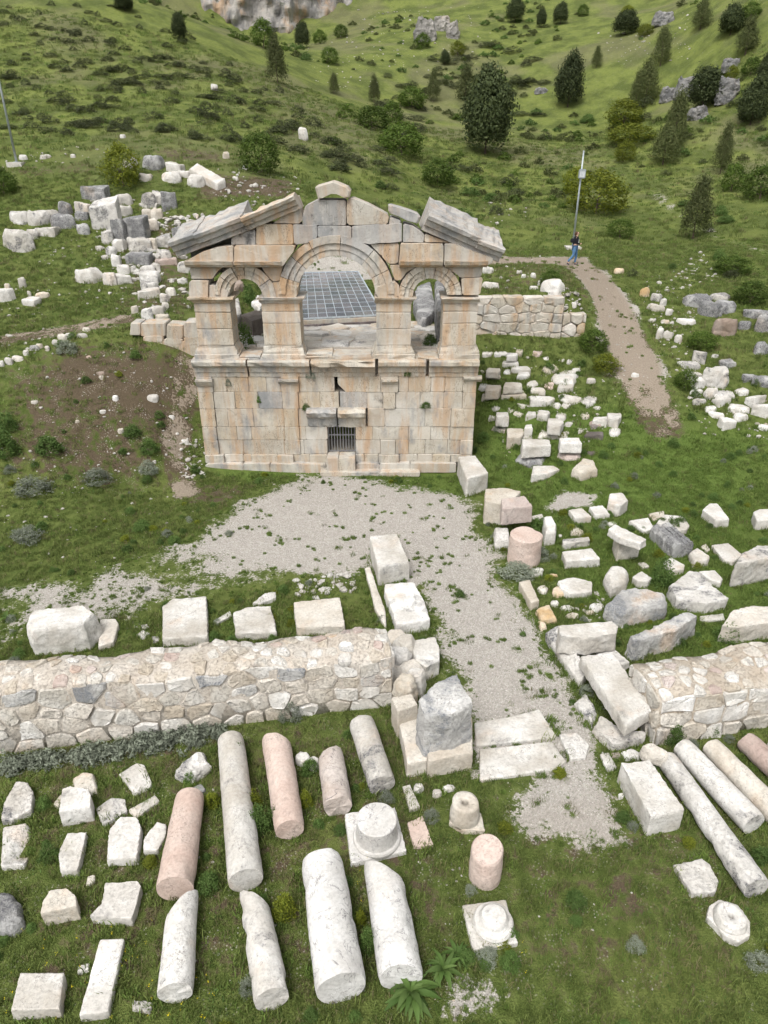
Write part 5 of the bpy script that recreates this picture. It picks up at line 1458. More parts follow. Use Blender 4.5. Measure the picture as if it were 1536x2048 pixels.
# polygonal terrace wall beside the facade
pw_x0, pw_x1 = PY(940, 640, WALLY).x, PY(1125, 640, WALLY).x
pw_z0, pw_z1 = PY(1000, 705, WALLY).z - .2, PY(1000, 592, WALLY).z
pw = empty('polygonal_wall', ((pw_x0 + pw_x1) / 2, WALLY, pw_z0)); tag(pw, 'polygonal masonry terrace wall of tan fitted stones beside the facade', 'stone wall'); pw['kind'] = 'thing'
bm = bmesh.new(); bx(bm, pw_x0, pw_x1, WALLY + .02, WALLY + .7, pw_z0, pw_z1 - .12); bm_obj('wall_core', bm, M['mortar'], pw)
PWM = [M['cream'], M['f_cream'], M['cream'], M['f_pale'], M['ochre']]
for poly in cells(pw_x1 - pw_x0, pw_z1 - pw_z0, .72, .40, .4, 1.7):
    tz = random.uniform(-.06, .06) if max(p[1] for p in poly) > pw_z1 - pw_z0 - .01 else 0
    wall_stone('wall_stone', poly, lambda s, t, o, tz=tz: Vector((pw_x0 + s, WALLY - o, pw_z0 + t + (tz if t > (pw_z1 - pw_z0) * .8 else 0))), .5, random.uniform(.02, .05), random.choice(PWM[:4] if random.random() < .8 else PWM), pw, .012, .16)
ex0, ex1 = pw_x1 + .02, PY(1173, 640, WALLY).x
ez0, ez1 = PY(1150, 690, WALLY).z, PY(1150, 628, WALLY).z
for poly in cells(ex1 - ex0, ez1 - ez0, .62, .42, .3):
    wall_stone('wall_stone', poly, lambda s, t, o: Vector((ex0 + s, WALLY + .1 - o, ez0 + t)), .5, random.uniform(.04, .1), random.choice(PWM), pw, .012, .2)
# low wall of squared blocks on the other side of the facade
lw = empty('block_wall', PG(333, 690)); YL = lw.location.y
tag(lw, 'low wall of squared blocks running into the facade from the bank', 'stone wall'); lw['kind'] = 'thing'
for x0, y0, x1, y1, m_ in ((855,1010,930,1095,'f_cream'),(930,1012,1096,1100,'f_cream'),(1097,1022,1212,1116,'f_pale'),(1212,1005,1345,1108,'f_pale'),(940,1098,1080,1138,'f_cream'),(1080,1112,1208,1155,'f_pale'),(1208,1106,1345,1160,'f_cream'),(900,1130,1340,1230,'f_cream')):
    pts = [cc('D', p) for p in ((x0, y1), (x1, y1), (x1, y0 + random.uniform(-3, 6)), (x0 + random.uniform(0, 6), y0))]
    poly_stone('wall_block', fxz(pts, YL), YL + random.gauss(0, .02), YL + .75, M[m_], lw, chip=.07, bev=.04, jit=.012)

# ------------------------------------------------------------------ terrace behind the arches
tp0 = bmesh.new(); bx(tp0, FX0 + .6, FX1 - .6, FY + 1.5, FY + 5.4, TZ - .3, TZ + .02)
pav = structure(bm_obj('terrace_paving', tp0, M['mortar']))
for poly in cells(FX1 - FX0 - 1.4, 3.8, 1.0, .75, .35):
    wall_stone('paving_slab', poly, lambda s, t, o: Vector((FX0 + .7 + s, FY + 1.55 + t, TZ + .02 + o)), .1, random.uniform(.02, .09), random.choice([M['white'], M['worn'], M['cream'], M['f_pale']]), pav, .02, .08)
block('Z', [(826,606),(832,572),(862,560),(873,615),(850,640),(836,632)], 4, (848,662), 'grey', 'large tilted grey slab seen through the side arch nearer the walker', amp=.03, dz=[0,.4,.5,.1,0,0])
block('Z', [(870,560),(889,556),(892,612),(874,622)], 3, (878,692), 'grey', 'upright chamber stone behind the side arch nearer the walker', amp=.025)
block('Z', [(482,630),(510,620),(528,622),(526,636),(503,642)], 4, (508,678), 'dark', 'dark brown block seen through the side arch nearer the bank', amp=.015)
block('Z', [(462,600),(477,592),(483,625),(468,632)], 3, (470,670), 'worn', 'leaning pale chamber slab behind the side arch nearer the bank', amp=.02)
block('Z', [(503,604),(516,590),(526,604),(520,618)], 3, (520,630), 'white', 'broken white stone above the dark brown block', amp=.05)
block('Z', [(500,676),(526,670),(528,684),(505,690)], 3, (505,696), 'cream', 'cream rock under the dark brown block behind the arch', amp=.05, dome=.2, name='boulder', cat='boulder')
block('Z', [(462,566),(480,556),(488,566),(470,574)], 3, (470,590), 'brown', 'brown rock framed in the top of the side arch nearer the bank', amp=.05, dome=.2, name='boulder', cat='boulder')
# glazed cover over the excavated floor
ZG = TZ + .32
q4 = [PZ(560, 640, ZG), PZ(766, 630, ZG), PZ(716, 543, ZG), PZ(572, 546, ZG)]
gl = empty('glass_cover', (q4[0] + q4[1]) / 2 - Vector((0, 0, .5)))
tag(gl, 'gridded glass cover on a steel frame seen through the main arch', 'glass cover')
def bil(u, v): return q4[0] * (1 - u) * (1 - v) + q4[1] * u * (1 - v) + q4[2] * u * v + q4[3] * (1 - u) * v
gmt, nt, b = newmat('cover_glass', .08); b.inputs['Base Color'].default_value = (.10, .12, .14, 1); b.inputs['Specular IOR Level'].default_value = .6
_s = NB(nt); _v, _r = _s.obj_vec()
tr = _s.n('ShaderNodeBsdfTransparent'); mx = _s.n('ShaderNodeMixShader'); mx.inputs[0].default_value = .5
_s.l(tr.outputs[0], mx.inputs[1]); _s.l(b.outputs[0], mx.inputs[2])
_s.l(_s.mix(_r, (.16, .18, .22), (.30, .29, .32)), b.inputs['Base Color'])
_s.l(mx.outputs[0], [x for x in nt.nodes if x.type == 'OUTPUT_MATERIAL'][0].inputs[0])
M['glass'] = gmt
M['frame'] = plain('painted_frame', (.52, .58, .63), .4, .3)
NU, NV = 11, 12
for i in range(NU):
    for j in range(NV):
        P4 = [bil((i + a) / NU, (j + c_) / NV) for a, c_ in ((.02, .02), (.98, .02), (.98, .98), (.02, .98))]
        mesh_obj('pane', [p - Vector((0, 0, .0)) for p in P4] + [p - Vector((0, 0, .012)) for p in P4], [(0, 1, 2, 3), (7, 6, 5, 4), (0, 4, 5, 1), (1, 5, 6, 2), (2, 6, 7, 3), (3, 7, 4, 0)], M['glass'], gl)
def bar(a, b_, w, nm='frame_bar'):
    d = (b_ - a).normalized(); u = d.cross(Vector((0, 0, 1))).normalized() * w
    z = Vector((0, 0, w))
    V = [a - u - z, a + u - z, a + u + z, a - u + z, b_ - u - z, b_ + u - z, b_ + u + z, b_ - u + z]
    mesh_obj(nm, V, [(3, 2, 1, 0), (4, 5, 6, 7), (0, 1, 5, 4), (1, 2, 6, 5), (2, 3, 7, 6), (3, 0, 4, 7)], M['frame'], gl)
for i in range(NU + 1): bar(bil(i / NU, 0), bil(i / NU, 1), .03 if i in (0, NU) else .012)
for j in range(NV + 1): bar(bil(0, j / NV), bil(1, j / NV), .03 if j in (0, NV) else .011)
kb = [bil(-.01, -.012), bil(1.01, -.012), bil(1.01, -.002), bil(-.01, -.002)]
mesh_obj('stone_kerb', [Vector((p.x, p.y, TZ - .05)) for p in kb] + [Vector((p.x, p.y, ZG - .05)) for p in kb], [(3, 2, 1, 0), (4, 5, 6, 7), (0, 1, 5, 4), (1, 2, 6, 5), (2, 3, 7, 6), (3, 0, 4, 7)], M['f_pale'], gl)
for u, v in ((0, 0), (.33, 0), (.66, 0), (1, 0), (0, 1), (1, 1), (0, .5), (1, .5)):
    p = bil(u, v); bm = bmesh.new(); bx(bm, p.x - .04, p.x + .04, p.y - .04, p.y + .04, TZ - .05, ZG - .03); bm_obj('frame_post', bm, M['frame'], gl)
mo = []
for u, v in ((-.02, -.02), (1.02, -.02), (1.02, 1.02), (-.02, 1.02)):
    p = bil(u, v); mo.append(Vector((p.x, p.y, TZ + .12)))
M['mosaic'] = stone_mat('excavated_floor', (.12, .10, .10), (.33, .28, .27), lichen=.5, stain=.4, lcol=(.05, .05, .055), bump=1.0)
structure(mesh_obj('excavated_floor', mo + [p - Vector((0, 0, .3)) for p in mo], [(0, 1, 2, 3), (0, 4, 5, 1), (1, 5, 6, 2), (2, 6, 7, 3), (3, 7, 4, 0)], M['mosaic']))

# ------------------------------------------------------------------ lamp posts
def lamp_post(base, H, label, head=True):
    root = empty('lamp_post', base); tag(root, label, 'lamp post', 'lamp posts')
    b0 = Vector(base)
    bm = bmesh.new(); tube(bm, [b0 - Vector((0, 0, .2)), b0 + Vector((0, 0, H * .5)), b0 + Vector((0, 0, H))], [.07, .06, .045], 12); bm_obj('pole', bm, M['galv'], root, b0, True)
    bm = bmesh.new(); bx(bm, b0.x - .45, b0.x + .45, b0.y - .45, b0.y + .45, b0.z - .3, b0.z + .1); bm_obj('footing', bm, M['white'], root)
    bm = bmesh.new(); bx(bm, b0.x - .14, b0.x + .14, b0.y - .14, b0.y + .14, b0.z + .1, b0.z + .13); bm_obj('base_plate', bm, M['galv'], root)
    if head:
        z = b0.z + H - 1.15
        bm = bmesh.new(); bx(bm, b0.x - .2, b0.x + .2, b0.y - .3, b0.y - .12, z - .28, z + .22); bmesh.ops.bevel(bm, geom=bm.edges[:], offset=.03, segments=2, affect='EDGES'); bm_obj('floodlight_housing', bm, M['galv'], root)
        bm = bmesh.new(); bx(bm, b0.x - .16, b0.x + .16, b0.y - .312, b0.y - .3, z - .22, z + .1); bm_obj('lens', bm, M['lampglass'], root)
        bm = bmesh.new(); bx(bm, b0.x - .05, b0.x + .05, b0.y - .13, b0.y - .05, z - .1, z + .08); bm_obj('bracket', bm, M['galv'], root)
        bm = bmesh.new(); tube(bm, [b0 + Vector((0, 0, H)), b0 + Vector((0, 0, H + .05))], [.07, .03], 10); bm_obj('cap', bm, M['galv'], root)
pb = PG(1145, 496); lamp_post(pb, PY(1165, 303, pb.y).z - pb.z, 'tall grey steel lamp post with floodlight behind the walker')
pb = PG(34, 328); lamp_post(pb, 8.0, 'grey steel lamp post on a pale footing below the shrubby hillside')

# ------------------------------------------------------------------ the walker
def skin(name, joints, edges, mat, parent, base, sub=2):
    """joints {key:(x,y,z,r)}"""
    keys = list(joints); me = bpy.data.meshes.new(name)
    me.from_pydata([joints[k][:3] for k in keys], [(keys.index(a), keys.index(b)) for a, b in edges], [])
    o = bpy.data.objects.new(name, me); COL.objects.link(o)
    md = o.modifiers.new('skin', 'SKIN')
    for i, k in enumerate(keys):
        r = joints[k][3]; r = (r, r) if not isinstance(r, tuple) else r
        me.skin_vertices[0].data[i].radius = r
    me.skin_vertices[0].data[0].use_root = True
    s2 = o.modifiers.new('sub', 'SUBSURF'); s2.levels = sub; s2.render_levels = sub
    bpy.context.view_layer.update()
    m2 = bpy.data.meshes.new_from_object(o.evaluated_get(bpy.context.evaluated_depsgraph_get()))
    o.modifiers.clear(); o.data = m2; bpy.data.meshes.remove(me); m2.name = name
    m2.materials.clear(); m2.materials.append(mat); m2.shade_smooth()
    o.parent = parent
    return o
M['skin'] = plain('skin', (.52, .33, .24), .5); M['hair'] = plain('brown_hair', (.10, .05, .03), .5)
M['jacket'] = plain('black_jacket', (.012, .013, .018), .8); M['jeans'] = plain('blue_denim', (.09, .19, .34), .85)
M['shirt'] = plain('white_shirt', (.75, .75, .76), .8); M['shoe'] = plain('dark_shoe', (.05, .05, .08), .6)
wb = PG(1146, 530)
per = empty('person', wb); tag(per, 'walker in black jacket, white shirt and blue jeans striding on the path', 'person')
# faces +x; stride
J = {'pelvis': (0, 0, .90, (.12, .14)), 'waist': (.01, 0, 1.05, (.105, .125)), 'chest': (.02, 0, 1.25, (.115, .15)), 'neckb': (.02, 0, 1.39, .07), 'neck': (.03, 0, 1.45, .05), 'head': (.055, 0, 1.53, (.085, .075)), 'crown': (.05, 0, 1.62, (.075, .068)),
     'shl': (.02, .17, 1.36, .055), 'ell': (.0, .22, 1.10, .042), 'wrl': (.16, .19, .98, .03), 'hal': (.23, .17, .98, .035),
     'shr': (.02, -.17, 1.36, .055), 'elr': (.02, -.22, 1.10, .042), 'wrr': (.20, -.16, 1.04, .03), 'har': (.27, -.13, 1.08, .035),
     'hil': (.02, .09, .86, .09), 'knl': (.13, .09, .49, .06), 'anl': (.10, .09, .09, .042), 'tol': (.24, .09, .035, .035),
     'hir': (-.02, -.09, .86, .09), 'knr': (-.06, -.09, .48, .06), 'anr': (-.33, -.09, .16, .042), 'tor': (-.24, -.09, .035, .035)}
Ed = [('pelvis', 'waist'), ('waist', 'chest'), ('chest', 'neckb'), ('neckb', 'neck'), ('neck', 'head'), ('head', 'crown'), ('chest', 'shl'), ('shl', 'ell'), ('ell', 'wrl'), ('wrl', 'hal'), ('chest', 'shr'), ('shr', 'elr'), ('elr', 'wrr'), ('wrr', 'har'),
      ('pelvis', 'hil'), ('hil', 'knl'), ('knl', 'anl'), ('anl', 'tol'), ('pelvis', 'hir'), ('hir', 'knr'), ('knr', 'anr'), ('anr', 'tor')]
skin('body', J, Ed, M['skin'], per, wb)
def grow(keys, k): return {a: (*J[a][:3], tuple(x * k for x in J[a][3]) if isinstance(J[a][3], tuple) else J[a][3] * k) for a in keys}
jk = grow(['chest', 'waist', 'shl', 'ell', 'wrl', 'shr', 'elr', 'wrr', 'neckb'], 1.28)
jk['waist'] = (-.02, 0, .96, (.13, .15)); jk['chest'] = (-.0, 0, 1.25, (.135, .165))
skin('jacket', jk, [('chest', 'waist'), ('chest', 'neckb'), ('chest', 'shl'), ('shl', 'ell'), ('ell', 'wrl'), ('chest', 'shr'), ('shr', 'elr'), ('elr', 'wrr')], M['jacket'], per, wb)
skin('shirt', {'a': (.085, 0, 1.30, (.085, .085)), 'b': (.10, 0, 1.1, (.075, .09)), 'c': (.09, 0, .98, (.075, .09))}, [('a', 'b'), ('b', 'c')], M['shirt'], per, wb)
jn = grow(['pelvis', 'hil', 'knl', 'anl', 'hir', 'knr', 'anr'], 1.22)
skin('jeans', jn, [('pelvis', 'hil'), ('hil', 'knl'), ('knl', 'anl'), ('pelvis', 'hir'), ('hir', 'knr'), ('knr', 'anr')], M['jeans'], per, wb)
for a, b_ in (('anl', 'tol'), ('anr', 'tor')):
    A_, B_ = J[a], J[b_]
    skin('shoe', {'h': (A_[0] - .03, A_[1], A_[2] - .045, .048), 't': (B_[0] + .02, B_[1], B_[2] + .005, .042)}, [('h', 't')], M['shoe'], per, wb)
skin('hair', {'a': (.03, 0, 1.63, (.09, .085)), 'b': (-.03, 0, 1.55, (.075, .085)), 'c': (-.05, 0, 1.42, (.05, .075))}, [('a', 'b'), ('b', 'c')], M['hair'], per, wb)
skin('nose', {'a': (.135, 0, 1.535, .012), 'b': (.15, 0, 1.515, .014)}, [('a', 'b')], M['skin'], per, wb, 1)
skin('backpack', {'a': (-.17, 0, 1.32, (.07, .11)), 'b': (-.19, 0, 1.08, (.085, .12))}, [('a', 'b')], M['jacket'], per, wb)
per.scale = (1.1, 1.1, 1.1)

# ------------------------------------------------------------------ cliff and far outcrops
def cliff(name, x0, x1, z0, z1, Y, depth, mat, seed):
    nx_, nz_ = 130, 70
    U, W = np.meshgrid(np.linspace(0, 1, nx_), np.linspace(0, 1, nz_))
    X = x0 + (x1 - x0) * U; Z = z0 + (z1 - z0) * W
    P = np.stack([X.ravel() * .16, Z.ravel() * .07, X.ravel() * 0], 1)
    r = 1 - np.abs(fbm(P, 4, seed)) * 2; r2 = fbm(P * 4, 3, seed + 3); r3 = fbm(np.stack([P[:, 0] * 2, P[:, 1] * 9, P[:, 2]], 1), 3, seed + 6)
    edge = np.minimum(U.ravel(), 1 - U.ravel()) * 2
    Yy = Y + (1 - edge) ** 2 * depth * 1.2 - r * depth * .35 - r2 * depth * .22 - r3 * depth * .1 + W.ravel() * depth * .8
    V = np.stack([X.ravel(), Yy, Z.ravel()], 1)
    idx_ = np.arange(nx_ * nz_).reshape(nz_, nx_)
    F = np.stack([idx_[:-1, :-1], idx_[:-1, 1:], idx_[1:, 1:], idx_[1:, :-1]], -1).reshape(-1, 4)
    o = mesh_obj(name, V, F.tolist(), mat, None, Vector(((x0 + x1) / 2, Y, z0)))
    return structure(o)
def rock_mat():
    m, nt, b = newmat('cliff_rock', .95); s = NB(nt)
    pos = s.n('ShaderNodeNewGeometry').outputs['Position']
    st = s.noise(s.mapping(pos, (.5, .5, .12)), 1, 5, .65)
    col = s.mix(s.ramp(st, .35, .65), (.17, .165, .16), (.34, .32, .29))
    col = s.mix(s.math('MULTIPLY', s.ramp(s.noise(s.mapping(pos, (.3, .3, .1)), 1, 4, .6), .52, .68), .75), col, (.36, .24, .14))
    col = s.mix(s.math('MULTIPLY', s.ramp(s.noise(pos, .9, 4, .7), .58, .7), .8), col, (.06, .065, .045))
    s.l(col, b.inputs['Base Color']); s.l(s.bump(s.noise(pos, 1.2, 5, .7), .9, .5), b.inputs['Normal'])
    return m
M['cliff'] = rock_mat()
YC = 139.0
cliff('cliff', PY(285, 60, YC).x, PY(700, 60, YC).x, PY(500, 88, YC).z - 3, PY(500, -220, YC).z, YC + 2, 9, M['cliff'], 3)
def outcrop(px, py, w, h, label, mat='cliff'):
    p = PG(px, py); k = depth_of(p) / FPX
    W, H = w * k, h * k
    root_top = []
    n = 8
    for i in range(n):
        a = 2 * math.pi * i / n
        root_top.append(p + Vector((math.cos(a) * W * .5 * random.uniform(.7, 1.1), math.sin(a) * W * .4 * random.uniform(.7, 1.1), H * random.uniform(.55, 1.0))))
    o = prism_rock('rock_outcrop', root_top, p.z - H * .2, M[mat], .16, .16, .15, 1.15, res=W / 26)
    tag(o, label, 'rock outcrop', 'rock outcrops on the far slopes')
for a in ((850,80,46,40,'ochre rock outcrop crowning the middle slope','cliff'),(885,60,34,26,'smaller ochre crag beside the outcrop on the middle slope','cliff'),(905,75,30,30,'low grey crag below the ochre crags','cliff'),(1375,190,56,44,'layered grey crag among junipers on the steep side slope','grey'),(1455,198,44,44,'grey crag higher among junipers on the steep side slope','grey'),(1335,200,30,25,'small grey crag at the foot of the layered one','grey'),(1460,140,40,22,'pale crag near the top of the juniper slope','grey'),(1325,48,50,22,'grey ledge high on the far slope','grey'),(1395,235,40,22,'dark ledge below the higher crag','grey'),(1080,185,30,12,'pale scree ledge beside the dark juniper','worn')):
    outcrop(*a[:5], 'crag' if a[5] != 'cliff' else 'cliff')

# ------------------------------------------------------------------ trees, bushes, shrubs
def leafmesh(name, pts, nrm, size, mat, asp=.5, jitter=.6):
    """one small leaf-shaped face pair at every point, facing roughly along nrm"""
    n = len(pts)
    t = rng.normal(size=(n, 3)); t -= (t * nrm).sum(1, keepdims=True) * nrm * (1 - jitter)
    t /= np.linalg.norm(t, axis=1, keepdims=True) + 1e-9
    b = np.cross(nrm + rng.normal(size=(n, 3)) * jitter, t); b /= np.linalg.norm(b, axis=1, keepdims=True) + 1e-9
    s = size * rng.uniform(.6, 1.4, (n, 1))
    a0 = pts - t * s; a1 = pts + b * s * asp; a2 = pts + t * s; a3 = pts - b * s * asp
    V = np.stack([a0, a1, a2, a3], 1).reshape(-1, 3)
    F = np.arange(n * 4).reshape(n, 4)
    me = bpy.data.meshes.new(name); me.from_pydata(V.tolist(), [], F.tolist()); me.materials.append(mat)
    return me
def clumps(n_clump, n_leaf, shape, spread):
    """points of leaf clumps on/in a crown; shape(u) -> centre, outward normal arrays"""
    c, nn = shape(n_clump)
    pts = np.repeat(c, n_leaf, 0); nr = np.repeat(nn, n_leaf, 0)
    off = rng.normal(size=pts.shape) * spread
    nr2 = off / (np.linalg.norm(off, axis=1, keepdims=True) + 1e-9) * .7 + nr * .6
    nr2 /= np.linalg.norm(nr2, axis=1, keepdims=True) + 1e-9
    return pts + off, nr2
def ell_shape(rx, ry, rz, cz, inner=.35, cone=0.0, rag=.2):
    def f(n):
        d = rng.normal(size=(n, 3)); d /= np.linalg.norm(d, axis=1, keepdims=True)
        d[:, 2] = np.where(d[:, 2] < -.75, -d[:, 2], d[:, 2])
        r = (rng.uniform(inner, 1, (n, 1)) ** .4) * (1 + rag * fbm(d * 2.2 + 7, 2, int(rng.integers(99)))[:, None])
        p = d * r * np.array([rx, ry, rz])
        k = 1 - cone * np.clip((p[:, 2] / rz + 1) / 2, 0, 1)
        p[:, 0] *= k; p[:, 1] *= k
        p[:, 2] += cz
        return p, d
    return f
M['lf_juniper'] = leaf_mat('juniper_needles', (.026, .040, .014), (.072, .092, .032), .2)
M['lf_juniper2'] = leaf_mat('juniper_needles_olive', (.052, .070, .022), (.120, .134, .048), .25)
M['lf_bush'] = leaf_mat('bush_leaves', (.045, .080, .012), (.105, .160, .026), .3)
M['lf_yellow'] = leaf_mat('spring_leaves', (.085, .115, .010), (.21, .235, .025), .3)
M['lf_low'] = leaf_mat('creeping_juniper', (.036, .047, .019), (.082, .096, .042), .15)
M['lf_grey'] = leaf_mat('silver_leaves', (.125, .145, .105), (.24, .265, .205), .15)
M['lf_weed'] = leaf_mat('weed_leaves', (.055, .105, .020), (.115, .180, .048), .3)
M['lf_flower'] = leaf_mat('yellow_petals', (.55, .42, .01), (.7, .6, .03), .2)
M['bark'] = plain('bark', (.10, .075, .055), .95)
def trunk_mesh(h, r, lean=.1, forks=4, reach=.5):
    bm = bmesh.new()
    tube(bm, [(0, 0, -.05), (lean * .2, 0, h * .4), (lean, .05, h)], [r, r * .8, r * .25], 8)
    for k in range(forks):
        a = 2.4 * k; z = h * (.25 + .6 * k / forks)
        tube(bm, [(lean * .3, 0, z), (math.cos(a) * reach * .5, math.sin(a) * reach * .5, z + h * .16), (math.cos(a) * reach, math.sin(a) * reach, z + h * .26)], [r * .5, r * .35, r * .1], 6)
    me = bpy.data.meshes.new('trunk'); bm.to_mesh(me); bm.free(); me.materials.append(M['bark']); me.shade_smooth()
    return me
PROTO = {}
def proto(key, crown, trunk): PROTO[key] = (crown, trunk)
# all prototypes are one metre tall and about one metre wide
for v in range(3):
    p, n_ = clumps(620, 16, ell_shape(.44, .44, .48, .50, .3, .3, .4), .055); proto(f'juniper{v}', leafmesh('crown', p, n_, .028, M['lf_juniper'], .4), trunk_mesh(.6, .035, .05, 5, .3))
    p, n_ = clumps(420, 14, ell_shape(.48, .48, .5, .48, .2, .6, .55), .06); proto(f'cone{v}', leafmesh('crown', p, n_, .028, M['lf_juniper2'], .3), trunk_mesh(.85, .03, .02, 6, .2))
    p, n_ = clumps(240, 14, ell_shape(.5, .5, .55, .45, .5, .1, .3), .05); proto(f'bush{v}', leafmesh('crown', p, n_, .030, M['lf_bush'], .55), trunk_mesh(.5, .02, .1, 6, .3))
    p, n_ = clumps(240, 14, ell_shape(.5, .5, .55, .45, .45, .1, .4), .055); proto(f'spring{v}', leafmesh('crown', p, n_, .030, M['lf_yellow'], .5), trunk_mesh(.5, .02, .1, 6, .3))
    p, n_ = clumps(90, 12, ell_shape(.5, .42, .9, .05, .4, .0, .5), .06); p[:, 2] = np.abs(p[:, 2]); proto(f'low{v}', leafmesh('foliage', p, n_, .045, M['lf_low'], .4), None)
    p, n_ = clumps(130, 16, ell_shape(.5, .5, .9, .1, .4, .0, .4), .06); p[:, 2] = np.abs(p[:, 2]); proto(f'silver{v}', leafmesh('foliage', p, n_, .045, M['lf_grey'], .3), None)
    p, n_ = clumps(130, 16, ell_shape(.5, .5, .9, .1, .4, .0, .4), .07); p[:, 2] = np.abs(p[:, 2]); proto(f'weed{v}', leafmesh('foliage', p, n_, .05, M['lf_weed'], .4), None)
    p, n_ = clumps(130, 16, ell_shape(.5, .5, .9, .15, .4, .0, .4), .07); p[:, 2] = np.abs(p[:, 2]); proto(f'spurge{v}', leafmesh('foliage', p, n_, .05, M['lf_yellow'], .45), None)
_pi = 0
def plant(kind, name, px, py, wpx, hpx, label, cat, group=None, lift=0):
    """base at picture point; width and height as seen"""
    global _pi; _pi += 1
    p = PG(px, py); k = depth_of(p) / FPX
    w, h = wpx * k, hpx * k
    crown, trunk = PROTO[f'{kind}{_pi % 3}']
    root = empty(name, p, random.uniform(0, 6.28)) if trunk else None
    if trunk:
        root.scale = (w, w, h)
        c = bpy.data.objects.new('crown', crown); COL.objects.link(c); c.parent = root
        t = bpy.data.objects.new('trunk', trunk); COL.objects.link(t); t.parent = root
    else:
        root = bpy.data.objects.new(name, crown); COL.objects.link(root); root.location = p
        root.rotation_euler = (0, 0, random.uniform(-.4, .4) + (math.pi if random.random() < .5 else 0)); root.scale = (w, w * .8, h)
    tag(root, label, cat, group)
    return root
TREES = [
 ('juniper','juniper_tree',970,308,118,145,'largest dark juniper tree standing alone in the valley'),('juniper','juniper_tree',1135,214,66,88,'dark oval juniper up the valley beyond the largest one'),
 ('cone','juniper_tree',866,204,34,54,'small dark conical juniper beside the pale green bush'),('cone','juniper_tree',748,206,30,46,'small conical juniper between two bushes on the valley side'),('cone','juniper_tree',668,188,28,36,'tiny conical juniper at the base of the shrubby hillside'),
 ('cone','juniper_tree',1385,478,76,108,'spiky olive juniper standing alone near the far footpath'),('cone','juniper_tree',1325,330,72,70,'broad olive juniper above the yellow-green bushes'),('cone','juniper_tree',1345,296,58,100,'taller ragged juniper behind the broad olive one'),
 ('cone','juniper_tree',1440,348,46,86,'sparse thin young tree near the side slope foot'),('cone','juniper_tree',555,168,52,82,'brownish conical juniper on the shoulder of the shrubby hill'),('cone','juniper_tree',930,200,46,60,'brownish juniper leaning behind the largest juniper'),
 ('cone','juniper_tree',1192,136,28,36,'small conical juniper higher up the valley axis'),('cone','juniper_tree',1290,205,60,72,'juniper at the near end of the crag slope'),('cone','juniper_tree',1320,132,48,66,'juniper above the layered crag'),
 ('juniper','juniper_tree',1405,218,80,70,'dense juniper between the two grey crags'),('cone','juniper_tree',1270,215,40,60,'slim juniper at the edge of the crag slope'),('juniper','juniper_tree',1500,250,70,80,'wide juniper at the picture edge below the higher crag'),
 ('cone','juniper_tree',1490,110,60,60,'juniper near the top corner of the slope'),('juniper','juniper_tree',1525,190,50,70,'juniper cut by the picture edge on the steep slope'),
 ('juniper','juniper_tree',1120,48,38,34,'round juniper near the top of the far slope'),('juniper','juniper_tree',1082,55,24,30,'small round juniper just beside the top round one'),('juniper','juniper_tree',1030,45,44,40,'spreading juniper high above the valley'),
 ('juniper','juniper_tree',605,96,36,42,'dark juniper below the cliff'),('juniper','juniper_tree',360,80,34,44,'dark juniper on the ridge against the cliff'),('juniper','juniper_tree',250,22,44,30,'juniper at the top of the shrubby hill'),
 ('juniper','juniper_tree',1250,70,60,40,'juniper thicket piece at the valley head'),('cone','juniper_tree',1400,60,50,48,'olive juniper high on the side slope'),('juniper','juniper_tree',1460,70,60,50,'dark juniper high near the picture corner'),('juniper','juniper_tree',890,130,24,24,'small dark juniper below the ochre crag'),
]
for k_, nm, px, py, w, h, lb in TREES: plant(k_, nm, px, py, w, h, lb, 'tree', 'junipers of the valley')
BUSH = [
 ('spring',1190,428,112,76,'big yellow-green bush behind the lamp post'),('spring',1150,388,56,46,'smaller yellow-green bush uphill of the big one'),('bush',803,310,92,56,'rounded green bush on the valley side above the gable'),('bush',745,256,70,38,'low green bush uphill of the rounded one'),('bush',785,246,46,36,'dark green bush touching the low one'),
 ('bush',875,373,68,50,'ball-shaped green bush behind the gable'),('bush',520,345,80,70,'large round green bush on the dirt slope'),('spring',248,372,76,72,'yellow-flowering bush beside the white slab pile'),('bush',825,216,60,36,'pale green bush in the upper valley'),('spring',1258,287,92,34,'yellow-green bush row by the ragged juniper'),
 ('spring',1246,254,76,46,'yellow-green bush above the bush row'),('spring',1246,324,42,38,'small yellowish bush in the valley floor'),('bush',1520,398,76,60,'green bush at the picture edge on the valley floor'),('bush',1462,382,50,46,'green bush beside the picture-edge one'),('bush',8,388,56,46,'dark green bush at the picture edge below the lamp post'),
 ('bush',660,128,36,28,'round green bush below the cliff'),('bush',527,96,50,46,'dark bush at the cliff foot'),('bush',640,88,30,24,'small green bush right under the cliff'),('bush',682,76,28,22,'tiny green bush on the scree'),('spring',915,112,32,24,'yellowish bush below the ochre crag'),('bush',845,95,32,24,'bush at the foot of the ochre outcrop'),('spring',1255,28,24,14,'small bright bush high in the valley'),('bush',1165,32,24,18,'small green bush near the top'),('spring',1290,72,34,20,'bright bush by the grey ledge'),
 ('bush',1500,150,36,30,'green bush on the steep slope'),('spring',1462,160,26,24,'yellow-green bush beside the higher crag'),('bush',1500,40,40,30,'green bush in the top corner'),('bush',1240,475,56,34,'dark low bush at the mound beside the walker'),('bush',1460,545,80,30,'dark spreading bush beyond the stone slope'),('bush',1100,575,44,34,'bush on the mound at the end of the polygonal wall'),('bush',1185,700,60,40,'dense green bush beside the gravel path'),('spring',1210,745,56,36,'yellow-flowered bush lower beside the gravel path'),('bush',1370,775,46,34,'green bush on the far side of the path end'),('bush',1500,605,70,40,'green bush among grey boulders at the picture edge'),('bush',1400,695,60,30,'leafy bush above the slope stones'),
]
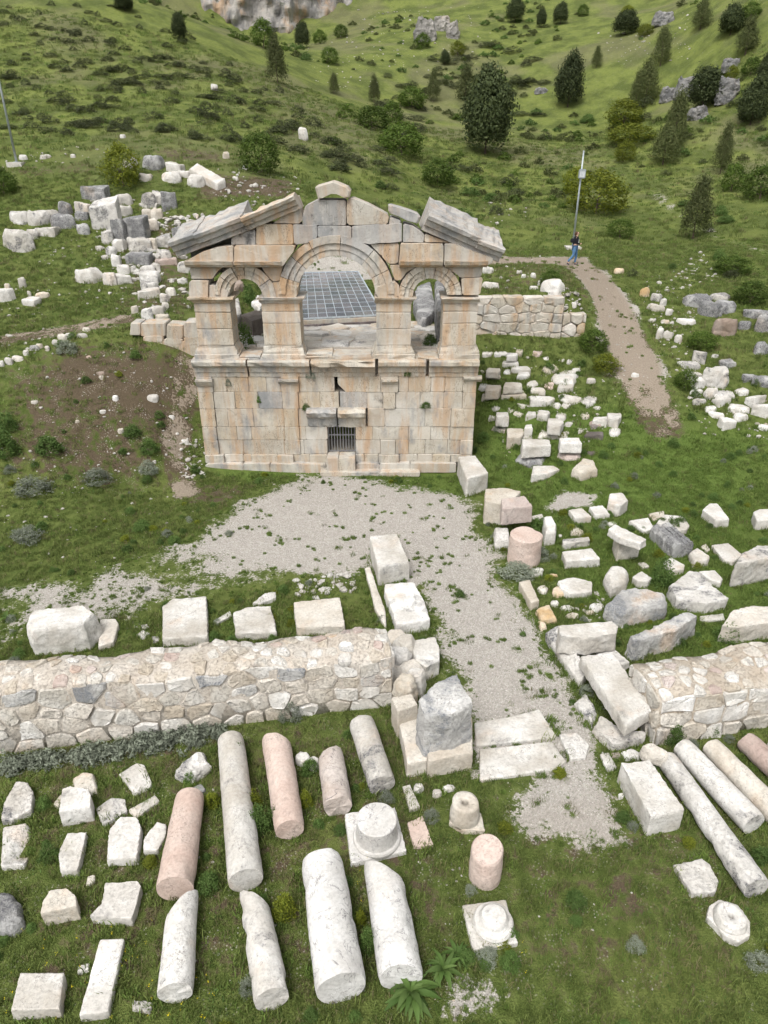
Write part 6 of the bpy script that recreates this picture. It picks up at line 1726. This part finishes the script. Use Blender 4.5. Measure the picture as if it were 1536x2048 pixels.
for k_, px, py, w, h, lb in BUSH: plant(k_, 'bush', px, py, w, h, lb, 'bush', 'bushes of the valley')
# creeping juniper cushions of the hillside: alike, so they share a label per slope
def inside(px, py, poly):
    c = False
    for i in range(len(poly)):
        ax, ay = poly[i]; bx_, by_ = poly[i - 1]
        if (ay > py) != (by_ > py) and px < (bx_ - ax) * (py - ay) / (by_ - ay) + ax: c = not c
    return c
HILL = [(0,10),(230,0),(330,30),(440,110),(600,210),(720,290),(780,350),(690,350),(560,290),(430,285),(280,270),(120,275),(0,270)]
cnt = 0
tries = 0
while cnt < 205 and tries < 6000:
    tries += 1
    px, py = random.uniform(0, 780), random.uniform(5, 350)
    if not inside(px, py, HILL): continue
    sc_ = .55 + .6 * py / 300
    plant('low', 'creeping_juniper', px, py, random.uniform(18, 48) * sc_, random.uniform(7, 14) * sc_, 'low dark green creeping juniper cushion on the grassy hillside', 'shrub', 'creeping junipers on the hillside'); cnt += 1
MID = [(700,230),(800,120),(1000,90),(1130,130),(1130,260),(900,190),(780,340)]
cnt = 0
while cnt < 60:
    px, py = random.uniform(690, 1140), random.uniform(80, 345)
    if not inside(px, py, MID): continue
    plant('low', 'creeping_juniper', px, py, random.uniform(20, 46), random.uniform(6, 11), 'low dark shrub patch on the valley slope beyond the facade', 'shrub', 'low shrub patches on the valley slope'); cnt += 1
for i in range(34):
    px, py = random.choice([(random.uniform(880, 1060), random.uniform(330, 450)), (random.uniform(1050, 1300), random.uniform(210, 300)), (random.uniform(1250, 1530), random.uniform(380, 560)), (random.uniform(1300, 1530), random.uniform(200, 330)), (random.uniform(700, 980), random.uniform(370, 440))])
    plant('low' if random.random() < .65 else 'weed', 'ground_shrub', px, py, random.uniform(18, 44), random.uniform(8, 18), 'small low shrub tuft on the valley floor', 'shrub', 'small shrub tufts on the valley floor')
# weeds and silver plants near by
NEAR = [
 ('silver',68,985,72,34,'silver-leaved plant cushion high on the weedy bank'),('silver',195,965,56,30,'silver cushion between weeds and bank stones'),('silver',55,1078,64,26,'silver cushion lower on the bank near the gravel'),('silver',135,705,42,26,'silver cushion just under the edging row'),('silver',298,945,40,26,'silver cushion beside a weed near the track'),('silver',20,945,24,16,'small silver tuft at the picture edge'),
 ('silver',580,1435,50,44,'blue-grey plant growing on the long wall foot'),('silver',1035,1150,76,26,'silver cushion at the foot of the pink drum'),('silver',1080,1120,34,30,'silver tuft beside the pink drum'),('silver',410,1458,22,18,'small silver tuft in the long wall face'),('silver',185,1500,26,16,'silver tuft low in the long wall near its end'),
 ('weed',100,905,52,34,'broad-leaved weed clump on the bank'),('weed',10,910,56,50,'large broad-leaved weed at the picture edge'),('weed',15,860,40,36,'broad-leaved weed above the large one at the edge'),('weed',285,1060,36,20,'small broad-leaved weed near the gravel'),('weed',300,905,34,26,'green weed by the track'),('weed',350,1085,26,14,'low weed at the gravel fringe'),('weed',265,870,34,20,'green weed patch low on the brown bank'),
 ('weed',490,705,44,50,'leafy green plant in the side arch nearer the bank'),('weed',500,610,24,40,'green plant behind the dark brown block'),('weed',860,690,30,20,'grassy plant in the side arch nearer the walker'),('weed',1320,1170,46,54,'leafy plant among the blocks by the grooved length'),('weed',1345,1060,26,26,'leafy sprig beside the wide angular block'),('weed',1345,1485,40,46,'leafy plant at the foot of the short rubble wall'),('weed',1425,1470,18,22,'small leafy plant on the short wall foot'),('silver',835,1375,26,36,'blue-grey plant between the gate pier and dark gate stone'),('silver',1170,1390,30,26,'blue-grey tuft beside the walk under the gate beam'),
 ('weed',1455,1280,50,34,'leafy weeds by the large cream block'),('weed',1075,1060,34,26,'green plant behind the purple-pink block'),
 ('spurge',570,1830,50,52,'yellow-green spurge beside the slant-topped column'),('spurge',425,1610,30,34,'yellow-green spurge between the pink and longest column'),('spurge',510,1620,36,46,'yellow-green spurge between the longest and pale pink column'),('spurge',612,1610,28,34,'yellow-green spurge beside the dark-veined column'),('weed',520,1660,44,60,'tall green weeds beside the longest column'),('weed',545,1650,30,44,'green weeds against the pale pink column'),('weed',620,1545,36,34,'green weeds above the spurge by the dark-veined column'),('weed',735,1900,34,60,'grassy weeds between the two marble columns'),('spurge',722,1850,22,44,'yellow-green weeds between the marble columns'),('weed',480,1520,30,44,'green weeds at the head of the longest column'),
 ('weed',100,1715,40,30,'green tuft among the white slabs'),('silver',862,1640,34,30,'silver weed beside the pink-tinged slab'),('weed',1245,1640,30,20,'green tuft beside the square beam'),('silver',1515,1930,50,34,'silver plant at the picture edge near the round base'),('weed',1520,1720,40,34,'green weeds at the end of the white column'),('weed',1330,1600,20,34,'green grass tuft between beam and speckled column'),('silver',500,1985,40,50,'silver weeds beside the slant-topped column foot'),('weed',380,1565,24,26,'yellowish green sprig at the pink column head'),
]
for k_, px, py, w, h, lb in NEAR: plant(k_, 'wild_plant', px, py, w, h, lb, 'plant')
for k_, px, py, w, h, lb in (('silver',620,756,22,18,'round grey tuft growing under the broken facade cornice'),('weed',816,752,16,24,'green weed hanging in a crack of the facade near the cornice'),('silver',457,772,14,14,'small grey weed in a facade joint below the cornice'),('weed',852,816,20,12,'grassy weed in a facade course beside the door lintel'),('weed',612,820,16,12,'green weed at the end of the door lintel'),('weed',518,806,8,14,'tiny weed in an upright facade joint')):
    p_ = PY(px, py, FY - .02); k2 = depth_of(p_) / FPX
    o = plant(k_, 'wall_weed', 700, 960, 10, 10, lb, 'plant'); o.location = p_; o.scale = (w * k2, w * k2 * .5, h * k2)
# rosettes with long leaves
def leaf_shape(L, W):
    V, F = [], []
    n = 6
    for i in range(n + 1):
        t = i / n; w = W * math.sin(math.pi * min(1, t * .9 + .08)) ** .8 * (1 - .1 * t)
        x = L * t * (1 - .12 * t); z = L * (.62 * t - .75 * t * t)
        V += [(x, -w, z + w * .35), (x, 0, z), (x, w, z + w * .35)]
    for i in range(n):
        for k in (0, 1): F.append((i * 3 + k, i * 3 + k + 1, i * 3 + k + 4, i * 3 + k + 3))
    me = bpy.data.meshes.new('leaf'); me.from_pydata(V, [], F); me.materials.append(M['lf_weed']); me.shade_smooth()
    return me
LEAF = leaf_shape(1, .10)
def rosette(px, py, rpx, n, label):
    p = PG(px, py); r = rpx * depth_of(p) / FPX
    root = empty('rosette_plant', p); tag(root, label, 'plant')
    for i in range(n):
        o = bpy.data.objects.new('leaf', LEAF); COL.objects.link(o); o.parent = root
        s = r * random.uniform(.6, 1.1)
        o.scale = (s, s * random.uniform(.8, 1.2), s * random.uniform(.7, 1.3)); o.rotation_euler = (random.gauss(0, .2), random.uniform(-.7, .15), i * 2.4 + random.uniform(-.3, .3))
        o.location = (0, 0, .03 + .002 * i)
rosette(820, 1990, 66, 38, 'large long-leaved rosette at the foot of the slant-topped marble column')
rosette(885, 1945, 46, 30, 'long-leaved plant between the large rosette and the torus base')
rosette(915, 1918, 40, 18, 'small long-leaved rosette beside the torus base')
rosette(15, 1240, 26, 10, 'small rosette at the picture edge on gravel')

# ------------------------------------------------------------------ scattered rubble, ground cover, flowers, grass (masses nobody could count)
def in_frame(P, mrg=120):
    dz = P[:, 1] * CP + (HC - P[:, 2]) * SP
    u = 768 + FPX * P[:, 0] / dz; v = 1024 - FPX * (P[:, 1] * SP + (P[:, 2] - HC) * CP) / dz
    return (u > -mrg) & (u < 1536 + mrg) & (v > -mrg) & (v < 2048 + mrg)
ico = bmesh.new(); bmesh.ops.create_icosphere(ico, subdivisions=1, radius=1)
IV = np.array([tuple(v.co) for v in ico.verts]); IFc = np.array([[v.index for v in f.verts] for f in ico.faces]); ico.free()
def rubble(name, spots, label_mat):
    """spots: (poly in picture, count, smin px, smax px)"""
    V, F, off = [], [], 0
    for poly, n, s0, s1 in spots:
        n = int(n * .8)
        xs_ = [p[0] for p in poly]; ys_ = [p[1] for p in poly]; k = 0
        while k < n:
            px, py = random.uniform(min(xs_), max(xs_)), random.uniform(min(ys_), max(ys_))
            if not inside(px, py, poly): continue
            k += 1
            p = PG(round(px), round(py)); s = (s0 + (s1 - s0) * random.random() ** 3) * .42 * depth_of(p) / FPX
            v = IV * np.array([s * random.uniform(.7, 1.4), s * random.uniform(.7, 1.3), s * random.uniform(.4, .9)])
            v = v * (1 + rng.uniform(-.28, .28, (len(v), 1)))
            a = random.uniform(0, 6.28); ca, sa = math.cos(a), math.sin(a)
            v = np.stack([v[:, 0] * ca - v[:, 1] * sa, v[:, 0] * sa + v[:, 1] * ca, v[:, 2]], 1) + np.array([p.x, p.y, p.z + s * .15])
            V.append(v); F.append(IFc + off); off += len(v)
    me = bpy.data.meshes.new(name); me.from_pydata(np.concatenate(V).tolist(), [], np.concatenate(F).tolist()); me.materials.append(label_mat)
    o = link(name, me); o['kind'] = 'stuff'
    return o
o = rubble('scattered_rubble', [
 ([(20,680),(330,700),(400,760),(390,960),(100,1000),(0,950)], 260, 2, 9), ([(360,870),(410,880),(412,960),(360,960)], 75, 4, 13), ([(430,330),(600,350),(600,430),(520,440),(420,390)], 130, 3, 14), ([(300,420),(460,430),(470,480),(330,480)], 130, 6, 26), ([(180,400),(320,400),(330,560),(200,520)], 130, 6, 26),
 ([(60,480),(240,480),(300,640),(100,600)], 90, 3, 12), ([(240,470),(370,480),(380,620),(280,640)], 140, 5, 24), ([(0,560),(70,560),(120,700),(0,720)], 60, 3, 12),
 ([(1270,540),(1400,560),(1400,640),(1300,660)], 120, 3, 12), ([(1300,640),(1380,650),(1400,800),(1330,760)], 80, 3, 12), ([(1340,540),(1400,500),(1440,560),(1400,580)], 70, 3, 11), ([(1100,560),(1160,590),(1170,640),(1120,620)], 90, 4, 16), ([(960,500),(1100,500),(1100,580),(960,580)], 60, 3, 12),
 ([(970,690),(1260,720),(1250,900),(1000,950)], 140, 3, 10), ([(1360,790),(1536,800),(1536,880),(1400,870)], 70, 4, 14),
 ([(700,20),(960,10),(1000,120),(760,160)], 160, 2, 6), ([(600,90),(700,60),(760,170),(640,190)], 90, 2, 6), ([(1180,60),(1380,20),(1380,120),(1240,130)], 110, 2, 7), ([(0,300),(220,290),(220,335),(0,340)], 40, 3, 8), ([(960,405),(1060,400),(1060,440),(980,450)], 30, 3, 10),
 ([(0,900),(360,900),(360,1160),(0,1160)], 130, 2, 9), ([(830,1680),(940,1660),(960,2040),(840,2040)], 90, 2, 8), ([(400,1560),(560,1560),(560,2040),(380,2040)], 70, 2, 8), ([(960,1700),(1350,1740),(1340,2040),(980,2040)], 40, 2, 7),
 ([(580,1160),(715,1140),(710,1185),(590,1190)], 90, 5, 22), ([(1080,1160),(1210,1190),(1200,1260),(1110,1230)], 40, 5, 16), ([(1180,1500),(1230,1490),(1240,1560),(1190,1560)], 20, 3, 9),
 ([(350,980),(960,1000),(1180,1500),(1000,1500),(830,1180),(400,1150)], 260, 1.5, 4), ([(1010,1550),(1250,1540),(1250,1690),(1030,1690)], 120, 2, 5), ([(1140,520),(1200,540),(1320,800),(1240,790)], 160, 1.5, 5)], M['chips'])
tag(o, 'loose white stone chips strewn over the ground', 'rubble')
# tufts
def tuft_mesh(name, n, h, spread, width, mat):
    V, F = [], []
    for i in range(n):
        a = random.uniform(0, 6.28); r = spread * math.sqrt(random.random())
        bx_, by_ = r * math.cos(a), r * math.sin(a)
        L = h * random.uniform(.55, 1.25); d = random.uniform(0, 6.28); lean = random.uniform(.2, .9) * L
        w = width * random.uniform(.7, 1.3); ca, sa = math.cos(d), math.sin(d)
        k = len(V)
        V += [(bx_ - sa * w, by_ + ca * w, -.01), (bx_ + sa * w, by_ - ca * w, -.01),
              (bx_ + ca * lean * .35 + sa * w * .8, by_ + sa * lean * .35 - ca * w * .8, L * .6), (bx_ + ca * lean * .35 - sa * w * .8, by_ + sa * lean * .35 + ca * w * .8, L * .6),
              (bx_ + ca * lean, by_ + sa * lean, L * .92)]
        F += [(k, k + 1, k + 2, k + 3), (k + 3, k + 2, k + 4)]
    me = bpy.data.meshes.new(name); me.from_pydata(V, [], F); me.materials.append(mat)
    return me
def scatter(name, protos, P, scale, kind):
    """instances of tufts on points: one mass"""
    me = bpy.data.meshes.new(name); me.from_pydata(P.tolist(), [], [])
    me.attributes.new('sc', 'FLOAT', 'POINT').data.foreach_set('value', scale.astype(np.float32))
    me.attributes.new('kd', 'INT', 'POINT').data.foreach_set('value', kind.astype(np.int32))
    ob = link(name, me); ob['kind'] = 'stuff'
    pc = bpy.data.collections.new(name + '_tufts')
    for i, pm in enumerate(protos):
        q = bpy.data.objects.new(f'tuft_{chr(97 + i)}', pm); pc.objects.link(q)
    ng = bpy.data.node_groups.new(name, 'GeometryNodeTree')
    ng.interface.new_socket('Geometry', in_out='INPUT', socket_type='NodeSocketGeometry'); ng.interface.new_socket('Geometry', in_out='OUTPUT', socket_type='NodeSocketGeometry')
    N = ng.nodes; Lk = ng.links
    gi, go = N.new('NodeGroupInput'), N.new('NodeGroupOutput')
    ci = N.new('GeometryNodeCollectionInfo'); ci.inputs['Collection'].default_value = pc; ci.inputs['Separate Children'].default_value = True; ci.inputs['Reset Children'].default_value = True
    ip = N.new('GeometryNodeInstanceOnPoints'); ip.inputs['Pick Instance'].default_value = True
    a1 = N.new('GeometryNodeInputNamedAttribute'); a1.data_type = 'FLOAT'; a1.inputs['Name'].default_value = 'sc'
    a2 = N.new('GeometryNodeInputNamedAttribute'); a2.data_type = 'INT'; a2.inputs['Name'].default_value = 'kd'
    rv = N.new('FunctionNodeRandomValue'); rv.data_type = 'FLOAT_VECTOR'; rv.inputs['Min'].default_value = (-.15, -.15, 0); rv.inputs['Max'].default_value = (.15, .15, 6.283)
    Lk.new(gi.outputs[0], ip.inputs['Points']); Lk.new(ci.outputs[0], ip.inputs['Instance']); Lk.new(a2.outputs['Attribute'], ip.inputs['Instance Index'])
    Lk.new(rv.outputs['Value'], ip.inputs['Rotation']); Lk.new(a1.outputs['Attribute'], ip.inputs['Scale']); Lk.new(ip.outputs[0], go.inputs[0])
    md = ob.modifiers.new('tufts', 'NODES'); md.node_group = ng
    return ob
M['lf_grass'] = leaf_mat('grass_blades', (.078, .112, .025), (.170, .208, .058), .3)
M['lf_grass2'] = leaf_mat('grass_blades_fresh', (.080, .135, .024), (.160, .222, .052), .3)
M['lf_dry'] = leaf_mat('grass_blades_dry', (.11, .105, .045), (.19, .17, .085), .3)
TU = [tuft_mesh('tuft', 34, .085, .15, .0055, M['lf_grass']), tuft_mesh('tuft', 34, .07, .15, .006, M['lf_grass2']), tuft_mesh('tuft', 22, .12, .10, .005, M['lf_grass']), tuft_mesh('tuft', 16, .09, .12, .005, M['lf_dry']), tuft_mesh('tuft', 26, .035, .13, .009, M['lf_weed'])]
TU.append(tuft_mesh('tuft', 60, .07, .07, .005, M['lf_grass2']))
for key in ('weed0', 'weed1', 'silver0', 'spurge1'):
    hm = PROTO[key][0].copy(); hm.transform(Matrix.Diagonal((.26, .26, .17, 1))); TU.append(hm)
PTS, SCL, KND = [], [], []
rp = []
for ring in RINGS:
    for (ax, ay), (bx_, by_) in zip(ring, ring[1:] + ring[:1]):
        if ay > 32: continue
        L_ = math.hypot(bx_ - ax, by_ - ay)
        for q in range(int(L_ * (9 if ay < 20 else 4))):
            if random.random() < .35: continue
            t_ = random.random(); rp.append((ax + (bx_ - ax) * t_ + random.gauss(0, .04), ay + (by_ - ay) * t_ + random.gauss(0, .04)))
rp = np.array(rp); g_, _, _ = masks(rp); rp = rp[(g_ < .5) | (rng.random(len(rp)) < .3)]
zz_ = hgt(rp[:, 0], rp[:, 1]); PTS.append(np.stack([rp[:, 0], rp[:, 1], zz_], 1)); SCL.append(rng.uniform(.7, 1.7, len(rp))); KND.append(rng.choice([0, 1, 2, 2, 5, 5], len(rp)))
for (x0, x1, y0, y1, n, s_lo, s_hi) in ((-13, 13, 4.0, 15, 30000, .55, 1.15), (-18, 18, 15, 24.5, 28000, .6, 1.2), (-28, 30, 24.5, 47, 34000, .8, 1.7), (-40, 45, 47, 85, 16000, 1.3, 2.6)):
    x = rng.uniform(x0, x1, n); y = rng.uniform(y0, y1, n)
    z = hgt(x, y); P = np.stack([x, y, z], 1)
    g, so, lu = masks(P[:, :2])
    cl = fbm(np.stack([x * .9, y * .9, x * 0], 1), 3, 77); c2 = fbm(np.stack([x * 3.2, y * 3.2, x * 0], 1), 2, 88)
    dens = (1 - smooth(.15, .6, g + c2 * .3)) * (1 - .8 * smooth(.2, .75, so + c2 * .4)) * (.72 + .5 * cl)
    tufty = (g > .25) * smooth(.22, .42, c2 + .25 * cl) * .6
    keep = (rng.random(n) < np.maximum(dens, tufty)) & in_frame(P, 420)
    keep &= ~((x > FX0) & (x < FX1) & (y > FY - .5) & (y < FY + 6))
    sc = rng.uniform(s_lo, s_hi, n) * (1 + .5 * np.clip(c2, -.6, 1)) * np.where(g > .25, .7, 1)
    kd = rng.choice([0, 0, 0, 1, 2, 3, 4], n); kd = np.where((lu > .4) & (rng.random(n) < .75), 1, kd); kd = np.where((rng.random(n) < .02) & (y < 30), rng.choice([6, 7, 6, 7, 8, 9], n), kd); kd = np.where((g > .25) & (rng.random(n) < .7), 5, kd); kd = np.where((so > .3) & (rng.random(n) < .35), 3, kd)
    PTS.append(P[keep]); SCL.append(sc[keep]); KND.append(kd[keep])
o = scatter('grass', TU, np.concatenate(PTS), np.concatenate(SCL), np.concatenate(KND)); tag(o, 'short green turf and weeds over the ground', 'grass')
# silver ground cover along the foot of the long wall
P = []
for i in range(330):
    px = random.uniform(0, 450); py = np.interp(px, [0, 200, 450], [1535, 1510, 1462]) + random.gauss(0, 8)
    if 110 < px < 150 and random.random() < .7: continue
    p = PG(round(px), round(py)); P.append((p.x, p.y, p.z))
pm = []
for v in range(2):
    q, n_ = clumps(7, 9, ell_shape(.1, .1, .1, .06, .3, 0, .3), .03); pm.append(leafmesh('sprig', q, n_, .03, M['lf_grey'], .4))
P = np.array(P)
o = scatter('ground_cover', pm, P, rng.uniform(.7, 1.4, len(P)), rng.integers(0, 2, len(P))); tag(o, 'silver-green ground cover along the foot of the long rubble wall', 'ground cover')
# flowers
P = []
for poly, n in (([(0,1800),(300,1820),(420,2048),(0,2048)], 60), ([(690,1700),(760,1700),(760,1850),(700,1850)], 12), ([(960,1880),(1060,1880),(1060,1960),(960,1960)], 5), ([(380,1950),(440,1950),(440,2048),(380,2048)], 8)):
    k = 0
    while k < n:
        px, py = random.uniform(0, 1100), random.uniform(1690, 2047)
        if inside(px, py, poly): p = PG(round(px), round(py)); P.append((p.x, p.y, p.z + random.uniform(.06, .13))); k += 1
q, n_ = clumps(1, 7, lambda n: (np.zeros((n, 3)), np.tile([0, 0, 1.0], (n, 1))), .008)
P = np.array(P); o = scatter('wild_flowers', [leafmesh('petals', q, n_, .007, M['lf_flower'], .7, .3)], P, rng.uniform(.7, 1.3, len(P)), np.zeros(len(P))); tag(o, 'tiny yellow wild flowers dotted through the grass', 'flowers')
# scrub of the far slopes
sp = []
for v in range(3):
    p, n_ = clumps(40, 9, ell_shape(.5, .45, .9, .05, .4, .0, .6), .07); p[:, 2] = np.abs(p[:, 2]) * .42; sp.append(leafmesh('scrub_clump', p, n_, .07, [M['lf_juniper2'], M['lf_bush'], M['lf_weed']][v], .45))
n = 2000
x = rng.uniform(-60, 75, n); y = rng.uniform(58, 142, n); P = np.stack([x, y, hgt(x, y)], 1)
cl = fbm(np.stack([x * .09, y * .09, x * 0], 1), 3, 55)
keep = in_frame(P, 60) & (rng.random(n) < smooth(-.25, .45, cl)) & ~((x < -4) & (y < 85))
P = P[keep]; o = scatter('hillside_scrub', sp, P, rng.uniform(.35, 1.5, len(P)), rng.choice([0, 0, 1, 2], len(P))); tag(o, 'low scrub scattered over the far slopes', 'scrub')
finalize()
